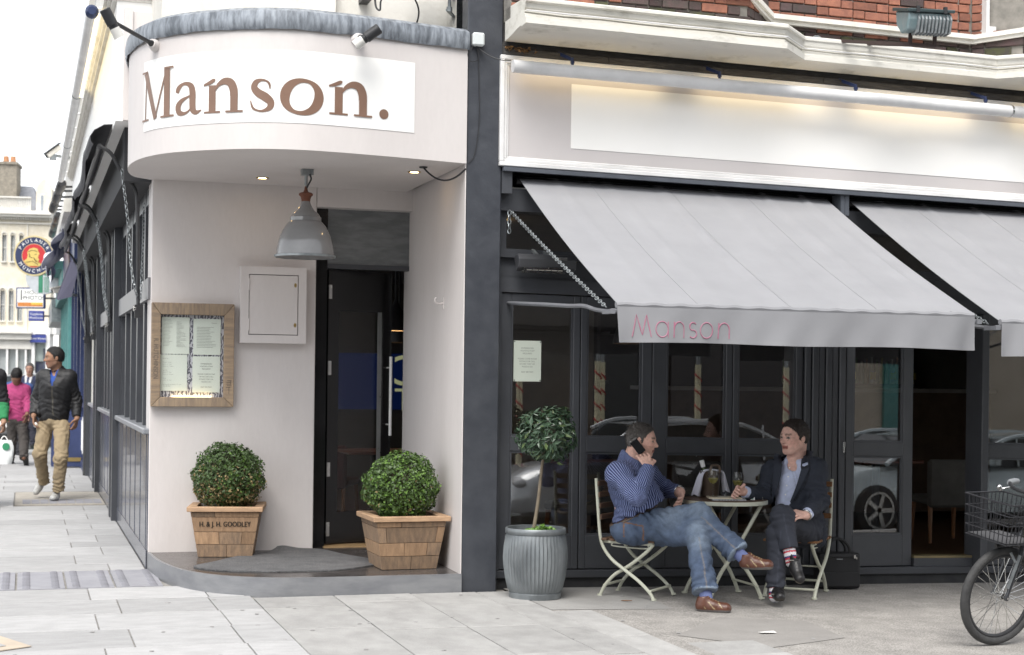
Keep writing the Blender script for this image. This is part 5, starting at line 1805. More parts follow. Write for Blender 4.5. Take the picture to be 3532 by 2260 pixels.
for s in (-1, 1):
    mb.tube([BK(.075, s * .05, RW + .20), BK(.03, s * .055, RW + .215), BK(.015, s * .03, RW + .26)], .008, 6)
mb.bar(BK(.06, -.058, RW + .25), BK(-.01, -.062, RW + .06), .007, .018)
build('brake_caliper', mb, M_steel, bik)
mb = MB(); J1 = BK(.14, 0, RW + .42); J2 = BK(.50, 0, .24); J3 = BK(.64, 0, .66); J4 = BK(.98, 0, RW)
for a, b, r in [(J1, J2, .017), (BK(.155, 0, RW + .47), J3, .015), (J3, J2, .014), (J2, J4, .011), (J3, J4, .010)]:
    mb.cyl(a, b, r, n=12)
mb.cyl(J3, BK(.67, 0, .80), .012)
build('frame', mb, M_bike, bik, smooth=True)
mb = MB(); mb.ell(BK(.67, 0, .82), (.13, .06, .03), 14, 8)
build('saddle', mb, M_rubber, bik, smooth=True)
mb = MB(); mb.cyl(BK(.17, 0, RW + .53), BK(.155, 0, .875), .014); mb.tube(spline([BK(.30, -.27, .895), BK(.20, -.22, .90), BK(.13, -.10, .885), BK(.13, .10, .885), BK(.20, .22, .90), BK(.30, .27, .895)], 6), .011, 8)
build('handlebar', mb, M_blackm, bik, smooth=True)
for s in (-1, 1):
    mb = MB(); mb.tube([BK(.18, s * .205, .899), BK(.20, s * .22, .90), BK(.28, s * .262, .897), BK(.315, s * .275, .894)], [.014, .018, .018, .015], 10)
    build('grip', mb, mat('grey_grip', (.22, .23, .24), rough=.6), bik, smooth=True)
    mb = MB(); mb.tube(spline([BK(.15, s * .16, .885), BK(.10, s * .18, .87), BK(.14, s * .23, .85), BK(.20, s * .26, .855)], 5), .006, 6); mb.ell(BK(.07, s * .17, .885), .016, 10, 6)
    build('brake_lever', mb, M_chrome, bik, smooth=True)
mb = MB()
bx0, bx1, bw_, bz0, bz1 = -.16, .10, .16, .625, .855
ta = 1.12
for z, k in ((bz0, 1.), (bz0 + .055, 1.03), (bz0 + .11, 1.06), (bz0 + .165, 1.09), (bz1, ta)):
    cxm = (bx0 + bx1) / 2; hx = (bx1 - bx0) / 2 * k; hy = bw_ * k
    mb.tube([BK(cxm - hx, -hy, z), BK(cxm + hx, -hy, z), BK(cxm + hx, hy, z), BK(cxm - hx, hy, z)], .0035 if z < bz1 else .005, 5, closed=True)
for i in range(11):
    u = -1 + 2 * i / 10
    for s in (-1, 1):
        cxm = (bx0 + bx1) / 2; hx = (bx1 - bx0) / 2
        mb.cyl(BK(cxm + hx * s, bw_ * u, bz0), BK(cxm + hx * s * ta, bw_ * u * ta, bz1), .0025, n=4)
        mb.cyl(BK(cxm + hx * u, bw_ * s, bz0), BK(cxm + hx * u * ta, bw_ * s * ta, bz1), .0025, n=4)
for i in range(9):
    mb.cyl(BK(bx0 + (bx1 - bx0) * i / 8, -bw_, bz0), BK(bx0 + (bx1 - bx0) * i / 8, bw_, bz0), .0025, n=4)
build('wire_basket', mb, mat('dark_wire', (.045, .045, .05), rough=.4, metal=.5), bik)
mb = MB(); P_ = [BK(bx0 + .01, -bw_ + .01, bz0 + .006), BK(bx1 - .01, -bw_ + .01, bz0 + .006), BK(bx1 - .01, bw_ - .01, bz0 + .006), BK(bx0 + .01, bw_ - .01, bz0 + .006)]
mb.extr(P_, ez * .003)
build('basket_floor', mb, mat('grey_mesh_floor', (.09, .09, .095), rough=.6), bik)
mb = MB(); mb.bar(BK(.09, 0, .70), BK(.145, 0, .72), .05, .012); mb.bar(BK(-.02, 0, bz0 - .006), BK(.11, 0, RW + .33), .02, .01)
build('basket_bracket', mb, M_blackm, bik)
mb = MB(); mb.obox(BK(.115, -.12, .80), (.045, .02, .035)); build('bell_box', mb, M_chrome, bik)
mb = MB(); mb.tube(spline([BK(.10, -.16, .88), BK(.02, -.10, .84), BK(.02, -.02, .72), BK(.06, .03, .58), BK(.03, .04, .55)], 6), .004, 5)
build('brake_cable', mb, M_blackm, bik)
mb = MB(); mb.obox(BK(.13, -.02, .66), (.03, .03, .10)); build('yellow_reflector', mb, mat('hi_vis_yellow', (.55, .5, .05)), bik)
mb = MB(); mb.cyl(BK(.50, -.12, .24), BK(.50, .12, .24), .012); mb.bar(BK(.50, -.12, .24), BK(.50, -.12, .10), .02, .02); mb.bar(BK(.50, .12, .24), BK(.50, .12, .38), .02, .02); mb.cyl(BK(.50, -.06, .24), BK(.50, -.055, .24), .075, n=24)
build('crank', mb, M_steel, bik)
mb = MB(); mb.bar(BK(.62, -.02, .16), BK(.66, -.16, .03), .012, .012); build('kickstand', mb, M_steel, bik)


# ------------------------------------------------------------------ people: signed distance sculpting
FW = np.array((.297, .95487, 0.)); RT = np.array((.95487, -.297, 0.)); UPV = np.array((0, 0, 1.))


class Sdf:
    def __init__(s, vox):
        s.vox = vox; s.ops = []

    def cap(s, a, b, ra, rb=None, k=.02):
        s.ops.append(('cap', np.array(a, float), np.array(b, float), ra, ra if rb is None else rb, k)); return s

    def chain(s, pts, rs, k=.02):
        for i in range(len(pts) - 1):
            s.cap(pts[i], pts[i + 1], rs[i], rs[i + 1], k)
        return s

    def ell(s, c, r, M=None, k=.02):
        s.ops.append(('ell', np.array(c, float), np.array(r, float), np.eye(3) if M is None else np.array(M, float), k)); return s

    def carve(s, c, r, M=None, k=.01):
        s.ops.append(('carve', np.array(c, float), np.array(r, float), np.eye(3) if M is None else np.array(M, float), k)); return s

    def cut(s, p, n, rad):
        """Remove what lies beyond the plane (p, n) within a ball around p."""
        n = np.array(n, float); s.ops.append(('cut', np.array(p, float), n / np.linalg.norm(n), rad)); return s

    def mesh(s):
        v = s.vox
        lo = np.full(3, 1e9); hi = np.full(3, -1e9)
        for o in s.ops:
            if o[0] == 'cap':
                r = max(o[3], o[4]); lo = np.minimum(lo, np.minimum(o[1], o[2]) - r); hi = np.maximum(hi, np.maximum(o[1], o[2]) + r)
            elif o[0] == 'ell':
                r = o[2].max(); lo = np.minimum(lo, o[1] - r); hi = np.maximum(hi, o[1] + r)
        lo -= 4 * v; hi += 4 * v
        n = np.ceil((hi - lo) / v).astype(int) + 1
        F = np.full(n, .3, np.float32)
        ax = [lo[i] + v * np.arange(n[i]) for i in range(3)]
        for o in s.ops:
            if o[0] == 'cap':
                m = max(o[3], o[4]) + o[5] + 3 * v; a = np.minimum(o[1], o[2]) - m; b = np.maximum(o[1], o[2]) + m
            elif o[0] == 'ell':
                m = o[2].max() + o[4] + 3 * v; a = o[1] - m; b = o[1] + m
            elif o[0] == 'carve':
                m = o[2].max() + o[4] + 3 * v; a = o[1] - m; b = o[1] + m
            else:
                a = o[1] - o[3]; b = o[1] + o[3]
            i0 = np.clip(np.floor((a - lo) / v).astype(int), 0, n); i1 = np.clip(np.ceil((b - lo) / v).astype(int) + 1, 0, n)
            if (i1 <= i0).any():
                continue
            sl = tuple(slice(i0[i], i1[i]) for i in range(3))
            X, Y, Z = np.meshgrid(*[ax[i][sl[i]] for i in range(3)], indexing='ij')
            P = np.stack([X, Y, Z], -1)
            if o[0] == 'cap':
                ba = o[2] - o[1]; pa = P - o[1]
                t = np.clip((pa @ ba) / max(ba @ ba, 1e-9), 0, 1)
                d = np.linalg.norm(pa - t[..., None] * ba, axis=-1) - (o[3] + (o[4] - o[3]) * t)
            elif o[0] in ('ell', 'carve'):
                q = (P - o[1]) @ o[3].T
                k0 = np.linalg.norm(q / o[2], axis=-1); k1 = np.linalg.norm(q / o[2] ** 2, axis=-1) + 1e-9
                d = k0 * (k0 - 1) / k1
            if o[0] in ('cap', 'ell'):
                k = o[-1]; f = F[sl]
                h = np.clip(.5 + .5 * (f - d) / k, 0, 1)
                F[sl] = f + (d - f) * h - k * h * (1 - h)
            elif o[0] == 'carve':
                k = o[-1]; f = F[sl]; d = -d
                h = np.clip(.5 + .5 * (d - f) / k, 0, 1)
                F[sl] = f + (d - f) * h + k * h * (1 - h)
            else:
                pd = (P - o[1]); dist = np.linalg.norm(pd, axis=-1); w = pd @ o[2]
                F[sl] = np.where(dist < o[3], np.maximum(F[sl], w), F[sl])
        return surface_nets(F, lo, v)


def surface_nets(F, lo, v):
    ins = F < 0
    n = np.array(F.shape)
    cs = np.zeros(n - 1, np.int8)
    for i in (0, 1):
        for j in (0, 1):
            for k in (0, 1):
                cs += ins[i:n[0] - 1 + i, j:n[1] - 1 + j, k:n[2] - 1 + k]
    ci = np.argwhere((cs > 0) & (cs < 8))
    idx = np.full(n - 1, -1, np.int64); idx[tuple(ci.T)] = np.arange(len(ci))
    acc = np.zeros((len(ci), 3)); cnt = np.zeros(len(ci))
    cor = [(i, j, k) for i in (0, 1) for j in (0, 1) for k in (0, 1)]
    for a in range(8):
        for b in range(a + 1, 8):
            da = np.array(cor[a]); db = np.array(cor[b])
            if np.abs(da - db).sum() != 1:
                continue
            fa = F[tuple((ci + da).T)]; fb = F[tuple((ci + db).T)]
            m = (fa < 0) != (fb < 0)
            t = np.where(m, fa / np.where(m, fa - fb, 1), 0)
            acc += np.where(m[:, None], da + t[:, None] * (db - da), 0); cnt += m
    V = lo + v * (ci + acc / cnt[:, None])
    faces = []
    for ax_ in range(3):
        u, w = [(1, 2), (2, 0), (0, 1)][ax_]
        sl0 = [slice(None)] * 3; sl1 = [slice(None)] * 3
        sl0[ax_] = slice(0, n[ax_] - 1); sl1[ax_] = slice(1, n[ax_])
        A = ins[tuple(sl0)]; B = ins[tuple(sl1)]
        for flip in (False, True):
            m = (A & ~B) if not flip else (~A & B)
            e = np.argwhere(m)
            e = e[(e[:, u] > 0) & (e[:, w] > 0) & (e[:, u] < n[u] - 1) & (e[:, w] < n[w] - 1)]
            du = np.zeros(3, int); du[u] = 1; dw = np.zeros(3, int); dw[w] = 1
            q = [idx[tuple((e - du - dw).T)], idx[tuple((e - dw).T)], idx[tuple(e.T)], idx[tuple((e - du).T)]]
            if flip:
                q = q[::-1]
            faces.append(np.stack(q, 1))
    return V, np.concatenate(faces)


def vnormals(V, Fc):
    N = np.zeros_like(V)
    fn = np.cross(V[Fc[:, 2]] - V[Fc[:, 0]], V[Fc[:, 3]] - V[Fc[:, 1]])
    for i in range(4):
        np.add.at(N, Fc[:, i], fn)
    return N / (np.linalg.norm(N, axis=1, keepdims=True) + 1e-12)


def folds(V, seed, wl=.07):
    r = np.random.default_rng(seed); out = np.zeros(len(V))
    warp = np.stack([np.sin(V @ (r.normal(size=3) * 14) + i) for i in range(3)], 1) * .03
    Q = V + warp
    for i in range(6):
        d = r.normal(size=3); d /= np.linalg.norm(d)
        s = np.sin(Q @ (d * 2 * np.pi / (wl * r.uniform(.6, 1.6))) + r.uniform(0, 6))
        out += (1 - np.abs(s)) * 2 - 1 if i < 3 else s
    return out / 6


def flesh(name, meshes, m, parent, colfn=None, st=None, fold=0., seed=1, mask=None, wl=.07, label=None, creases=()):
    """Link one or more sculpted shells as ONE mesh with a colour attribute."""
    Vs = []; Fs = []; k = 0
    for V, Fc in meshes:
        Vs.append(V); Fs.append(Fc + k); k += len(V)
    V = np.concatenate(Vs); Fc = np.concatenate(Fs)
    if mask is not None:
        keep = ~mask(V, vnormals(V, Fc)); Fc = Fc[keep[Fc].all(1)]
        used = np.unique(Fc); mp = np.full(len(V), -1); mp[used] = np.arange(len(used)); V = V[used]; Fc = mp[Fc]
    N = vnormals(V, Fc)
    raw = V.copy()
    if fold:
        f = folds(V, seed, wl); V = V + N * (f * fold)[:, None]
    for ci, (cc_, axd, cw, cr_, amp) in enumerate(creases):
        cc_ = np.array(cc_, float); axd = np.array(axd, float); axd = axd / np.linalg.norm(axd); q = raw - cc_
        other = np.cross(axd, (.3, .5, .8)); u_ = q @ axd + .35 * np.abs(q @ other) + .02 * np.sin(raw @ np.array((31., 17., 23.)) + ci)
        V = V + N * (amp * (np.abs(np.sin(np.pi * u_ / cw)) * 2 - 1.2) * np.exp(-(q * q).sum(1) / cr_ ** 2))[:, None]
    P = np.array(POS[parent.name])
    me = bpy.data.meshes.new(name)
    me.from_pydata([tuple(p) for p in (V - P) * U], [], [tuple(q) for q in Fc])
    me.polygons.foreach_set('use_smooth', [True] * len(me.polygons))
    me.materials.append(m)
    if colfn is not None:
        a = me.attributes.new('col', 'FLOAT_COLOR', 'POINT')
        c = np.ones((len(V), 4), np.float32); c[:, :3] = colfn(raw, N)
        a.data.foreach_set('color', c.ravel())
    if st is not None:
        a = me.attributes.new('st', 'FLOAT', 'POINT'); a.data.foreach_set('value', st(raw).astype(np.float32))
    o = bpy.data.objects.new(name, me); COL.objects.link(o); o.parent = parent
    POS[o.name] = POS[parent.name]; SHEAR[o.name] = False
    if label:
        o['label'] = label
    return o


def axes(f, u):
    f = np.array(f, float); f /= np.linalg.norm(f); u = np.array(u, float); u = u - f * (f @ u); u /= np.linalg.norm(u)
    r = np.cross(f, u)
    return r, f, u            # right of the face, forward, up


def add_head(S, c, f, u, h):
    r, f, u = axes(f, u); c = np.array(c, float); M = np.stack([r, f, u])
    p = lambda a, b, d: c + (r * a + f * b + u * d) * h
    S.ell(p(0, -.05, .10), np.array((.335, .415, .39)) * h, M, .02 * h)
    S.ell(p(0, .11, -.20), np.array((.27, .27, .30)) * h, M, .12 * h)
    S.ell(p(0, .06, .0), np.array((.31, .33, .30)) * h, M, .08 * h)
    S.cap(p(-.08, .25, -.41), p(.08, .25, -.41), .085 * h, k=.08 * h)
    for s in (-1, 1):
        S.cap(p(s * .24, -.02, -.24), p(s * .10, .22, -.38), .07 * h, .07 * h, .08 * h)
        S.cap(p(s * .06, .355, .075), p(s * .20, .29, .085), .04 * h, .035 * h, .05 * h)
        S.ell(p(s * .17, .27, -.10), np.array((.09, .07, .07)) * h, M, .06 * h)
        S.carve(p(s * .135, .405, .01), np.array((.085, .07, .05)) * h, M, .05 * h)
        S.ell(p(s * .135, .315, .005), np.array((.055, .045, .035)) * h, M, .012 * h)
        S.ell(p(s * .345, -.04, -.03), np.array((.035, .075, .125)) * h, M, .03 * h)
    S.cap(p(0, .355, .03), p(0, .455, -.115), .028 * h, .048 * h, .04 * h)
    S.cap(p(-.05, .40, -.13), p(.05, .40, -.13), .035 * h, k=.03 * h)
    S.cap(p(-.07, .355, -.245), p(.07, .355, -.245), .032 * h, k=.025 * h)
    S.cap(p(-.06, .345, -.295), p(.06, .345, -.295), .034 * h, k=.02 * h)


def face_colour(c, f, u, h, skin, brow, lip=(.42, .16, .13), stubble=0.):
    r, f, u = axes(f, u); c = np.array(c, float); skin = np.array(skin)

    def fn(V, N):
        q = (V - c) / h; a = q @ r; b = q @ f; d = q @ u
        col = np.tile(skin, (len(V), 1))
        near = np.linalg.norm(q, axis=1) < .62
        fl = np.exp(-((np.abs(a) - .2) ** 2 / .02 + (d + .12) ** 2 / .02)) * near * (b > .1)
        col = col * (1 - .25 * fl[:, None]) + np.array(skin) * np.array((1.12, .78, .75)) * .25 * fl[:, None]
        if stubble:
            s = near & (d < -.13) & (b > -.05) & (d > -.52)
            col[s] = col[s] * (1 - stubble) + np.array((.08, .06, .055)) * stubble
        m = near & (b > .24) & (d > .07) & (d < .125) & (np.abs(a) > .055) & (np.abs(a) < .235)
        col[m] = col[m] * .35 + np.array(brow) * .65
        m = near & (b > .22) & (np.abs(d - .005) < .026) & (np.abs(np.abs(a) - .135) < .062)
        col[m] = np.array((.30, .25, .22))
        m = near & (b > .22) & (np.abs(d - .004) < .024) & (np.abs(np.abs(a) - .135) < .024)
        col[m] = np.array((.02, .015, .012))
        m = near & (b > .28) & (d < -.225) & (d > -.32) & (np.abs(a) < .115)
        col[m] = np.array(lip)
        m = near & (b > .28) & (np.abs(d + .27) < .012) & (np.abs(a) < .11)
        col[m] = np.array(lip) * .45
        return col
    return fn


def add_hair(S, c, f, u, h, hairline=.30, side=.02, back=-.30, thick=.035):
    r, f, u = axes(f, u); c = np.array(c, float); M = np.stack([r, f, u])
    p = lambda a, b, d: c + (r * a + f * b + u * d) * h
    S.ell(p(0, -.05, .105), np.array((.335 + thick, .415 + thick, .39 + thick)) * h, M, .01 * h)
    S.ell(p(0, -.17, -.06), np.array((.30, .28, .26)) * h, M, .05 * h)
    S.carve(p(0, .42, hairline - .52), np.array((.62, .40, .50)) * h, M, .03 * h)
    for s in (-1, 1):
        S.carve(p(s * .42, .10, -.34), np.array((.20, .24, .34)) * h, M, .03 * h)
        S.carve(p(s * .40, -.06, -.16), np.array((.10, .12, .20)) * h, M, .02 * h)
    S.cut(p(0, -.2, back), -u, .8 * h)
    for s in (-1, 1):
        S.cap(p(s * (.325 + thick * .4), .03, .14), p(s * .325, .06, -.06), .035 * h, .022 * h, .03 * h)


def add_hand(S, wrist, dirv, palm, thumb_side, curl=.5, L=.165, fr=.0085, spread=.0, thumb_curl=.3):
    """Palm, four unequal bent fingers and a thumb leaving the palm's side."""
    w = np.array(wrist, float); d = np.array(dirv, float); d /= np.linalg.norm(d)
    n = np.array(palm, float); n = n - d * (n @ d); n /= np.linalg.norm(n)
    s = np.cross(d, n) * (1 if thumb_side > 0 else -1)        # towards the thumb
    pl = L * .50; pw = L * .22
    for q in (-1, -.33, .33, 1):
        S.cap(w + d * L * .08 + s * pw * q * .55, w + d * pl + s * pw * q, .0115 * L / .165, .0105 * L / .165, .012)
    lens = {1: .40, .33: .46, -.33: .43, -1: .34}
    for q, ln in lens.items():
        b = w + d * pl + s * pw * q; ang = curl * (.8 if q == 1 else 1.)
        p = b; dd = d + s * q * spread; dd /= np.linalg.norm(dd)
        segs = [.45, .32, .23]; r = fr
        for i, sg in enumerate(segs):
            a = ang * (.75 if i == 0 else .9)
            nd = dd * math.cos(a) + n * math.sin(a); n2 = n * math.cos(a) - dd * math.sin(a)
            e = p + nd * L * ln * sg
            S.cap(p, e, r, r * .92, .004); p, dd, r = e, nd, r * .92
            n_ = n2
            # keep the palm normal turning with the finger
            if i == 0:
                n0 = n.copy()
            n = n2
        n = n0
    b = w + d * L * .14 + s * pw * .9
    t1 = b + (d * .55 + s * .75 + n * .25) * L * .22
    t2 = t1 + (d * .85 + s * (.30 - thumb_curl) + n * (.25 + thumb_curl)) * L * .20
    t3 = t2 + (d * .9 - s * thumb_curl * .8 + n * (.2 + thumb_curl)) * L * .14
    S.cap(b, t1, fr * 1.5, fr * 1.2, .012); S.cap(t1, t2, fr * 1.15, fr, .004); S.cap(t2, t3, fr, fr * .85, .004)


M_skin = mat('skin', (.5, .3, .22), .78, rough=.62, attr='col', scale=45, bump=.25, bscale=150, spec=.3)
def strands(parent, mesh, f, col, n=900, ln=.030, seed=1, name='hair_strands'):
    """Short separate locks lying over the scalp, a little lifted."""
    V, Fc = mesh; N = vnormals(V, Fc); r_ = np.random.default_rng(seed); i = r_.integers(0, len(V), n)
    d = -np.array(f) * .6 + UPV * -.35 + r_.normal(size=(n, 3)) * .55; nn = N[i]
    d = d - nn * (d * nn).sum(1, keepdims=True) + nn * .22; d /= np.linalg.norm(d, axis=1, keepdims=True)
    w = np.cross(d, nn); w /= np.linalg.norm(w, axis=1, keepdims=True) + 1e-9
    L = ln * r_.uniform(.5, 1.2, (n, 1)); b = V[i] - nn * .002
    vs = np.stack([b - w * .0028, b + w * .0028, b + d * L + nn * .003], 1).reshape(-1, 3)
    mb = MB(); mb.add(vs, [(3 * k, 3 * k + 1, 3 * k + 2) for k in range(n)])
    return build(name, mb, mat('strand_%d' % int(col[0] * 1000), col, tuple(c * .45 for c in col), rough=.5, scale=70, lo=.35, hi=.65), parent, kind='stuff')


M_cloth = mat('cloth', (.5, .5, .5), .80, rough=.88, attr='col', scale=14, bump=.25, bscale=180)
M_denim = mat('denim', (.5, .5, .5), .72, rough=.9, attr='col', scale=26, bump=.4, bscale=320, fine=.12)
M_hair = mat('hair', (.1, .1, .1), .55, rough=.55, attr='col', scale=60, bump=.9, bscale=170, stretch=(1, 1, .35))
M_leather = mat('shoe_leather', (.1, .1, .1), .7, rough=.38, attr='col', scale=18, bump=.25, bscale=70)
M_jleather = mat('jacket_leather', (.1, .1, .1), .6, rough=.58, attr='col', scale=10, bump=.5, bscale=45)


def flat(c):
    c = np.array(c)
    return lambda V, N: np.tile(c, (len(V), 1))


def seg_dist(V, a, b):
    a = np.array(a, float); b = np.array(b, float); ba = b - a
    t = np.clip(((V - a) @ ba) / (ba @ ba), 0, 1)
    return np.linalg.norm(V - a - t[:, None] * ba, axis=1), t


def shoe(parent, heel, dirv, up, L, col, sole, W=.040, name='shoe', sole_h=.016, stripe=None, label=None):
    h = np.array(heel, float); r, d, u = axes(dirv, up)
    S = Sdf(.0055)
    S.cap(h + d * .04 + u * .035, h + d * L * .45 + u * .035, W * .95, W * 1.0, .02)
    S.cap(h + d * L * .45 + u * .03, h + d * (L - W) + u * .026, W * 1.0, W * .92, .02)
    S.cap(h + d * .045 + u * .05, h + d * .05 + u * .085, W * .95, W * .88, .02)
    S.cap(h + d * .05 + u * .07, h + d * L * .5 + u * .045, W * .85, W * .75, .02)
    S.cut(h + d * L * .5, -u, L)
    S.carve(h + d * .045 + u * .115, np.array((.032, .036, .035)), np.stack([r, d, u]), .006)
    o = np.array(col); so = np.array(sole)

    def fn(V, N):
        z = (V - h) @ u; x = (V - h) @ d / L; s = (V - h) @ r
        c = np.tile(o, (len(V), 1)); c[z < sole_h + .004 * (x > .7)] = so
        if stripe is not None:
            m = (np.abs(((x - .42) * 1.3 + (z - .05) * 5) % .32) < .05) & (np.abs(s) > W * .55) & (z > sole_h + .006) & (z < .07) & (x > .25) & (x < .75)
            c[m] = np.array(stripe)
            m = (np.abs(s) < .016) & (x > .36) & (x < .66) & (z > .05) & (np.abs((x * L) % .016) < .007)
            c[m] = np.array(stripe) * .8
        return c
    return flesh(name, [S.mesh()], M_leather, parent, fn, label=label)



# ---------------------------------------------------------------- the man in the striped shirt
m1 = thing('person', 'man in a blue striped shirt and jeans sitting with legs crossed, phone at his ear', 'person', (1.18, -.38, G(1.18)))
hd = np.array((1.128, -0.466, 1.049)); hf = (0.860, -0.500, -0.101); hu = (0.057, -0.018, 0.998); hh = .232
nb = np.array((1.080, -0.399, 0.905))
sR = np.array((0.943, -0.524, 0.821)); sL = np.array((1.238, -0.249, 0.814))
eR = np.array((0.980, -0.755, 0.696)); wR = np.array((1.098, -0.666, 0.880))
eL = np.array((1.406, -0.238, 0.700)); wL = np.array((1.422, -0.453, 0.695))
ch = np.array((1.086, -0.390, 0.749)); be = np.array((1.129, -0.425, 0.618)); pe = np.array((1.103, -0.395, 0.489))
hR = np.array((1.100, -0.489, 0.455)); hL = np.array((1.189, -0.359, 0.432))
kR = np.array((1.414, -0.764, 0.566)); aR = np.array((1.608, -0.992, 0.328))
kL = np.array((1.370, -0.845, 0.445)); aL = np.array((1.356, -1.029, 0.077))
B = Sdf(.011)
B.cap(pe, ch, .12, .13, .04).cap(ch, nb, .12, .06, .04)
B.chain([sR, eR, wR], [.05, .043, .031]).chain([sL, eL, wL], [.05, .043, .031])
B.chain([hR, kR, aR], [.075, .055, .038]).chain([hL, kL, aL], [.075, .055, .038])
B.cap(nb, hd - np.array(hu) * .05, .062, .060, .02)
H = Sdf(.0052)
add_head(H, hd, hf, hu, hh)
H.cap(nb + UPV * .0, hd + UPV * -.05 - np.array(hf) * .03, .064, .062, .03)
HR = Sdf(.0042)
HR.cap(wR + (eR - wR) * .2, wR, .033, .030)
add_hand(HR, wR, np.array((1.086, -0.589, 0.960)) - wR, FW * .9 - RT * .25, -1, .42, .165, .0088, .06)
HL = Sdf(.0042)
HL.cap(wL + (eL - wL) * .35, wL, .034, .031)
add_hand(HL, wL, np.array((1.391, -0.548, 0.625)) - wL, -RT * .6 - FW * .2, 1, .5, .165, .0088)
SK1 = (.80, .50, .40)
flesh('body', [B.mesh(), H.mesh(), HR.mesh(), HL.mesh()], M_skin, m1, face_colour(hd, hf, hu, hh, SK1, (.06, .05, .045), stubble=.12))
Hh = Sdf(.0052); add_hair(Hh, hd, hf, hu, hh, .36, back=-.22, thick=.020)
rr_, ff_, uu_ = axes(hf, hu)


def haircol(V, N):
    q = (V - hd) / hh; g = np.clip(1 - (q @ uu_ + .1) / .3, 0, 1)[:, None] * .6
    return np.array((.085, .074, .066)) * (1 - g) + np.array((.24, .225, .215)) * g


HM = Hh.mesh(); flesh('hair', [HM], M_hair, m1, haircol, fold=.004, wl=.02); strands(m1, HM, hf, (.11, .095, .085), 1500, .020, 1)


def stripes_mat(name, base, line, period, width):
    m, nt, out = _nodes(name); L = nt.links
    p = nt.nodes.new('ShaderNodeBsdfPrincipled'); p.inputs['Roughness'].default_value = .85
    a = nt.nodes.new('ShaderNodeAttribute'); a.attribute_name = 'st'
    d = nt.nodes.new('ShaderNodeMath'); d.operation = 'DIVIDE'; d.inputs[1].default_value = period; L.new(a.outputs['Fac'], d.inputs[0])
    fr = nt.nodes.new('ShaderNodeMath'); fr.operation = 'FRACT'; L.new(d.outputs[0], fr.inputs[0])
    pp_ = nt.nodes.new('ShaderNodeMath'); pp_.operation = 'PINGPONG'; pp_.inputs[1].default_value = .5; L.new(fr.outputs[0], pp_.inputs[0])
    g = nt.nodes.new('ShaderNodeMapRange'); g.inputs[1].default_value = width * .5 - .06; g.inputs[2].default_value = width * .5 + .06
    L.new(pp_.outputs[0], g.inputs[0])
    mx = nt.nodes.new('ShaderNodeMix'); mx.data_type = 'RGBA'; mx.inputs[6].default_value = (*line, 1); mx.inputs[7].default_value = (*base, 1)
    L.new(g.outputs[0], mx.inputs['Factor']); L.new(mx.outputs[2], p.inputs['Base Color'])
    n2 = nt.nodes.new('ShaderNodeTexNoise'); n2.inputs['Scale'].default_value = 160
    b = nt.nodes.new('ShaderNodeBump'); b.inputs['Strength'].default_value = .2; b.inputs['Distance'].default_value = .005
    L.new(n2.outputs[0], b.inputs['Height']); L.new(b.outputs[0], p.inputs['Normal'])
    L.new(p.outputs[0], out.inputs[0]); return m


T = Sdf(.0085)
T.cap(pe + UPV * .0, be, .142, .155, .05).cap(be, ch, .150, .150, .05).ell(be + RT * .035 - FW * .02, (.135, .14, .12), None, .05)
T.cap(ch, nb - UPV * .05, .145, .085, .06).cap(nb - UPV * .035, sR, .075, .078, .05).cap(nb - UPV * .035, sL, .075, .078, .05)
T.cap(sR, ch - UPV * .02, .085, .11, .05).cap(sL, ch - UPV * .02, .085, .11, .05)
T.chain([sR, eR], [.080, .066], .03).cap(eR, eR + (wR - eR) * .96, .063, .047, .02)
T.chain([sL, eL], [.075, .060], .03).cap(eL, eL + (wL - eL) * .80, .058, .050, .02)
T.cut(eR + (wR - eR) * 1.0, wR - eR, .075); T.cut(eL + (wL - eL) * .90, wL - eL, .075)
T.cap(nb - UPV * .02 - RT * .02, nb + UPV * .030 - RT * .012, .078, .070, .02)
T.carve(hd - UPV * .06 + RT * .01, (.062, .062, .10), None, .006)
T.cut(nb + UPV * .036 + RT * .02, np.array((0.432, -0.226, 0.873)), .10)
wa = np.array((1.064, -0.404, 0.536)); wnrm = np.array((0.427, -0.133, -0.894))
T.cut(wa, wnrm, .30)
limbs = [(sR, eR, .07), (eR, wR, .055), (sL, eL, .07), (eL, wL, .055)]


def st_shirt(V):
    up = np.array((-0.169, 0.053, 0.984)); ax1 = np.array((0.792, -0.587, 0.167))
    q = V - ch; ang = np.arctan2(q @ np.cross(up, ax1), q @ ax1)
    out = ang * .155
    best = np.linalg.norm(q - np.outer(q @ up, up), axis=1) - .150
    for a, b, r in limbs:
        d, t = seg_dist(V, a, b); sel = (d - r) < best - .004
        ba = (b - a) / np.linalg.norm(b - a); u0 = np.cross(ba, FW); u0 /= np.linalg.norm(u0); u1 = np.cross(ba, u0)
        pq = V - a
        out = np.where(sel, np.arctan2(pq @ u0, pq @ u1) * r, out); best = np.where(sel, d - r, best)
    return out


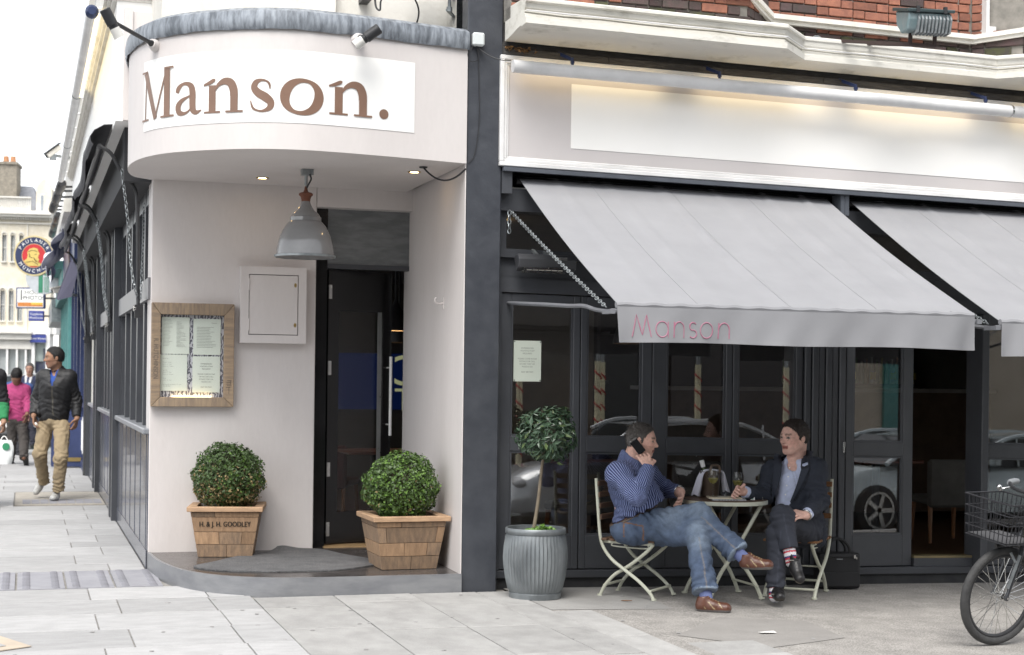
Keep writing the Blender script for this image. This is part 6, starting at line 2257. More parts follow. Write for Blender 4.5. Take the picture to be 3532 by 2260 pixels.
flesh('shirt', [T.mesh()], stripes_mat('striped_shirt', (.024, .036, .11), (.25, .30, .50), .0125, .34), m1, st=st_shirt, fold=.009, seed=3, wl=.10, creases=[(eR, eR - sR, .045, .10, .010), (be + RT * .02 - FW * .1, UPV + RT * .4, .07, .16, .010), (sR + RT * .05 - UPV * .06, RT * .7 + UPV, .05, .11, .009), (pe - FW * .12, UPV, .05, .15, .010), (wR + (eR - wR) * .3, wR - eR, .035, .07, .006), (eL, eL - sL, .045, .10, .010)])
J = Sdf(.0085)
J.ell(pe - UPV * .015 + RT * .005, (.155, .155, .10), None, .05).cap(hR, kR, .112, .080, .05).cap(hL, kL, .108, .080, .05)
J.ell(hR - RT * .085 - UPV * .01, (.10, .12, .095), None, .05)
J.cap(kR, aR, .080, .070, .03).cap(kL, aL, .080, .066, .03)
J.cap(aR - (aR - kR) * .35, aR + (aR - kR) * .12, .068, .088, .03).cap(aL - (aL - kL) * .45, aL + (aL - kL) * .10, .068, .086, .03)
J.cut(aR - (aR - kR) * .03, aR - kR, .16); J.cut(aL - (aL - kL) * .04, aL - kL, .20)
J.cut(pe + UPV * .055 + RT * .01, -wnrm, .2)


def jeancol(V, N):
    base = np.array((.070, .102, .170)); fade = np.array((.25, .315, .40))
    w = np.zeros(len(V))
    for p, r in ((kR, .10), (kL - FW * .03, .075), ((hR * .4 + kR * .6), .11), ((kL * .75 + aL * .25), .07)):
        d = np.linalg.norm(V - (p + UPV * .06 - FW * .03), axis=1); w = np.maximum(w, np.exp(-(d / r) ** 2))
    for a, b in ((kR, aR), (kL, aL)):
        d, t = seg_dist(V, a, b); w = np.maximum(w, .95 * ((t > .93) & (d < .14)))
    n = .5 + .5 * folds(V, 5, .12)
    w = np.clip(w * .8 + n * .12, 0, 1)[:, None]
    c = base * (1 - w) + fade * w
    for a, b in ((kL, aL), (kR, aR)):       # side seam
        ba = (b - a) / np.linalg.norm(b - a); q = V - a; t = q @ ba
        sd = np.cross(ba, FW); sd /= np.linalg.norm(sd)
        m = (np.abs(q @ sd - .006) < .0045) & (t > .05) & ((q @ FW) < 0) & (t < np.linalg.norm(b - a) + .05)
        c[m] = c[m] * .6 + np.array((.32, .26, .18)) * .4
    pk = hR - RT * .04 - FW * .10 - UPV * .01       # back pocket stitching
    q = V - pk; a = q @ RT; b = q @ UPV + .18 * a
    m = (((np.abs(np.abs(a) - .065) < .004) & (np.abs(b) < .05)) | ((np.abs(b - .05) < .004) & (np.abs(a) < .066))) & ((q @ FW) < .04)
    c[m] = np.array((.22, .11, .05))
    return c


flesh('jeans', [J.mesh()], M_denim, m1, jeancol, fold=.009, seed=11, wl=.13, creases=[(hR * .75 + kR * .25, RT + UPV * .5, .06, .15, .014), (kR, aR - kR, .055, .10, .012), (kL, aL - kL, .055, .10, .012), (aL - (aL - kL) * .12, aL - kL, .05, .12, .012), (aR - (aR - kR) * .15, aR - kR, .05, .12, .011), (hR * .4 + kR * .6, RT * .6 + UPV, .07, .12, .010), (kL * .55 + aL * .45, aL - kL + RT * .2, .09, .14, .009)])
bl = Sdf(.006); cp = pe + UPV * .048 + RT * .0; a_ = np.cross(wnrm, FW); a_ /= np.linalg.norm(a_)
ring = [cp + (RT * math.cos(t) * .150 + FW * math.sin(t) * .150) + UPV * (.5 * math.cos(t) * .150) for t in [2 * math.pi * i / 24 for i in range(25)]]
for a, b in zip(ring, ring[1:]):
    bl.cap(a, b, .014, k=.004)
flesh('belt', [bl.mesh()], M_leather, m1, flat((.10, .07, .05)))
for (k_, a_, nm) in ((kR, aR, 0), (kL, aL, 1)):
    s_ = Sdf(.006); v_ = (a_ - k_) / np.linalg.norm(a_ - k_)
    s_.cap(a_ - v_ * .10, a_ + v_ * .055, .044, .041)
    flesh('sock', [s_.mesh()], M_cloth, m1, flat((.13, .16, .32)))
shoe(m1, np.array((1.280, -1.037, -0.027)), (0.866, -0.501, 0.000), (0, 0, 1), .235, (.115, .045, .028), (.14, .13, .125), .041, stripe=(.36, .27, .15))
shoe(m1, np.array((1.605, -1.002, 0.235)), (0.817, -0.576, 0.031), (-0.049, -0.089, 0.995), .225, (.115, .045, .028), (.14, .13, .125), .041, stripe=(.36, .27, .15))
wt = MB(); vv = (wL - eL) / np.linalg.norm(wL - eL); cc = wL - vv * .02
u0 = np.cross(vv, UPV); u0 /= np.linalg.norm(u0); u1 = np.cross(vv, u0)
wt.tube([cc + (u0 * math.cos(t) + u1 * math.sin(t)) * .037 for t in [i * .45 for i in range(14)]], .0065, 6, closed=True); wt.cyl(cc - u1 * .036 * 0 + UPV * .036, cc + UPV * .045, .017)
build('watch', wt, M_chrome, m1, smooth=True)
ph = thing('mobile_phone', 'black mobile phone with a silver edge at the ear of the striped shirt man', 'phone', (1.063, -0.561, 1.010))
pc = Vector((1.062, -0.556, 1.010)); pu = Vector((-0.562, 0.279, 0.779)); pn = Vector(FW); ps = pu.cross(pn).normalized(); pn = ps.cross(pu)
Mp = Matrix((ps, pn, pu)).transposed()
mb = MB(); mb.obox(pc, (.055, .012, .105), Mp); build('body', mb, mat('phone_black', (.015, .016, .018), rough=.15), ph, bevel=.003)
mb = MB(); mb.obox(pc + pu * .0535, (.056, .013, .010), Mp); build('silver_edge', mb, M_chrome, ph)

# ---------------------------------------------------------------- the man in the suit
m2 = thing('person', 'man in a dark suit and open blue shirt sitting with crossed legs and striped socks', 'person', (2.33, -.30, G(2.33)))
hd2 = np.array((2.266, -0.464, 1.070)); hf2 = (-0.963, -0.266, -0.040); hu2 = (-0.019, 0.006, 1.000); hh2 = .240
nb2 = np.array((2.298, -0.432, 0.902))
sR2 = np.array((2.177, -0.363, 0.816)); sL2 = np.array((2.366, -0.579, 0.839))
eR2 = np.array((2.035, -0.455, 0.657)); wR2 = np.array((1.829, -0.579, 0.703))
eL2 = np.array((2.363, -0.662, 0.640)); wL2 = np.array((2.189, -0.796, 0.555))
ch2_ = np.array((2.285, -0.449, 0.737)); be2 = np.array((2.298, -0.453, 0.589)); pe2 = np.array((2.348, -0.437, 0.444))
hR2 = np.array((2.251, -0.459, 0.424)); hL2 = np.array((2.341, -0.550, 0.425))
kT = np.array((2.008, -0.803, 0.552)); aT = np.array((2.029, -0.893, 0.294))
kB = np.array((1.992, -0.777, 0.436)); aB = np.array((1.939, -0.854, 0.053))
B = Sdf(.011)
B.cap(pe2, ch2_, .12, .13, .04).cap(ch2_, nb2, .12, .06, .04)
B.chain([sR2, eR2, wR2], [.05, .043, .03]).chain([sL2, eL2, wL2], [.05, .043, .03])
B.chain([hL2, kT, aT], [.07, .052, .036]).chain([hR2, kB, aB], [.07, .052, .036])
H = Sdf(.0052); add_head(H, hd2, hf2, hu2, hh2)
H.cap(nb2 - UPV * .02, hd2 - UPV * .05 - np.array(hf2) * .035, .066, .064, .03)
HR = Sdf(.0042); HR.cap(wR2 + (eR2 - wR2) * .3, wR2, .032, .030)
add_hand(HR, wR2, np.array((1.739, -0.614, 0.715)) - wR2, -FW * .5 + RT * .2 - UPV * .3, 1, .95, .16, .0088)
HL = Sdf(.0042); HL.cap(wL2 + (eL2 - wL2) * .3, wL2, .032, .030)
add_hand(HL, wL2, np.array((2.090, -0.828, 0.570)) - wL2, -UPV * .7 + FW * .5, -1, .6, .16, .0088)
SK2 = (.80, .50, .41)
flesh('body', [B.mesh(), H.mesh(), HR.mesh(), HL.mesh()], M_skin, m2, face_colour(hd2, hf2, hu2, hh2, SK2, (.09, .06, .045)))
Hh = Sdf(.0052); add_hair(Hh, hd2, hf2, hu2, hh2, .37, back=-.20, thick=.045)
HM = Hh.mesh(); flesh('hair', [HM], M_hair, m2, flat((.030, .021, .017)), fold=.004, wl=.02); strands(m2, HM, hf2, (.052, .036, .028), 1300, .020, 2)


def torso(S, g):
    S.cap(pe2, be2, .128 + g, .130 + g, .05).cap(be2, ch2_, .130 + g, .140 + g, .05).cap(ch2_, nb2 - UPV * .06, .135 + g, .08 + g, .06)
    S.cap(nb2 - UPV * .045, sR2, .066 + g, .060 + g, .05).cap(nb2 - UPV * .045, sL2, .066 + g, .060 + g, .05)
    S.cap(sR2, ch2_, .07 + g, .11 + g, .05).cap(sL2, ch2_, .07 + g, .11 + g, .05)


Ss = Sdf(.0085); torso(Ss, -.004); Ss.ell(be2 - FW * .03 - RT * .01, (.12, .12, .10), None, .05)
Ss.cap(nb2 - UPV * .03, nb2 + UPV * .030, .074, .069, .02)
Ss.cap(eR2 + (wR2 - eR2) * .55, eR2 + (wR2 - eR2) * .93, .045, .040, .01); Ss.cap(eL2 + (wL2 - eL2) * .55, eL2 + (wL2 - eL2) * .93, .045, .040, .01)
Ss.cut(eR2 + (wR2 - eR2) * .97, wR2 - eR2, .06); Ss.cut(eL2 + (wL2 - eL2) * .97, wL2 - eL2, .06)
Ss.carve(hd2 - UPV * .07 + np.array(hf2) * .02, (.060, .060, .10), None, .006)
Ss.carve(nb2 - FW * .085 - RT * .035 - UPV * .01, (.030, .06, .060), None, .012)
Ss.cut(nb2 + UPV * .040, np.array((-0.355, -0.223, 0.908)), .12)


def shcol(V, N):
    c = np.tile(np.array((.60, .66, .86)), (len(V), 1))
    q = V - ch2_; a = q @ RT + .02 + .17 * (q @ UPV)
    m = (np.abs(a) < .004) | (np.abs(a - .02) < .0025)
    c[m] *= .80
    return c


flesh('shirt', [Ss.mesh()], M_cloth, m2, shcol, fold=.005, seed=8, wl=.09)
mb = MB()
for t in (.08, .3, .52, .74):
    p = np.array((2.159, -0.619, 0.890)) * (1 - t) + np.array((2.093, -0.661, 0.614)) * t
    mb.ell(p, .0055, 8, 6)
build('shirt_button', mb, M_sign, m2)
Jk = Sdf(.0085); torso(Jk, .024)
Jk.chain([sR2, eR2], [.078, .066], .03).cap(eR2, eR2 + (wR2 - eR2) * .75, .064, .054, .02)
Jk.chain([sL2, eL2], [.076, .066], .03).cap(eL2, eL2 + (wL2 - eL2) * .75, .066, .054, .02)
Jk.cut(eR2 + (wR2 - eR2) * .84, wR2 - eR2, .075); Jk.cut(eL2 + (wL2 - eL2) * .84, wL2 - eL2, .075)
Jk.cap(pe2 + RT * .06 - UPV * .01, pe2 + RT * .10 - UPV * .075 + FW * .03, .115, .085, .05).cap(pe2 - RT * .06, pe2 - RT * .095 - UPV * .03 + FW * .02, .10, .07, .05)
Jk.cap(nb2 - UPV * .02 + FW * .02, nb2 + UPV * .020 + FW * .02, .086, .078, .02)
Jk.cut(nb2 + UPV * .018, np.array((-0.234, -0.464, 0.854)), .11)
A1, A2 = np.array((2.165, -0.537, 0.949)), np.array((2.056, -0.608, 0.599)); B1, B2 = np.array((2.304, -0.581, 0.975)), np.array((2.153, -0.638, 0.600))


def opening(V, N):
    z = V[:, 2]; x = V @ RT
    ta = (z - A1[2]) / (A2[2] - A1[2]); tb = (z - B1[2]) / (B2[2] - B1[2])
    xa = (A1 @ RT) + ((A2 - A1) @ RT) * np.clip(ta, .1, 2) - .06 * (ta < .1); xb = (B1 @ RT) + ((B2 - B1) @ RT) * np.clip(tb, .06, 2)
    return (x > xa) & (x < xb) & ((N @ FW) < .35) & (ta < 1.35) & (((V - ch2_) @ FW) < .03) | ((np.abs((V - nb2) @ RT + .030) < .075) & (V[:, 2] > nb2[2] - .05) & (((V - nb2) @ FW) < .03))


NAVY = np.array((.026, .031, .045))


def jkcol(V, N):
    c = np.tile(NAVY, (len(V), 1))
    z = V[:, 2]; x = V @ RT
    tb = (z - B1[2]) / (B2[2] - B1[2]); xb = (B1 @ RT) + ((B2 - B1) @ RT) * tb
    d = x - xb - .045 * np.sin(np.clip(tb, 0, 1) * 3.0) - .012
    c[(np.abs(d) < .004) & (tb > 0) & (tb < .9)] *= .45
    ta = (z - A1[2]) / (A2[2] - A1[2]); xa = (A1 @ RT) + ((A2 - A1) @ RT) * ta
    d = xa - x - .035 * np.sin(np.clip(ta, 0, 1) * 3.0) - .010
    c[(np.abs(d) < .004) & (ta > 0) & (ta < .9)] *= .45
    return c


JM = Jk.mesh()
jn = vnormals(*JM); jx = JM[0] @ RT; jz = JM[0][:, 2]; jf = np.where((jn @ FW) < .2)[0]
for P1, P2, sg, wd in ((A1, A2, -1, .040), (B1, B2, 1, .048)):
    rows = []
    for t in np.linspace(.02, .92, 22):
        e = P1 * (1 - t) + P2 * t; row = []
        wv = wd * (1.25 * (1 - t) ** .5 if t > .22 else (1.1 + .5 * (t > .16)))
        for v in (-.06, .2, .45, .72, 1.0):
            x = e @ RT + sg * wv * v; z = e[2] + .012 * v
            d2 = (jx[jf] - x) ** 2 + (jz[jf] - z) ** 2; near = jf[np.argsort(d2)[:6]]
            f_ = (JM[0][near] @ FW).mean() - .011
            q = RT * x + FW * f_; row.append((q[0], q[1], z))
        rows.append(row)
    mb = MB(); mb.sheet(rows, .004); build('lapel', mb, mat('navy_lapel', (.030, .035, .050), (.024, .029, .042), rough=.85, scale=20), m2, smooth=True)
flesh('jacket', [JM], M_cloth, m2, jkcol, fold=.007, seed=14, wl=.12, creases=[(eR2, eR2 - sR2, .05, .11, .011), (eL2, eL2 - sL2, .05, .12, .012), (sL2 - UPV * .10, UPV + RT * .3, .06, .10, .008), (pe2 + RT * .1, UPV - RT * .5, .06, .13, .010)], mask=opening)
Tr = Sdf(.0085)
Tr.ell(pe2 - UPV * .01, (.15, .15, .10), None, .05).cap(hL2, kT, .098, .076, .04).cap(hR2, kB, .098, .074, .04)
Tb = Sdf(.0085); Tb.cap(hR2, kB, .09, .074, .03).cap(kB, aB, .073, .060, .03)
Tr.cap(kT, aT, .075, .064, .03)
Tr.cut(aT - (aT - kT) * .17, aT - kT, .11); Tb.cut(aB - (aB - kB) * .07, aB - kB, .11)


def trcol(V, N):
    c = np.tile(np.array((.034, .038, .052)), (len(V), 1))
    for a, b in ((kT, aT), (kB, aB)):
        ba = (b - a) / np.linalg.norm(b - a); q = V - a; sd = np.cross(ba, FW); sd /= np.linalg.norm(sd)
        m = (np.abs(q @ sd) < .004) & ((q @ FW) < 0) & (q @ ba > 0)
        c[m] *= 1.5
    return c


flesh('trousers', [Tr.mesh(), Tb.mesh()], M_cloth, m2, trcol, fold=.007, seed=21, wl=.12, creases=[(kT, aT - kT, .05, .09, .010), (kB, aB - kB, .05, .09, .010), (aB - (aB - kB) * .15, aB - kB, .045, .10, .010), (hL2, RT, .05, .12, .010)])
for k_, a_, ln in ((kT, aT, .04), (kB, aB, .03)):
    v_ = (a_ - k_) / np.linalg.norm(a_ - k_); s_ = Sdf(.005); s_.cap(a_ - v_ * .10, a_ + v_ * ln, .043, .041)

    def sockcol(V, N, a_=a_, v_=v_):
        t = ((V - a_) @ v_ + 1) / .0115
        i = np.floor(t).astype(int) % 6
        pal = np.array([(.50, .03, .05), (.75, .74, .76), (.75, .74, .76), (.03, .04, .16), (.50, .03, .05), (.75, .74, .76)])
        return pal[i]
    flesh('sock', [s_.mesh()], M_cloth, m2, sockcol)
shoe(m2, np.array((1.977, -0.793, 0.012)), (-0.344, -0.939, -0.000), (0, 0, 1), .235, (.018, .017, .018), (.04, .035, .03), .040)
sh2 = shoe(m2, np.array((2.039, -0.844, 0.259)), (-0.004, -0.772, -0.636), (0.054, -0.663, 0.746), .225, (.018, .017, .018), (.20, .175, .14), .038, sole_h=.012)
for p, dx in ((np.array((1.895, -0.940, 0.052)), 0), (np.array((2.012, -0.950, 0.275)), 1)):
    mb = MB(); mb.tube([p - RT * .03, p - FW * .006, p + RT * .03], .005, 6); build('shoe_bit', mb, M_chrome, m2)
mb = MB(); vv = (wL2 - eL2) / np.linalg.norm(wL2 - eL2); cc = wL2 - vv * .008
u0 = np.cross(vv, UPV); u0 /= np.linalg.norm(u0); u1 = np.cross(vv, u0)
mb.tube([cc + (u0 * math.cos(t) + u1 * math.sin(t)) * .036 for t in [i * .45 for i in range(14)]], .006, 6, closed=True)
build('watch', mb, M_chrome, m2, smooth=True)
rr_, ff_, uu_ = axes(hf2, hu2); mb = MB()
for s in (-1, 1):
    c_ = hd2 + (rr_ * s * .145 + ff_ * .385 + uu_ * -.005) * hh2
    mb.tube([c_ + (rr_ * math.cos(t) * .10 + uu_ * math.sin(t) * .065 - ff_ * .05 * abs(math.cos(t)) * s * math.copysign(1, math.cos(t) * s) * .5) * hh2 for t in [i * math.pi / 7 for i in range(14)]], .0011, 4, closed=True)
    mb.cyl(hd2 + (rr_ * s * .245 + ff_ * .35) * hh2, hd2 + (rr_ * s * .35 + ff_ * .0) * hh2, .0011, n=4)
mb.cyl(hd2 + (rr_ * -.045 + ff_ * .395) * hh2, hd2 + (rr_ * .045 + ff_ * .395) * hh2, .0011, n=4)
build('spectacles', mb, M_chrome, m2)


# ---------------------------------------------------------------- passers-by
def walker(label, base, J, skin, hair, top, trou, shoes, sole=(.5, .5, .5), hvox=.007, leather=False, top_bottom=None, collar=None, bulk=1., stub=0., brow=None, top_mask=None, topfn=None, grp=None, hairkw=None, cuffs=(1., 1.)):
    t = thing('person', label, 'person', base, grp)
    N_ = {k: np.array(v, float) for k, v in J.items() if k not in ('f', 'u', 'h', 'handA', 'handB', 'footA', 'footB')}
    h = J['h']; f = J['f']; u = J.get('u', (0, 0, 1))
    B = Sdf(.014)
    B.cap(N_['pel'], N_['chest'], .11, .125, .04).cap(N_['chest'], N_['neck'], .12, .058, .04)
    for a in 'AB':
        B.chain([N_['sh' + a], N_['el' + a], N_['wr' + a]], [.048, .04, .03]); B.chain([N_['hip' + a], N_['kn' + a], N_['an' + a]], [.07, .05, .036])
    H = Sdf(hvox); add_head(H, N_['head'], f, u, h); H.cap(N_['neck'] - UPV * .02, N_['head'] - UPV * .05 - np.array(f) * .03, .062, .060, .03)
    ms = [B.mesh(), H.mesh()]
    for a in 'AB':
        d, pal, ts, cu = J['hand' + a]
        S = Sdf(.006); S.cap(N_['wr' + a] + (N_['el' + a] - N_['wr' + a]) * .3, N_['wr' + a], .033, .030); add_hand(S, N_['wr' + a], d, pal, ts, cu, .165, .0095); ms.append(S.mesh())
    flesh('body', ms, M_skin, t, face_colour(N_['head'], f, u, h, skin, brow or hair, stubble=stub))
    Hh = Sdf(hvox); add_hair(Hh, N_['head'], f, u, h, **(hairkw or dict(hairline=.36, back=-.20, thick=.035))); HM = Hh.mesh(); flesh('hair', [HM], M_hair, t, flat(hair), fold=.004, wl=.02); strands(t, HM, f, tuple(c * 1.5 for c in hair), 700, .018, len(label))
    T = Sdf(.010); g = .012 * bulk
    T.cap(N_['pel'] + UPV * .06, N_['chest'], .125 + g, .135 + g, .05).cap(N_['chest'], N_['neck'] - UPV * .05, .13 + g, .075 + g, .06)
    sd = N_['shB'] - N_['shA']; sd = sd / np.linalg.norm(sd)
    for s in (-1, 1):
        T.cap(N_['pel'] + UPV * .06 + sd * s * .05, N_['chest'] + sd * s * .055, .115 + g, .12 + g, .04)
    for a in 'AB':
        T.cap(N_['neck'] - UPV * .045, N_['sh' + a], .068 + g, .068 + g, .05).cap(N_['sh' + a], N_['chest'], .07 + g, .11, .05)
        ca = cuffs['AB'.index(a)]
        e_ = N_['el' + a] + (N_['wr' + a] - N_['el' + a]) * .82 * ca
        T.chain([N_['sh' + a], N_['el' + a], e_], [.066 + g, .054 + g, .044 + g * .7], .03)
        T.cut(N_['el' + a] + (N_['wr' + a] - N_['el' + a]) * .92 * ca, N_['wr' + a] - N_['el' + a], .08)
    T.cap(N_['neck'] - UPV * .03, N_['neck'] + UPV * .025, .078, .074, .02); T.carve(N_['head'] - UPV * .07, (.062, .062, .10), None, .006); T.cut(N_['neck'] + UPV * .032 - np.array(f) * .02, np.array(f) * .45 + UPV, .12)
    T.cut(N_['pel'] + UPV * (top_bottom if top_bottom is not None else -.02), -UPV, .20)
    flesh('jacket' if leather else 'top', [T.mesh()], M_jleather if leather else M_cloth, t, topfn or flat(top), fold=.009, seed=len(label), wl=.12, mask=top_mask, creases=[(N_['elA'], N_['elA'] - N_['shA'], .05, .11, .012), (N_['elB'], N_['elB'] - N_['shB'], .05, .11, .012), (N_['pel'] + UPV * .14, UPV, .06, .2, .007), (N_['chest'] - UPV * .05, UPV + RT * .6, .08, .16, .008)])
    P = Sdf(.010); P.ell(N_['pel'], (.145, .135, .11), None, .05)
    for a in 'AB':
        P.cap(N_['hip' + a], N_['kn' + a], .095, .074, .03).cap(N_['kn' + a], N_['an' + a], .074, .066, .03)
        v_ = N_['an' + a] - N_['kn' + a]; P.cut(N_['an' + a] + v_ * .03, v_, .10)
    flesh('trousers', [P.mesh()], M_cloth, t, flat(trou), fold=.010, seed=5, wl=.13, creases=[q for a in 'AB' for q in ((N_['kn' + a], N_['an' + a] - N_['kn' + a], .055, .11, .012), (N_['an' + a] + UPV * .05, UPV, .045, .12, .014), (N_['hip' + a] - UPV * .05, UPV + RT * (1 if a == 'A' else -1), .06, .12, .011))])
    for a in 'AB':
        heel, d = J['foot' + a]
        shoe(t, heel, d[0], d[1], .23, shoes, sole, .040)
    return t


wk = dict(head=(-2.536, 8.361, 1.630), f=(-0.972, -0.228, -0.061), h=.245, neck=(-2.501, 8.402, 1.489), shA=(-2.640, 8.445, 1.404), shB=(-2.365, 8.360, 1.408),
          elA=(-2.720, 8.575, 1.143), elB=(-2.289, 8.441, 1.159), wrA=(-2.751, 8.427, 0.960), wrB=(-2.276, 8.332, 0.936), chest=(-2.508, 8.404, 1.304), pel=(-2.531, 8.464, 0.912),
          hipA=(-2.619, 8.491, 0.832), hipB=(-2.438, 8.382, 0.836), knA=(-2.677, 8.404, 0.524), anA=(-2.627, 8.755, 0.189), knB=(-2.452, 8.177, 0.486), anB=(-2.473, 8.288, 0.121),
          handA=((0.065, -0.124, -0.990), (0.980, -0.201, 0.000), -1, .5), handB=((-0.228, -0.081, -0.970), (-0.878, 0.478, 0.000), -1, .45),
          footA=((-2.634, 8.873, 0.136), ((-0.379, -0.801, -0.464), (-0.133, -0.427, 0.894))), footB=((-2.479, 8.374, 0.008), ((-0.278, -0.961, 0.000), (0, 0, 1))))
nk1 = np.array(wk['neck']); chw = np.array(wk['chest'])


def wopen(V, N):
    z = nk1[2] + .03 - V[:, 2]; x = (V - nk1) @ RT + .012
    return (np.abs(x) < .055 - z * .26) & (z > -.06) & (z < .20) & ((N @ FW) < .3) & (((V - nk1) @ FW) < .0)


def leathercol(V, N):
    c = np.tile(np.array((.020, .020, .022)), (len(V), 1)); x = (V - nk1) @ RT + .012; z = nk1[2] - V[:, 2]
    m = (np.abs(x) < .006) & (z > .15) & (z < .52) & ((N @ FW) < 0); c[m] = (.11, .10, .08)
    m = (z > .50); c[m] *= .8
    return c


W = walker('man in a black leather jacket and beige trousers walking towards the camera', (-2.478, 8.416, 0.000), wk, (.36, .20, .13), (.010, .009, .009), (.02, .02, .02), (.36, .28, .175), (.55, .55, .53), (.30, .30, .30), leather=True, top_bottom=-.01, bulk=1.0, stub=.25, top_mask=wopen, topfn=leathercol)
S_ = Sdf(.009); S_.cap(np.array(wk['pel']) + UPV * .2, chw, .115, .13, .05).cap(chw, nk1 - UPV * .05, .13, .075, .06).cap(nk1 - UPV * .03, nk1 + UPV * .025, .076, .072, .02)
S_.carve(np.array(wk['head']) - UPV * .07, (.062, .062, .10), None, .006); S_.carve(nk1 - FW * .08 - RT * .012 - UPV * .01, (.022, .05, .06), None, .01); S_.cut(nk1 + UPV * .03, (-0.283, -0.294, 0.913), .11)
flesh('polo_shirt', [S_.mesh()], M_cloth, W, flat((.03, .085, .36)), fold=.003, seed=2)
mb = MB(); wa_ = np.array(wk['wrA']); mb.ell(wa_ + UPV * -.10 + RT * .03 - FW * .02, (.022, .02, .03), 10, 8); build('paper_tissue', mb, M_sign, W)

pk = dict(head=(-2.972, 15.617, 1.416), f=(0.201, 0.980, 0.000), h=.228, neck=(-2.970, 15.722, 1.274), shA=(-3.085, 15.757, 1.178), shB=(-2.847, 15.683, 1.181),
          elA=(-3.115, 15.714, 0.990), elB=(-2.800, 15.616, 0.987), wrA=(-3.117, 15.505, 0.813), wrB=(-2.811, 15.358, 0.805), chest=(-2.968, 15.721, 1.092), pel=(-2.957, 15.718, 0.708),
          hipA=(-3.027, 15.739, 0.646), hipB=(-2.886, 15.695, 0.648), knA=(-3.037, 15.742, 0.377), anA=(-3.060, 15.907, 0.071), knB=(-2.857, 15.582, 0.383), anB=(-2.854, 15.266, 0.131),
          handA=((0.006, -0.301, -0.953), (0.980, -0.201, 0.000), 1, .4), handB=((-0.176, -0.245, -0.953), (-0.878, 0.478, 0.000), -1, .4),
          footA=((-3.059, 15.854, -0.021), ((0.152, 0.988, 0.000), (0, 0, 1))), footB=((-2.847, 15.317, 0.142), ((0.161, 0.519, -0.840), (0.252, 0.810, 0.530))))
walker('man in a pink shirt and dark trousers walking away', (-2.954, 15.363, 0.000), pk, (.22, .115, .075), (.008, .007, .007), (.36, .045, .15), (.055, .048, .044), (.03, .028, .028), (.03, .03, .03), hairkw=dict(hairline=.36, back=-.36, thick=.035), hvox=.009, top_bottom=-.035)
bmn = dict(head=(-3.007, 18.665, 1.396), f=(0.297, 0.955, 0.000), h=.22, neck=(-3.006, 18.770, 1.268), shA=(-3.192, 18.828, 1.183), shB=(-2.797, 18.705, 1.180), elA=(-3.225, 18.838, 0.934), elB=(-2.751, 18.690, 0.940),
           wrA=(-3.198, 18.620, 0.714), wrB=(-2.763, 18.485, 0.719), chest=(-2.997, 18.767, 1.065), pel=(-2.992, 18.765, 0.636), hipA=(-3.056, 18.785, 0.597), hipB=(-2.926, 18.745, 0.599), knA=(-3.067, 18.789, 0.296), anA=(-3.020, 18.879, -0.025), knB=(-2.915, 18.637, 0.302), anB=(-2.919, 18.638, 0.002),
           handA=((-0.058, -0.187, -0.981), (0.955, -0.297, 0.000), 1, .4), handB=((-0.058, -0.187, -0.981), (-0.955, 0.297, 0.000), -1, .4),
           footA=((-3.012, 18.876, -0.108), ((0.297, 0.955, 0.000), (0, 0, 1))), footB=((-2.918, 18.638, -0.088), ((0.297, 0.955, 0.000), (0, 0, 1))))
walker('man in a blue jumper walking away, mostly hidden behind the man in the pink shirt', (-2.974, 16.857, 0.000), bmn, (.4, .24, .18), (.02, .016, .014), (.045, .085, .23), (.03, .03, .035), (.03, .03, .03), (.03, .03, .03), hvox=.010, top_bottom=-.03, bulk=1.6)
tie = dict(head=(-2.766, 21.104, 1.533), f=(-0.150, -0.978, -0.147), h=.215, neck=(-2.764, 21.155, 1.387), shA=(-2.895, 21.196, 1.303), shB=(-2.623, 21.112, 1.307), elA=(-2.932, 21.208, 1.082), elB=(-2.589, 21.101, 1.087),
           wrA=(-2.898, 21.040, 0.873), wrB=(-2.619, 20.953, 0.877), chest=(-2.761, 21.155, 1.182), pel=(-2.757, 21.153, 0.815), hipA=(-2.819, 21.173, 0.757), hipB=(-2.694, 21.134, 0.759), knA=(-2.830, 21.124, 0.424), anA=(-2.826, 21.227, 0.069), knB=(-2.682, 21.078, 0.426), anB=(-2.678, 21.076, 0.075),
           handA=((0.035, -0.215, -0.976), (0.955, -0.297, 0.000), -1, .4), handB=((-0.151, -0.157, -0.976), (-0.955, 0.297, 0.000), -1, .4),
           footA=((-2.825, 21.227, -0.021), ((-0.297, -0.955, 0.000), (0, 0, 1))), footB=((-2.677, 21.076, -0.015), ((-0.297, -0.955, 0.000), (0, 0, 1))))
nkt = np.array(tie['neck'])


def tiecol(V, N):
    c = np.tile(np.array((.025, .032, .07)), (len(V), 1)); x = (V - nkt) @ RT; z = nkt[2] - V[:, 2]
    fr = (N @ FW) < .2
    c[(np.abs(x) < .075 - z * .18) & (z > -.05) & (z < .34) & fr] = (.6, .6, .62)
    c[(np.abs(x) < .02 + z * .02) & (z > .0) & (z < .40) & fr] = (.03, .035, .09)
    return c


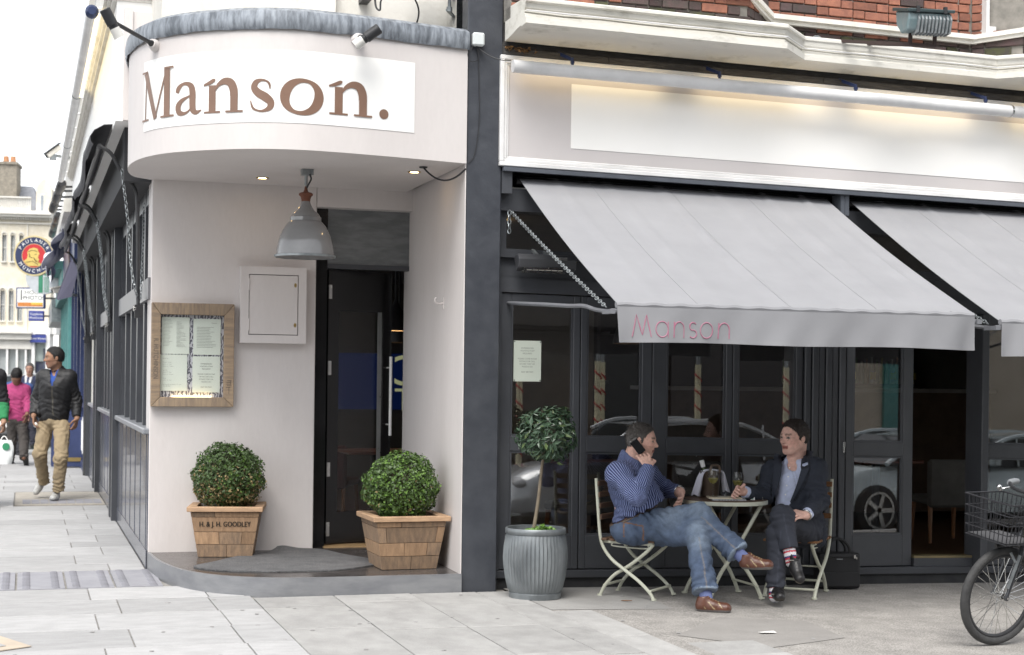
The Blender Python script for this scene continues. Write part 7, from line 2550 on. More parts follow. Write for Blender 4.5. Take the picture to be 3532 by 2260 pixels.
walker('grey haired man in suit and tie far down the side street', (-2.748, 20.767, 0.000), tie, (.46, .27, .2), (.10, .09, .085), (.03, .03, .05), (.03, .03, .045), (.03, .03, .03), (.03, .03, .03), hvox=.010, top_bottom=-.04, topfn=tiecol)
ed = dict(head=(-3.298, 7.655, 1.606), f=(0.559, 0.829, 0.000), h=.225, neck=(-3.296, 7.654, 1.468), shA=(-3.454, 7.703, 1.401), shB=(-3.136, 7.605, 1.405), elA=(-3.495, 7.716, 1.123), elB=(-3.081, 7.640, 1.137), wrA=(-3.471, 7.604, 0.923), wrB=(-3.063, 7.477, 0.920),
          chest=(-3.294, 7.654, 1.301), pel=(-3.289, 7.652, 0.923), hipA=(-3.359, 7.674, 0.857), hipB=(-3.227, 7.633, 0.859), knA=(-3.364, 7.676, 0.529), anA=(-3.377, 7.994, 0.113), knB=(-3.221, 7.526, 0.559), anB=(-3.209, 7.418, 0.131),
          handA=((-0.058, -0.187, -0.981), (0.955, -0.297, 0.000), 1, .4), handB=((-0.011, -0.101, -0.995), (-0.955, 0.297, 0.000), -1, .75),
          footA=((-3.376, 7.993, 0.028), ((0.391, 0.921, 0.000), (0, 0, 1))), footB=((-3.208, 7.418, 0.035), ((0.391, 0.921, 0.000), (0, 0, 1))))
elE, wrE = np.array(ed['elB']), np.array(ed['wrB'])


def edcol(V, N):
    c = np.tile(np.array((.02, .02, .023)), (len(V), 1)); d, t = seg_dist(V, elE, wrE)
    c[(d < .08) & (t > .22)] = (.03, .24, .09); return c


walker('person at the left edge in black with a green sleeve, carrying a bag', (-3.287, 7.982, 0.000), ed, (.42, .25, .17), (.03, .02, .015), (.02, .02, .02), (.03, .03, .035), (.03, .03, .03), (.03, .03, .03), hvox=.010, topfn=edcol, bulk=1.4)
sbp = Vector((-3.056, 7.423, 0.747))
sb = thing('shopping_bag', 'white shopping bag with a round green logo at the left edge', 'bag', sbp)
rows = []
for i in range(13):
    a = 2 * math.pi * i / 12; row = []
    for j in range(9):
        v = j / 8; w = .05 + .055 * math.sin(math.pi * (.15 + .7 * v)); dpt = .02 + .03 * v
        row.append(sbp + Vector(RT) * (w * math.cos(a) + .004 * math.sin(a * 5 + j)) + Vector(FW) * dpt * math.sin(a) - Vector((0, 0, .02 + .26 * v)))
    rows.append(row)
mb = MB(); mb.sheet(rows, .002)
build('bag', mb, mat('white_plastic', (.70, .72, .72), (.60, .62, .62), rough=.4, scale=20), sb, smooth=True)
mb = MB(); mb.tube(hang(sbp + Vector(RT) * -.04 - Vector((0, 0, .03)), sbp + Vector(RT) * .04 - Vector((0, 0, .03)), -.05, 8), .006, 5); build('handle', mb, M_sign, sb)
mb = MB(); mb.lathe([(.0, .0), (.04, .0), (.04, -.003)], (0, 0, 0), 20, Matrix((Vector(RT), Vector((0, 0, 1)), -Vector(FW))).transposed()); mb.v = [tuple(Vector(p) + sbp - Vector(FW) * .052 - Vector((-.035, 0, .09))) for p in mb.v]
build('logo', mb, mat('logo_green', (.02, .22, .10)), sb)


# ------------------------------------------------------------------ retracted awnings along the side street
M_dcanvas = mat('dusty_dark_canvas', (.085, .085, .092), (.06, .06, .066), rough=.9, scale=5, bump=.2, bscale=40)
for i, (a, b, lab) in enumerate([(1.95, 6.0, 'nearest folded awning above the side street windows'), (6.3, 9.7, 'middle folded awning above the side street windows'), (10.2, 12.6, 'farthest folded awning above the side street windows')]):
    t = thing('folded_awning', lab, 'awning', (-2.2, a, 3.2), 'folded awnings on the side street')
    rows = []
    for q in range(41):
        y = a + (b - a) * q / 40; row = []
        e = math.exp(-((y - a) / .25) ** 2)
        for (x, z, w) in [(-2.15, 3.32, 0), (-2.22, 3.345, .1), (-2.30, 3.335, .3), (-2.37, 3.29, .6), (-2.40, 3.24, .8), (-2.395, 3.20, 1), (-2.375, 3.175, 1.2)]:
            row.append((x + .018 * w * math.sin(y * 1.7 + i), y, z + .018 * w * math.sin(y * 2.3 + 2 * i) + .006 * w * math.sin(y * 9) + .03 * e * w))
        rows.append(row)
    mb = MB(); mb.sheet(rows, .004); build('cloth', mb, M_dcanvas, t, smooth=True)
    mb = MB(); mb.cyl((-2.33, a, 3.17), (-2.33, b, 3.17), .022); build('front_bar', mb, M_blackm, t, smooth=True)
    for y, s in ((a - .02, -1), (b + .02, 1)):
        mb = MB(); mb.tube(spline([(-2.33, y, 3.17), (-2.25, y, 3.12), (-2.18, y, 3.0), (-2.07, y, 2.86), (-2.05, y, 2.7), (-2.04, y, 2.3), (-2.035, y, 1.94)], 5), .014, 8); mb.box(-2.06, y - .02, 1.88, -2.0, y + .02, 1.98)
        build('swing_arm', mb, M_blackm, t, smooth=True)
        mb = MB(); mb.cyl((-2.07, y, 1.95), (-2.05, y, 1.95), .022); build('pivot_bolt', mb, M_chrome, t)
        mb = MB(); pts = [Vector((-2.17, y - .03, 3.0)), Vector((-2.12, y - .04, 2.6)), Vector((-2.09, y - .04, 2.25)), Vector((-2.05, y - .02, 2.06)), Vector((-2.02, y + .10, 2.03)), Vector((-2.0, y + .22, 2.12)), Vector((-1.985, y + .25, 2.5)), Vector((-1.985, y + .25, 2.78))]
        chain(mb, spline(pts, 5), link=.040, wire=.0036, width=.011); build('chain', mb, M_steel, t, kind='stuff')

# strip light, cameras and pub lights on the side street
t = thing('side_strip_light', 'white tube light with a yellowed lit section on brackets along the side street fascia', 'light', (-2.4, 2, 4.2))
mb = MB(); mb.tube([(-2.40, 2.0, 4.19), (-2.40, 12.7, 4.19)], .046, 16); build('housing', mb, M_wgloss, t, smooth=True)
mb = MB(); mb.tube([(-2.40, 1.93, 4.19), (-2.40, 1.96, 4.19), (-2.40, 2.0, 4.19)], [.03, .05, .05], 16); build('end_cap', mb, M_bluebr, t, smooth=True)
mb = MB(); mb.tube([(-2.372, 2.05, 4.181), (-2.372, 5.6, 4.181)], .030, 12); build('lamp', mb, emis('yellow_tube', (1, .80, .42), 1.3), t, smooth=True)
for y in (5.65, 9.2):
    mb = MB(); mb.tube([(-2.40, y - .02, 4.19), (-2.40, y + .02, 4.19)], .050, 16); build('joint_collar', mb, M_steel, t, smooth=True)
for k in range(11):
    y = 2.1 + k * 1.02; mb = MB(); mb.bar((-2.40, y, 4.235), (-2.12, y, 4.30), .03, .015); build('bracket', mb, M_wgloss, t)
rs = thing('box_sign', 'silver framed box sign seen edge on above the curved canopy', 'sign', (-2.05, 1.62, 3.95))
mb = MB(); mb.box(-2.09, 1.55, 3.75, -2.0, 1.66, 4.30); build('sign_box', mb, M_steel, rs, bevel=.03, sub=3)
for lab, p, d, mnt in [('dark topped security camera on a bracket high on the left, against the sky', (-2.480, 14.731, 4.854), (-0.736, -0.250, -0.629), (.35, 0, 0)), ('white security camera below the round pharmacy sign', (-2.314, 16.774, 2.843), (-0.935, -0.246, -0.256), (.3, 0, 0))]:
    t = thing('security_camera', lab, 'camera', p, 'security cameras on the side street')
    p = Vector(p); d = Vector(d).normalized(); u_ = d.orthogonal()
    mb = MB(); mb.bar(p - d * .13, p + d * .13, .10, .09); build('housing', mb, M_white, t, bevel=.01)
    mb = MB(); mb.bar(p - d * .13 + Vector((0, 0, .055)), p + d * .17 + Vector((0, 0, .055)), .12, .018); build('sun_shield', mb, M_blackm if 'dark' in lab else M_white, t)
    mb = MB(); mb.cyl(p + d * .13, p + d * .137, .035); build('lens', mb, M_blackm, t)
    mb = MB(); mb.bar(p - Vector((0, 0, .06)), p + Vector((.45, .1, -.10)), .04, .04); mb.obox(p - Vector((0, 0, .09)), (.10, .10, .08)); build('mount', mb, M_steel, t)
for lab, p0, p1 in [('first group of dark sign lamps sticking out of the pub fascia', (-2.364, 13.648, 4.251), (-2.457, 16.819, 4.134)), ('second group of dark sign lamps, lower and farther down the side street', (-2.336, 17.828, 4.187), (-2.384, 22.032, 4.161))]:
    t = thing('pub_lamp_bar', lab, 'light', p0, 'dark sign lamps on the pub')
    p0, p1 = Vector(p0), Vector(p1)
    for k in range(3):
        a, b = p0.lerp(p1, k / 3), p0.lerp(p1, (k + .8) / 3)
        mb = MB(); mb.tube([a, a.lerp(b, .1), a.lerp(b, .9), b], [.05, .07, .07, .05], 12); build('lamp_head', mb, M_blackm, t, smooth=True)
        mb = MB(); mb.bar(a.lerp(b, .5), a.lerp(b, .5) + Vector((.40, 0, .03)), .03, .03); mb.bar(b, b + Vector((.40, 0, .03)), .03, .03); build('bracket', mb, M_blackm, t)

# ------------------------------------------------------------------ the blue pub and the teal shop next door
M_pub = mat('pub_blue_paint', (.035, .05, .13), (.028, .04, .10), rough=.35, scale=4)
pub = thing('pub_building', 'pub with a dark blue panelled front beside the restaurant', 'building', (-1.9, 16, 0))
mb = MB(); mb.box(-1.93, 12.92, -.3, 4, 20.0, 7.5); build('wall', mb, mat('pale_brick_paint', (.62, .59, .52), (.5, .47, .41), rough=.9, scale=9), pub)
mb = MB(); mb.box(-2.02, 13.0, -.2, -1.931, 19.9, .12); mb.box(-1.99, 13.0, .12, -1.931, 19.9, .95); mb.box(-2.03, 13.0, .95, -1.931, 19.9, 1.0); build('stall_riser', mb, M_pub, pub)
for k in range(5):
    y = 13.0 + k * 1.7; mb = MB(); mb.box(-2.04, y, 1.001, -1.931, y + .16, 3.1); build('pilaster', mb, M_pub, pub)
for k in range(4):
    y = 13.16 + k * 1.7; mb = MB(); mb.box(-1.945, y, 1.001, -1.9315, y + 1.54, 3.1); build('window_pane', mb, glass('pub_glass', (.25, .27, .3), .12), pub)
mb = MB(); mb.box(-2.2, 12.95, 3.1, -1.931, 19.95, 3.75); build('fascia', mb, M_pub, pub)
mb = MB(); mb.box(-2.35, 12.95, 3.76, -1.931, 19.95, 3.95); build('cornice', mb, M_white, pub)
for y in (13.3, 14.6):
    mb = MB(); mb.box(-2.0, y, .22, -1.991, y + .75, .78); mb.box(-2.012, y + .05, .27, -2.0, y + .70, .73); build('vent_panel', mb, M_sign, pub)
mb = MB(); mb.cyl((-2.0, 12.86, 0), (-2.0, 12.86, 5.5), .05); build('drainpipe', mb, M_blackm, pub)
pa = thing('crumpled_awning', 'crumpled silver grey pub awning hanging down beside the round beer sign', 'awning', (-2.421, 15.237, 3.301))
c0 = Vector((-2.298, 15.198, 3.649)); c1 = Vector((-2.530, 15.585, 3.201))
rows = []
for i in range(19):
    u = i / 18; row = []
    for j in range(13):
        v = j / 12; p = c0.lerp(c1, v)
        row.append(p + Vector((.10 * (u - .5) + .05 * math.sin(v * 11 + u * 5), 1.5 * (u - .3), .10 * math.sin(u * 17 + v * 4) * v - .26 * u * v + .05 * math.sin(v * 9 + u * 23))))
    rows.append(row)
mb = MB(); mb.sheet(rows, .006); build('cloth', mb, mat('silver_canvas', (.74, .76, .80), (.55, .56, .62), rough=.5, scale=6), pa, smooth=True)
pf = thing('folded_parasol_awning', 'dark violet blue folded canopy of the pub under the crumpled awning', 'awning', (-2.262, 13.616, 2.690))
mb = MB(); mb.extr([Vector((-2.173, 13.588, 3.191)), Vector((-2.384, 14.701, 2.572)), Vector((-2.213, 13.601, 2.578)), Vector((-2.144, 13.056, 2.909))], (.0, 1.6, .1)); build('cloth', mb, mat('violet_canvas', (.075, .072, .12), rough=.85), pf)

teal = thing('teal_shop_building', 'shop with a teal painted front beyond the blue pub', 'building', (-1.9, 24, 0))
M_teal = mat('teal_paint', (.12, .33, .32), (.10, .28, .27), rough=.5, scale=5)
mb = MB(); mb.box(-1.93, 20.0, -.3, 4, 31.5, 7.0); build('wall', mb, mat('white_render', (.66, .65, .62), rough=.9), teal)
mb = MB(); mb.box(-2.06, 20.05, -.2, -1.9305, 26, .8); build('stall_riser', mb, M_teal, teal)
for k in range(5):
    y = 20.05 + k * 1.45; mb = MB(); mb.box(-2.10, y, .8, -1.9305, y + .2, 2.9); build('pilaster', mb, M_teal, teal)
for k in range(4):
    y = 20.25 + k * 1.45; mb = MB(); mb.box(-1.95, y, .8, -1.9306, y + 1.25, 2.9); build('window_pane', mb, glass('teal_glass', (.25, .4, .4), .1), teal)
mb = MB(); mb.box(-2.22, 20.05, 2.9, -1.9305, 26, 3.4); mb.box(-2.42, 20.05, 3.4, -1.9305, 26, 3.55); build('fascia', mb, M_teal, teal)
mb = MB(); mb.box(-2.3, 26.1, 2.6, -1.9305, 31, 3.1); build('grey_fascia', mb, M_steel, teal)
mb = MB()
for k in range(12):
    mb.box(-2.075, 20.3 + k * .12, .1, -2.06, 20.36 + k * .12, .75)
build('slatted_panel', mb, M_teal, teal)
ab = thing('pavement_board', 'dark blue pavement board standing behind the man in the leather jacket', 'sign board', (-2.164, 14.949, 0.000))
p = Vector((-2.171, 14.722, 0.000)); mb = MB(); mb.extr([p + Vector((-.28, 0, .02)), p + Vector((.20, 0, .02)), p + Vector((.20, .12, 1.05)), p + Vector((-.28, .12, 1.05))], (0, .03, 0)); build('board', mb, M_pub, ab)
mb = MB(); mb.extr([p + Vector((-.24, -.004, .10)), p + Vector((.16, -.004, .10)), p + Vector((.16, .0, .16)), p + Vector((-.24, .0, .16))], (0, .003, 0)); mb.extr([p + Vector((-.24, .11, .98)), p + Vector((.16, .11, .98)), p + Vector((.16, .115, 1.0)), p + Vector((-.24, .115, 1.0))], (0, .003, 0)); build('trim', mb, M_brass, ab)
mb = MB(); mb.extr([p + Vector((-.28, .40, .02)), p + Vector((.20, .40, .02)), p + Vector((.20, .16, 1.05)), p + Vector((-.28, .16, 1.05))], (0, .03, 0)); build('rear_board', mb, M_pub, ab)


# ------------------------------------------------------------------ hanging signs
def sign_plane(c):
    return Vector(c), Vector(RT), Vector((0, 0, 1)), -Vector(FW)


def disc(mb, c, r0, r1, off, ax, ay, n, seg=48, sx=1.):
    vs = []; 
    for i in range(seg):
        t = 2 * math.pi * i / seg
        for r in (r0, r1):
            vs.append(c + ax * (r * math.cos(t) * sx) + ay * (r * math.sin(t)) + n * off)
    mb.add(vs, [(2 * i, 2 * i + 1, (2 * i + 3) % (2 * seg), (2 * i + 2) % (2 * seg)) for i in range(seg)])


def ring_text(mb, s, c, r, size, a_mid, ax, ay, n, off, top=True, step=.30):
    k = len(s)
    for i, chh in enumerate(s):
        a = a_mid + (-(i - (k - 1) / 2) * step if top else (i - (k - 1) / 2) * step)
        rad = ax * math.cos(a) + ay * math.sin(a); up = rad if top else -rad; right = up.cross(n)
        put_text(mb, chh, size, c + rad * r + n * off, right, up)


c, ax, ay, n = sign_plane((-2.703, 20.037, 3.620))
t = thing('round_beer_sign', 'round illuminated beer sign with a bearded head on red inside a dark blue ring', 'sign', c)
mb = MB(); disc(mb, c, 0, .375, -.06, ax, ay, n); disc(mb, c, 0.0, .375, .06, ax, ay, n); k0 = len(mb.v)
for i in range(48):
    a, b = 2 * math.pi * i / 48, 2 * math.pi * (i + 1) / 48
    mb.add([c + ax * .375 * math.cos(q) + ay * .375 * math.sin(q) + n * o for q in (a, b) for o in (-.06, .06)], [(0, 1, 3, 2)])
M_cr = mat('cream_gold', (.62, .52, .28), rough=.4)
build('case', mb, M_cr, t)
mb = MB(); disc(mb, c, .225, .345, .063, ax, ay, n); build('blue_ring', mb, mat('sign_navy', (.015, .025, .085), rough=.35), t)
mb = MB(); disc(mb, c, 0, .215, .0635, ax, ay, n); build('red_field', mb, mat('sign_red', (.55, .02, .025), rough=.35), t)
mb = MB(); ring_text(mb, 'PAULANER', c, .285, .088, math.pi / 2, ax, ay, n, .067, True, .30); build('lettering', mb, M_sign, t); mb = MB(); ring_text(mb, 'MÜNCHEN', c, .285, .088, -math.pi / 2, ax, ay, n, .067, False, .335)
build('lettering', mb, M_sign, t)
hp_ = [(-.19, -.10), (-.13, -.06), (-.11, .0), (-.12, .06), (-.08, .125), (.0, .15), (.07, .13), (.085, .075), (.11, .03), (.085, .02), (.09, -.01), (.075, -.03), (.10, -.07), (.075, -.12), (.03, -.115), (.15, -.16), (.10, -.19), (-.10, -.19)]
mb = MB(); vs = [c + ax * x + ay * y + n * .068 for x, y in hp_]; mb.add(vs + [c + ax * -.02 + ay * -.02 + n * .068], [(i, (i + 1) % len(vs), len(vs)) for i in range(len(vs))]); build('bearded_head', mb, mat('sign_gold', (.66, .50, .14), rough=.4), t)
mb = MB()
for pts in ([(-.10, .07), (-.05, .10), (.02, .095), (.06, .07)], [(-.09, .02), (-.06, -.03), (-.02, -.04)], [(.02, .02), (.055, .03)], [(.0, -.03), (.03, -.10), (.06, -.11)], [(-.14, -.12), (-.02, -.10), (.08, -.16)], [(-.09, .05), (-.07, .01), (-.085, -.03)]):
    mb.tube([c + ax * x + ay * y + n * .069 for x, y in pts], .006, 4)
build('head_lines', mb, mat('sign_dark', (.10, .07, .03)), t)
mb = MB(); mb.bar(c + ax * .37, c + ax * .75, .05, .05); build('bracket', mb, M_blackm, t)

c, ax, ay, n = sign_plane((-2.509, 23.118, 3.421))
t = thing('pharmacy_sign', 'round grey pharmacy sign with a striped green cross partly behind the beer sign', 'sign', c)
mb = MB(); disc(mb, c, 0, .355, .05, ax, ay, n); disc(mb, c, 0, .355, -.05, ax, ay, n)
for i in range(48):
    a, b = 2 * math.pi * i / 48, 2 * math.pi * (i + 1) / 48
    mb.add([c + ax * .355 * math.cos(q) + ay * .355 * math.sin(q) + n * o for q in (a, b) for o in (-.05, .05)], [(0, 1, 3, 2)])
build('case', mb, mat('pale_grey_plastic', (.50, .52, .55), rough=.3), t)
M_gr = mat('pharmacy_green', (.03, .22, .12), rough=.4)


def rect(mb, x0, y0, x1, y1, off):
    mb.add([c + ax * x0 + ay * y0 + n * off, c + ax * x1 + ay * y0 + n * off, c + ax * x1 + ay * y1 + n * off, c + ax * x0 + ay * y1 + n * off], [(0, 1, 2, 3)])


mb = MB(); rect(mb, .03, .02, .34, .10, .053); rect(mb, -.09, -.33, -.0, .05, .0535)
for k in range(4):
    rect(mb, -.33, .02 + k * .028, -.10, .035 + k * .028, .053); rect(mb, .03 + k * .026, -.32, .043 + k * .026, .0, .053); rect(mb, .03, .13 + k * .026, .30, .142 + k * .026, .053)
build('green_cross', mb, M_gr, t)
mb = MB(); mb.bar(c + ax * .35, c + ax * .7, .04, .04); build('bracket', mb, M_blackm, t)


def box_sign(name, lab, p, w, h, m_, border=None):
    global c, ax, ay, n
    c, ax, ay, n = sign_plane(p)
    t = thing(name, lab, 'sign', c); M = Matrix((ax, -n, ay)).transposed()
    mb = MB(); mb.obox(c, (w, .1, h), M); build('case', mb, border or m_, t, bevel=.01)
    if border:
        mb = MB(); rect(mb, -w / 2 + .03, -h / 2 + .03, w / 2 - .03, h / 2 - .03, .052); build('face', mb, m_, t)
    mb = MB(); mb.bar(c + ax * w / 2, c + ax * (w / 2 + .4), .04, .04); build('bracket', mb, M_blackm, t)
    return t


t = box_sign('photo_shop_sign', 'white sign with a blue border reading 1 HOUR PHOTOS', (-2.743, 26.333, 3.127), .64, .47, M_sign, mat('sign_border_blue', (.03, .05, .16)))
mb = MB(); put_text(mb, '1', .34, c + ax * -.20 + ay * .05 + n * .056, ax, ay, stretch=.8); put_text(mb, 'HOUR', .125, c + ax * .07 + ay * .12 + n * .056, ax, ay, stretch=1.15); put_text(mb, 'PHOTOS', .125, c + ax * .08 + ay * .0 + n * .056, ax, ay); build('lettering', mb, M_blackm, t)
mb = MB(); rect(mb, -.28, -.19, .28, -.10, .0545); build('orange_band', mb, mat('sign_orange', (.62, .22, .05)), t)
mb = MB(); rect(mb, .02, -.15, .28, -.10, .0575); build('yellow_band', mb, mat('sign_yellow', (.75, .50, .08)), t)
t = box_sign('phone_shop_sign', 'small blue hanging sign with white lettering below the photo sign', (-2.601, 29.430, 2.838), .36, .25, mat('sign_blue', (.04, .06, .28), rough=.4))
mb = MB(); put_text(mb, 'Carphone', .075, c + ax * .01 + ay * .045 + n * .053, ax, ay); put_text(mb, 'Warehouse', .07, c + ay * -.045 + n * .053, ax, ay); build('lettering', mb, M_sign, t)

# ------------------------------------------------------------------ the yellow brick building that closes the street
fo = Vector((-2.003, 36.575, -0.091)); fx = Vector((0.991, -0.130, 0.000)); fn_ = Vector((fx.y, -fx.x, 0))
S81 = 1 / 81.8
far = thing('yellow_brick_building', 'yellow brick building with arched windows, dormer and chimney closing the street', 'building', fo)
M_yb = mat('yellow_stock_brick', (.76, .71, .60), (.66, .60, .48), rough=.9, scale=3, bump=.2, bscale=30, fine=.15)
M_stone = mat('pale_stone_trim', (.76, .74, .69), (.66, .64, .59), rough=.8, scale=4)


def FP(px, py, off=0.):
    """Point on the far front, px and py counted from its own lower right corner in facade units."""
    return fo + fx * ((px - 130) * S81) + Vector((0, 0, (1004 - py) * S81)) + fn_ * off


def fbox(mb, x0, y0, x1, y1, o0, o1):
    v = [FP(x, y, o) for o in (o0, o1) for y in (y1, y0) for x in (x0, x1)]
    mb.add(v, [(0, 2, 3, 1), (4, 5, 7, 6), (0, 1, 5, 4), (2, 6, 7, 3), (0, 4, 6, 2), (1, 3, 7, 5)]); return mb


wins = []
for k in range(-6, 3):
    x = 5 + k * 19.2 + .0
    wins += [(x, 552, 9.5, 617), (x - 3, 682, 10.5, 756)]
mb = MB()
# wall as piers and bands round the window openings
cols = sorted(set([w[0] for w in wins if w[1] == 552]))
fbox(mb, -260, 500, 116, 556, -.8, 0); fbox(mb, -260, 617, 116, 686, -.8, 0); fbox(mb, -260, 756, 116, 786, -.8, 0)
edges = [-260] + [v for x in cols for v in (x, x + 9.5)] + [116]
for a, b in zip(edges[::2], edges[1::2]):
    fbox(mb, a, 556, b, 617, -.8, 0)
edges = [-260] + [v for x in cols for v in (x - 3, x + 7.5)] + [116]
for a, b in zip(edges[::2], edges[1::2]):
    fbox(mb, a, 686, b, 756, -.8, 0)
build('wall', mb, M_yb, far)
for (x, y0, w, y1) in wins:
    mb = MB(); fbox(mb, x - 1.2, y0, x, y1, -.02, .03); fbox(mb, x + w, y0, x + w + 1.2, y1, -.02, .03); fbox(mb, x - 1.6, y1, x + w + 1.6, y1 + 3, -.02, .07)
    n_ = 8
    arc = [(x + w / 2 - (w / 2 + 1.2) * math.cos(math.pi * i / n_), y0 + 3 - (5 + 3) * math.sin(math.pi * i / n_)) for i in range(n_ + 1)]
    inn_ = [(x + w / 2 - (w / 2) * math.cos(math.pi * i / n_), y0 + 3 - 5 * math.sin(math.pi * i / n_)) for i in range(n_ + 1)]
    for i in range(n_):
        mb.extr([FP(*arc[i], .0), FP(*arc[i + 1], .0), FP(*inn_[i + 1], .0), FP(*inn_[i], .0)], fn_ * .04)
    wf = build('window', mb, M_stone, far)
    mb = MB(); fbox(mb, x, y0 - 2, x + w, y1, -.14, -.12); build('pane', mb, mat('far_pane', (.20, .23, .26), (.30, .33, .36), rough=.1, scale=3), wf)
    mb = MB(); fbox(mb, x + w / 2 - .5, y0, x + w / 2 + .5, y1, -.12, -.09); fbox(mb, x, (y0 + y1) / 2 - .6, x + w, (y0 + y1) / 2 + .6, -.12, -.085); build('sash', mb, M_sign, wf)
mb = MB(); fbox(mb, -260, 508, 117, 514, -.1, .22); fbox(mb, -260, 499, 117, 507.9, -.1, .30); fbox(mb, -260, 526, 116.5, 529, -.1, .06); build('cornice', mb, M_stone, far)
mb = MB()
for i in range(48):
    fbox(mb, -140 + i * 5.35, 514.1, -137.6 + i * 5.35, 520, -.05, .16)
build('dentil', mb, M_stone, far, kind='stuff')
mb = MB(); fbox(mb, -260, 466, 69, 469, -.1, .12); fbox(mb, -260, 494, 69, 498.9, -.1, .12); build('parapet_rail', mb, M_stone, far)
mb = MB()
for i in range(52):
    fbox(mb, -138 + i * 4, 469, -135.6 + i * 4, 494, -.02, .06)
build('baluster', mb, M_stone, far, kind='stuff')
mb = MB(); mb.extr([FP(-260, 499, -.3), FP(90, 499, -.3), FP(55, 425, -1.6), FP(-260, 425, -1.6)], fn_ * -.6); build('roof', mb, mat('grey_slate', (.25, .26, .29), (.18, .19, .21), rough=.7, scale=8), far)
mb = MB(); fbox(mb, -12, 385, 30, 500, -1.4, -.5); fbox(mb, -14, 379, 32, 385, -1.5, -.45); ch_f = build('chimney', mb, mat('grey_stock_brick', (.30, .27, .22), (.20, .18, .15), rough=.95, scale=9, fine=.3), far)
for x in (1, 17):
    mb = MB(); mb.tube([FP(x, 380, -.9), FP(x, 362, -.9)], [.09, .075], 12); build('chimney_pot', mb, mat('terracotta', (.50, .25, .13), rough=.9), ch_f)
mb = MB(); mb.extr([FP(81, 516, .05), FP(116, 516, .05), FP(116, 446, .05), FP(97, 419, .05), (FP(81, 440, .05))], fn_ * -1.2); build('dormer', mb, M_yb, far)
mb = MB(); fbox(mb, 90, 458, 99, 512, .04, .07); dw = build('window', mb, M_stone, far)
mb = MB(); fbox(mb, 91.5, 461, 97.5, 510, .071, .075); build('pane', mb, mat('far_pane', (.2, .23, .26)), dw)
mb = MB(); fbox(mb, 61, 530, 63, 786, 0, .05); build('drainpipe', mb, M_stone, far)
mb = MB(); fbox(mb, -260, 786, 75, 800, -.8, .25); fbox(mb, -260, 781, 77, 786, -.8, .35); fbox(mb, -260, 800, 75, 822, -.8, .12); build('shop_cornice', mb, M_stone, far)
mb = MB()
for x in (-150, -110, -70, -30, -8, 18, 40, 60):
    fbox(mb, x, 822, x + 4, 1010, -.1, .1)
fbox(mb, -260, 940, 75, 1010, -.2, .06); build('shopfront_pier', mb, M_sign, far)
mb = MB(); fbox(mb, -260, 822, 75, 940, -.3, -.1); build('shop_window', mb, mat('shop_glass', (.28, .31, .32), (.42, .45, .45), rough=.1, scale=2), far)
mb = MB(); fbox(mb, 75, 760, 130, 786, -.8, .1); fbox(mb, 75, 786, 82, 1010, -.8, .1); fbox(mb, 107, 786, 116, 1010, -.8, .1); fbox(mb, 116, 756, 118, 786, -.2, .2); build('white_shop_wall', mb, M_sign, far)
mb = MB(); fbox(mb, 72, 788, 108, 806, .0, .2); sg = build('shop_sign', mb, mat('sign_blue', (.04, .06, .28)), far)
mb = MB(); put_text(mb, 'Carphone Warehouse', .075, FP(90, 797, .205), fx, (0, 0, 1)); build('lettering', mb, M_sign, sg)
mb = MB(); fbox(mb, 82, 806, 107, 850, -.2, -.1); build('door_fanlight', mb, mat('pale_glass', (.45, .52, .50), rough=.2), far)
mb = MB(); fbox(mb, 82, 850, 107, 1010, -.25, -.15); fbox(mb, 100, 820, 107, 1010, -.15, -.05); build('shop_door', mb, mat('dark_blue_door', (.03, .04, .10), (.10, .11, .13), rough=.3, scale=2), far)
wb = thing('white_terrace_building', 'white rendered building with a red panel beyond the corner of the yellow brick one', 'building', FP(140, 1004, -4))
mb = MB(); fbox(mb, 108, 640, 260, 1010, -6, -3); build('wall', mb, mat('white_render', (.66, .65, .62)), wb)
mb = MB(); fbox(mb, 108, 715, 122, 740, -3, -2.9); build('red_panel', mb, mat('brick_red_panel', (.5, .16, .09)), wb)
mb = MB(); fbox(mb, 106, 770, 150, 777, -3, -2.4); build('canopy', mb, M_steel, wb)


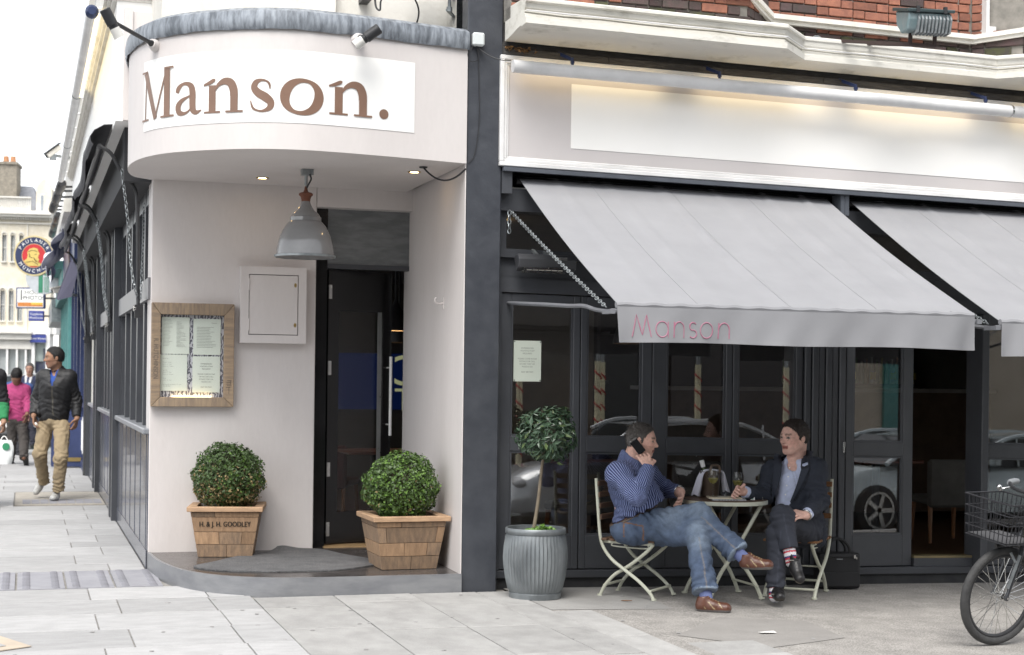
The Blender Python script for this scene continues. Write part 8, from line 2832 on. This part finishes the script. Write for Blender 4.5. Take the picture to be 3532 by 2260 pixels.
# ------------------------------------------------------------------ parked cars
def parked_car(label, loc, rz, col, roof=1.19, L=3.65, grp='cars parked along the streets'):
    t = thing('parked_car', label, 'car', loc, grp, local=True, rz=rz)
    m_ = mat('car_paint_' + col[0], col[1], rough=.25, metal=.3, coat=.8, scale=3)
    st = [(-.5, .28, .30, .50), (-.485, .20, .56, .60), (-.42, .19, .66, .72), (-.24, .18, .76, .76), (-.10, .18, .80, .77), (.12, .18, .82, .77), (.30, .18, .83, .76), (.42, .20, .84, .72), (.485, .24, .80, .64), (.5, .34, .62, .58)]
    vs = []; fs = []; m = 10
    for x, zb, zt, w in st:
        x *= L; w *= .95
        for (a, b) in [(.75, 0), (1, .15), (1, .55), (.97, .8), (.85, 1), (-.85, 1), (-.97, .8), (-1, .55), (-1, .15), (-.75, 0)]:
            vs.append((x, a * w, zb + (zt - zb) * b))
    for i in range(len(st) - 1):
        for j in range(m):
            k = (j + 1) % m; fs.append((i * m + j, i * m + k, (i + 1) * m + k, (i + 1) * m + j))
    fs += [tuple(range(m)), tuple((len(st) - 1) * m + j for j in range(m - 1, -1, -1))]
    mb = MB(); mb.add(vs, fs); build('body', mb, m_, t, smooth=True, auto=50)
    cb = [(-.27, .78), (-.10, roof - .04), (.05, roof), (.22, roof - .03), (.40, .84)]
    vs = []; fs = []
    for x, z in cb:
        for s in (-1, 1):
            vs += [(x * L, s * .70, .77), (x * L, s * (.70 - (z - .77) * .38), z)]
    for i in range(len(cb) - 1):
        a, b = i * 4, (i + 1) * 4; fs += [(a, a + 1, b + 1, b), (a + 2, b + 2, b + 3, a + 3), (a + 1, a + 3, b + 3, b + 1)]
    mb = MB(); mb.add(vs, fs); build('window_glass', mb, mat('car_glass', (.02, .025, .028), rough=.05), t)
    mb = MB()
    for i in range(1, len(cb) - 2):
        pass
    rf = [[(x * L, y, z + .012 - abs(y) * .05) for y in (-.58, -.3, 0, .3, .58)] for x, z in cb[1:4]]
    mb.sheet(rf, .02)
    for s in (-1, 1):
        pts = [(x * L, s * (.705 - (z - .77) * .38), z) for x, z in cb]
        mb.tube(spline(pts, 4), .028, 6)
        for fx_ in (-.08, .12, .27):
            zt = roof - .04; mb.bar((fx_ * L, s * .705, .78), (fx_ * L + .05, s * (.705 - (zt - .77) * .38), zt), .02, .06)
    build('roof', mb, m_, t, smooth=True)
    for x in (-.31, .32):
        for s in (-1, 1):
            mb = MB(); mb.tube([(x * L, s * .62, .27), (x * L, s * .64, .27), (x * L, s * .74, .27), (x * L, s * .76, .27)], [.25, .285, .285, .25], 28); w = build('wheel', mb, M_rubber, t, smooth=True)
            mb = MB()
            for k in range(5):
                a = 2 * math.pi * k / 5; mb.bar((x * L, s * .762, .27), (x * L + .19 * math.cos(a), s * .762, .27 + .19 * math.sin(a)), .05, .02, up=(0, 1, 0))
            mb.lathe([(.185, -.01), (.21, -.01), (.21, .012), (.185, .012), (.185, -.01)], (x * L, s * .762, .27), 28, Matrix.Rotation(math.radians(90), 3, 'X'))
            build('rim', mb, M_chrome, w)
    for s in (-1, 1):
        mb = MB(); mb.ell((-.468 * L, s * .5, .55), (.07, .13, .06), 12, 8); build('headlight', mb, mat('lamp_glass', (.7, .72, .75), rough=.1), t, smooth=True)
        mb = MB(); mb.ell((.487 * L, s * .55, .68), (.05, .10, .09), 12, 8); build('tail_light', mb, mat('red_lamp', (.4, .01, .01), rough=.2), t, smooth=True)
        mb = MB(); mb.obox((-.18 * L, s * .80, .84), (.10, .14, .10)); build('wing_mirror', mb, m_, t, bevel=.02)
    mb = MB(); mb.box(-.505 * L, -.24, .36, -.497 * L, .24, .46); mb.box(.497 * L, -.24, .44, .503 * L, .24, .54); build('number_plate', mb, M_sign, t)
    return t


RZ_ = -.115
parked_car('silver hatchback parked at the kerb, seen as a reflection in the glazed doors', (3.75, -5.35, RZ_ + G(3.75)), 0, ('silver', (.66, .69, .72)))
parked_car('pale blue grey car parked ahead of the silver one, mirrored in the glass', (8.1, -5.2, RZ_ + G(8.1)), 0, ('pale', (.60, .68, .70)), 1.12)
parked_car('white car parked far down the side street at the left edge of the photo', (-3.259, 29.635, 0.175), math.radians(75), ('white', (.60, .62, .65)), 1.24)

# striped scaffold poles and the shops across the road, which the glazing mirrors
for i, (x, y) in enumerate([(2.75, -7.1), (3.7, -7.0), (3.98, -7.6), (5.05, -7.1), (6.2, -7.0), (8.6, -7.2)]):
    t = thing('scaffold_pole', 'scaffold pole with a yellow sleeve and red tape across the road, mirrored in the glass', 'pole', (x, y, RZ_ + G(x)), 'scaffold poles across the road')
    z = RZ_ + G(x)
    mb = MB(); mb.cyl((x, y, z), (x, y, z + 5), .024); build('tube', mb, M_steel, t, smooth=True)
    mb = MB(); mb.cyl((x, y, z + .02), (x, y, z + 1.85), .036); build('yellow_sleeve', mb, mat('yellow_foam', (.86, .80, .55), rough=.8), t, smooth=True)
    mb = MB()
    for k in range(9):
        zz = z + .12 + k * .19
        mb.tube([(x + .039 * math.cos(a), y + .039 * math.sin(a), zz + .03 * a) for a in [q * .4 for q in range(9)]], .012, 4)
    build('red_tape', mb, mat('red_tape', (.55, .03, .04)), t)
op = thing('shops_across_the_road', 'row of cream and teal shops across the road, mirrored in the glazing', 'building', (6, -24, 0))
mb = MB(); mb.box(-14, -27, -.6, 18.5, -22, 3.6); build('shop_wall', mb, mat('brown_shop_render', (.075, .06, .045), (.05, .04, .03), rough=.9, scale=2), op)
mb = MB(); mb.box(18.5, -27, -.6, 30, -22, 3.6); build('shop_wall', mb, mat('cream_shop_render', (.62, .54, .44), (.55, .48, .38), rough=.9, scale=2), op)
mb = MB(); mb.box(-14, -27, 3.6, 30, -22.1, 10.5); build('upper_wall', mb, mat('brown_brick', (.10, .075, .055), (.07, .055, .045), rough=.95, scale=5), op)
for x0, x1, cc_ in [(-12, -8, (.05, .05, .06)), (-6.5, -2, (.06, .05, .05)), (1, 5, (.035, .035, .04)), (6.5, 10.2, (.05, .05, .05)), (11, 14.5, (.06, .05, .05)), (21, 26, (.10, .32, .30))]:
    mb = MB(); mb.box(x0, -21.99, -.3, x1, -21.9, 2.6); build('shop_window', mb, mat('opposite_%d' % int(x0 + 20), cc_, rough=.3), op)
    mb = MB(); mb.box(x0 - .2, -21.9, 2.7, x1 + .2, -21.7, 3.4); build('shop_sign', mb, mat('opp_sign', (.10, .30, .28) if x0 > 15 else (.2, .19, .17), rough=.5) if x0 < 15 else M_teal, op)
for i in range(12):
    for z in (4.5, 7.3):
        mb = MB(); x = -13 + i * 3.6; mb.box(x, -22.095, z, x + 1.3, -22.05, z + 1.9); build('window', mb, mat('opp_glass', (.10, .12, .14), rough=.1), op)

# ------------------------------------------------------------------ inside: lamps, bar, chairs
for lab, p, r in [('black pendant lamp with a warm glowing underside inside the open entrance door', (.45, 4.0, 1.885), .15), ('warm pendant lamp deep in the dining room behind the entrance door', (1.0, 6.2, 1.83), .12), ('warm glowing pendant lamp just below the left end of the awning valance', (2.22, 2.6, 1.775), .13), ('warm pendant lamp behind the door pane', (-.05, 5.0, 1.83), .13)]:
    t = thing('dining_pendant', lab, 'lamp', p, 'warm pendant lamps in the dining room')
    mb = MB(); mb.lathe([(r, 0), (r * .98, .03), (r * .8, .12), (r * .45, .20), (.03, .25), (.012, .30), (.012, .85)], p, 24); build('shade', mb, M_blackm, t, smooth=True)
    mb = MB(); mb.lathe([(.0, .045), (r * .5, .03), (r * .93, .006)], p, 24); build('lamp', mb, emis('warm_shade', (1, .55, .22), 1.6), t, smooth=True)
t = thing('ceiling_spotlight', 'small lit ceiling spotlight behind the clerestory pane left of the awning', 'spotlight', (.56, 1.0, 2.65))
mb = MB(); mb.lathe([(0, 0), (.035, 0), (.035, .01)], (.56, 1.0, 2.63), 14); build('lamp', mb, emis('halogen', (1, .66, .30), 14), t)
bar = thing('bar_counter', 'wooden bar counter with a pale edge deep in the restaurant', 'counter', (5, 4.3, .1))
mb = MB(); mb.box(3.3, 4.3, .1, 7.1, 4.9, 1.36); build('front', mb, mat('bar_brick', (.13, .09, .06), (.09, .06, .04), rough=.8, scale=6), bar)
mb = MB(); mb.box(3.2, 4.2, 1.36, 7.1, 5.0, 1.40); build('top', mb, mat('bar_top', (.35, .34, .32), rough=.3), bar)
bk_ = thing('back_bar', 'shelves behind the bar counter', 'shelf', (5, 5.8, .1))
mb = MB(); mb.box(3.2, 5.9, .12, 7.1, 6.0, 2.6); mb.box(3.2, 5.6, 1.42, 7.1, 5.9, 1.45); mb.box(3.2, 5.6, 1.95, 7.1, 5.9, 1.98); build('shelving', mb, mat('dark_shelf', (.03, .022, .018), rough=.6), bk_)
cols_ = [(.05, .10, .03), (.35, .36, .34), (.20, .08, .02), (.45, .46, .44), (.06, .12, .05), (.5, .42, .12)]
for i in range(26):
    x = 5.35 + i * .066; hgt = .26 + .06 * ((i * 7) % 5) / 5
    t = thing('spirit_bottle', 'one of many bottles lined up on the shelf behind the bar at the right edge', 'bottle', (x, 5.72, 1.451), 'bottles on the back bar')
    mb = MB(); mb.tube([(x, 5.72, 1.451), (x, 5.72, 1.451 + hgt * .6), (x, 5.72, 1.451 + hgt * .75), (x, 5.72, 1.451 + hgt)], [.028, .028, .012, .011], 10); build('bottle', mb, mat('bottle_%d' % (i * 5 % 6), cols_[i * 5 % 6], rough=.15), t, smooth=True)
    if i % 4 == 1:
        mb = MB(); mb.box(x - .035, 5.685, 1.50, x + .035, 5.69, 1.58); build('yellow_tag', mb, mat('yellow_card', (.6, .5, .05)), t)


def dining_chair(lab, x, y, rz, fab):
    t = thing('dining_chair', lab, 'chair', (x, y, .12), 'upholstered dining chairs inside', local=True, rz=rz)
    mb = MB(); mb.box(-.21, -.21, .32, .21, .155, .39); build('seat', mb, fab, t, bevel=.02)
    mb = MB(); mb.box(-.21, .16, .30, .21, .23, .70); build('backrest', mb, fab, t, bevel=.02)
    for sx in (-1, 1):
        for sy in (-1, 1):
            mb = MB(); mb.tube([(sx * .18, sy * .18, .32), (sx * .19, sy * .21, 0)], [.022, .014], 8); build('leg', mb, mat('orange_wood', (.24, .10, .035), rough=.4), t)
    return t


Fab = mat('grey_weave', (.11, .107, .098), (.08, .078, .07), rough=.9, bump=.3, bscale=150)
dining_chair('grey upholstered chair with orange wooden legs seen through the open doorway', 4.62, 1.35, math.radians(170), Fab)
dining_chair('upholstered chair with orange legs behind the glass near the striped shirt man', 1.28, 1.15, math.radians(200), Fab)
dining_chair('upholstered chair behind the glass near the suited man', 2.3, 1.25, math.radians(160), Fab)
dining_chair('dark chair at the table inside the entrance', -.1, 4.2, math.radians(150), mat('dark_red_fabric', (.06, .012, .012), rough=.9))
for lab, x, y in [('wooden dining table seen through the open doorway', 4.3, 1.9), ('wooden dining table behind the glass on the left', 1.6, 1.7), ('dining table inside the entrance', .2, 3.7)]:
    t = thing('dining_table', lab, 'table', (x, y, .12), 'wooden dining tables inside')
    mb = MB(); mb.box(x - .3, y - .3, .76, x + .3, y + .3, .79); build('top', mb, mat('red_wood', (.16, .06, .035), rough=.4), t, bevel=.006)
    mb = MB(); mb.cyl((x, y, .14), (x, y, .76), .035); mb.lathe([(.0, .12), (.2, .12), (.2, .135), (.04, .15)], (x, y, 0), 20); build('pedestal', mb, M_blackm, t)
bp = thing('blue_backdrop', 'added glowing blue poster with mirrored cream letters seen through the entrance door', 'backdrop', (.6, 8.9, 1.4))  # glowing panel added indoors in place of a lettered sign beyond the far window
mb = MB(); mb.box(.1, 8.93, 1.05, 2.4, 8.98, 1.75); build('panel', mb, emis('backdrop_blue', (.015, .04, .20), .045), bp)
mb = MB(); put_text(mb, 'C', .55, (1.75, 8.925, 1.52), (-1, 0, 0), (0, 0, 1)); build('lettering', mb, emis('backdrop_cream', (.7, .72, .4), .12), bp); mb = MB(); put_text(mb, 'IT', .40, (1.75, 8.925, 1.16), (-1, 0, 0), (0, 0, 1)); build('lettering', mb, emis('backdrop_cream', (.7, .72, .4), .12), bp)
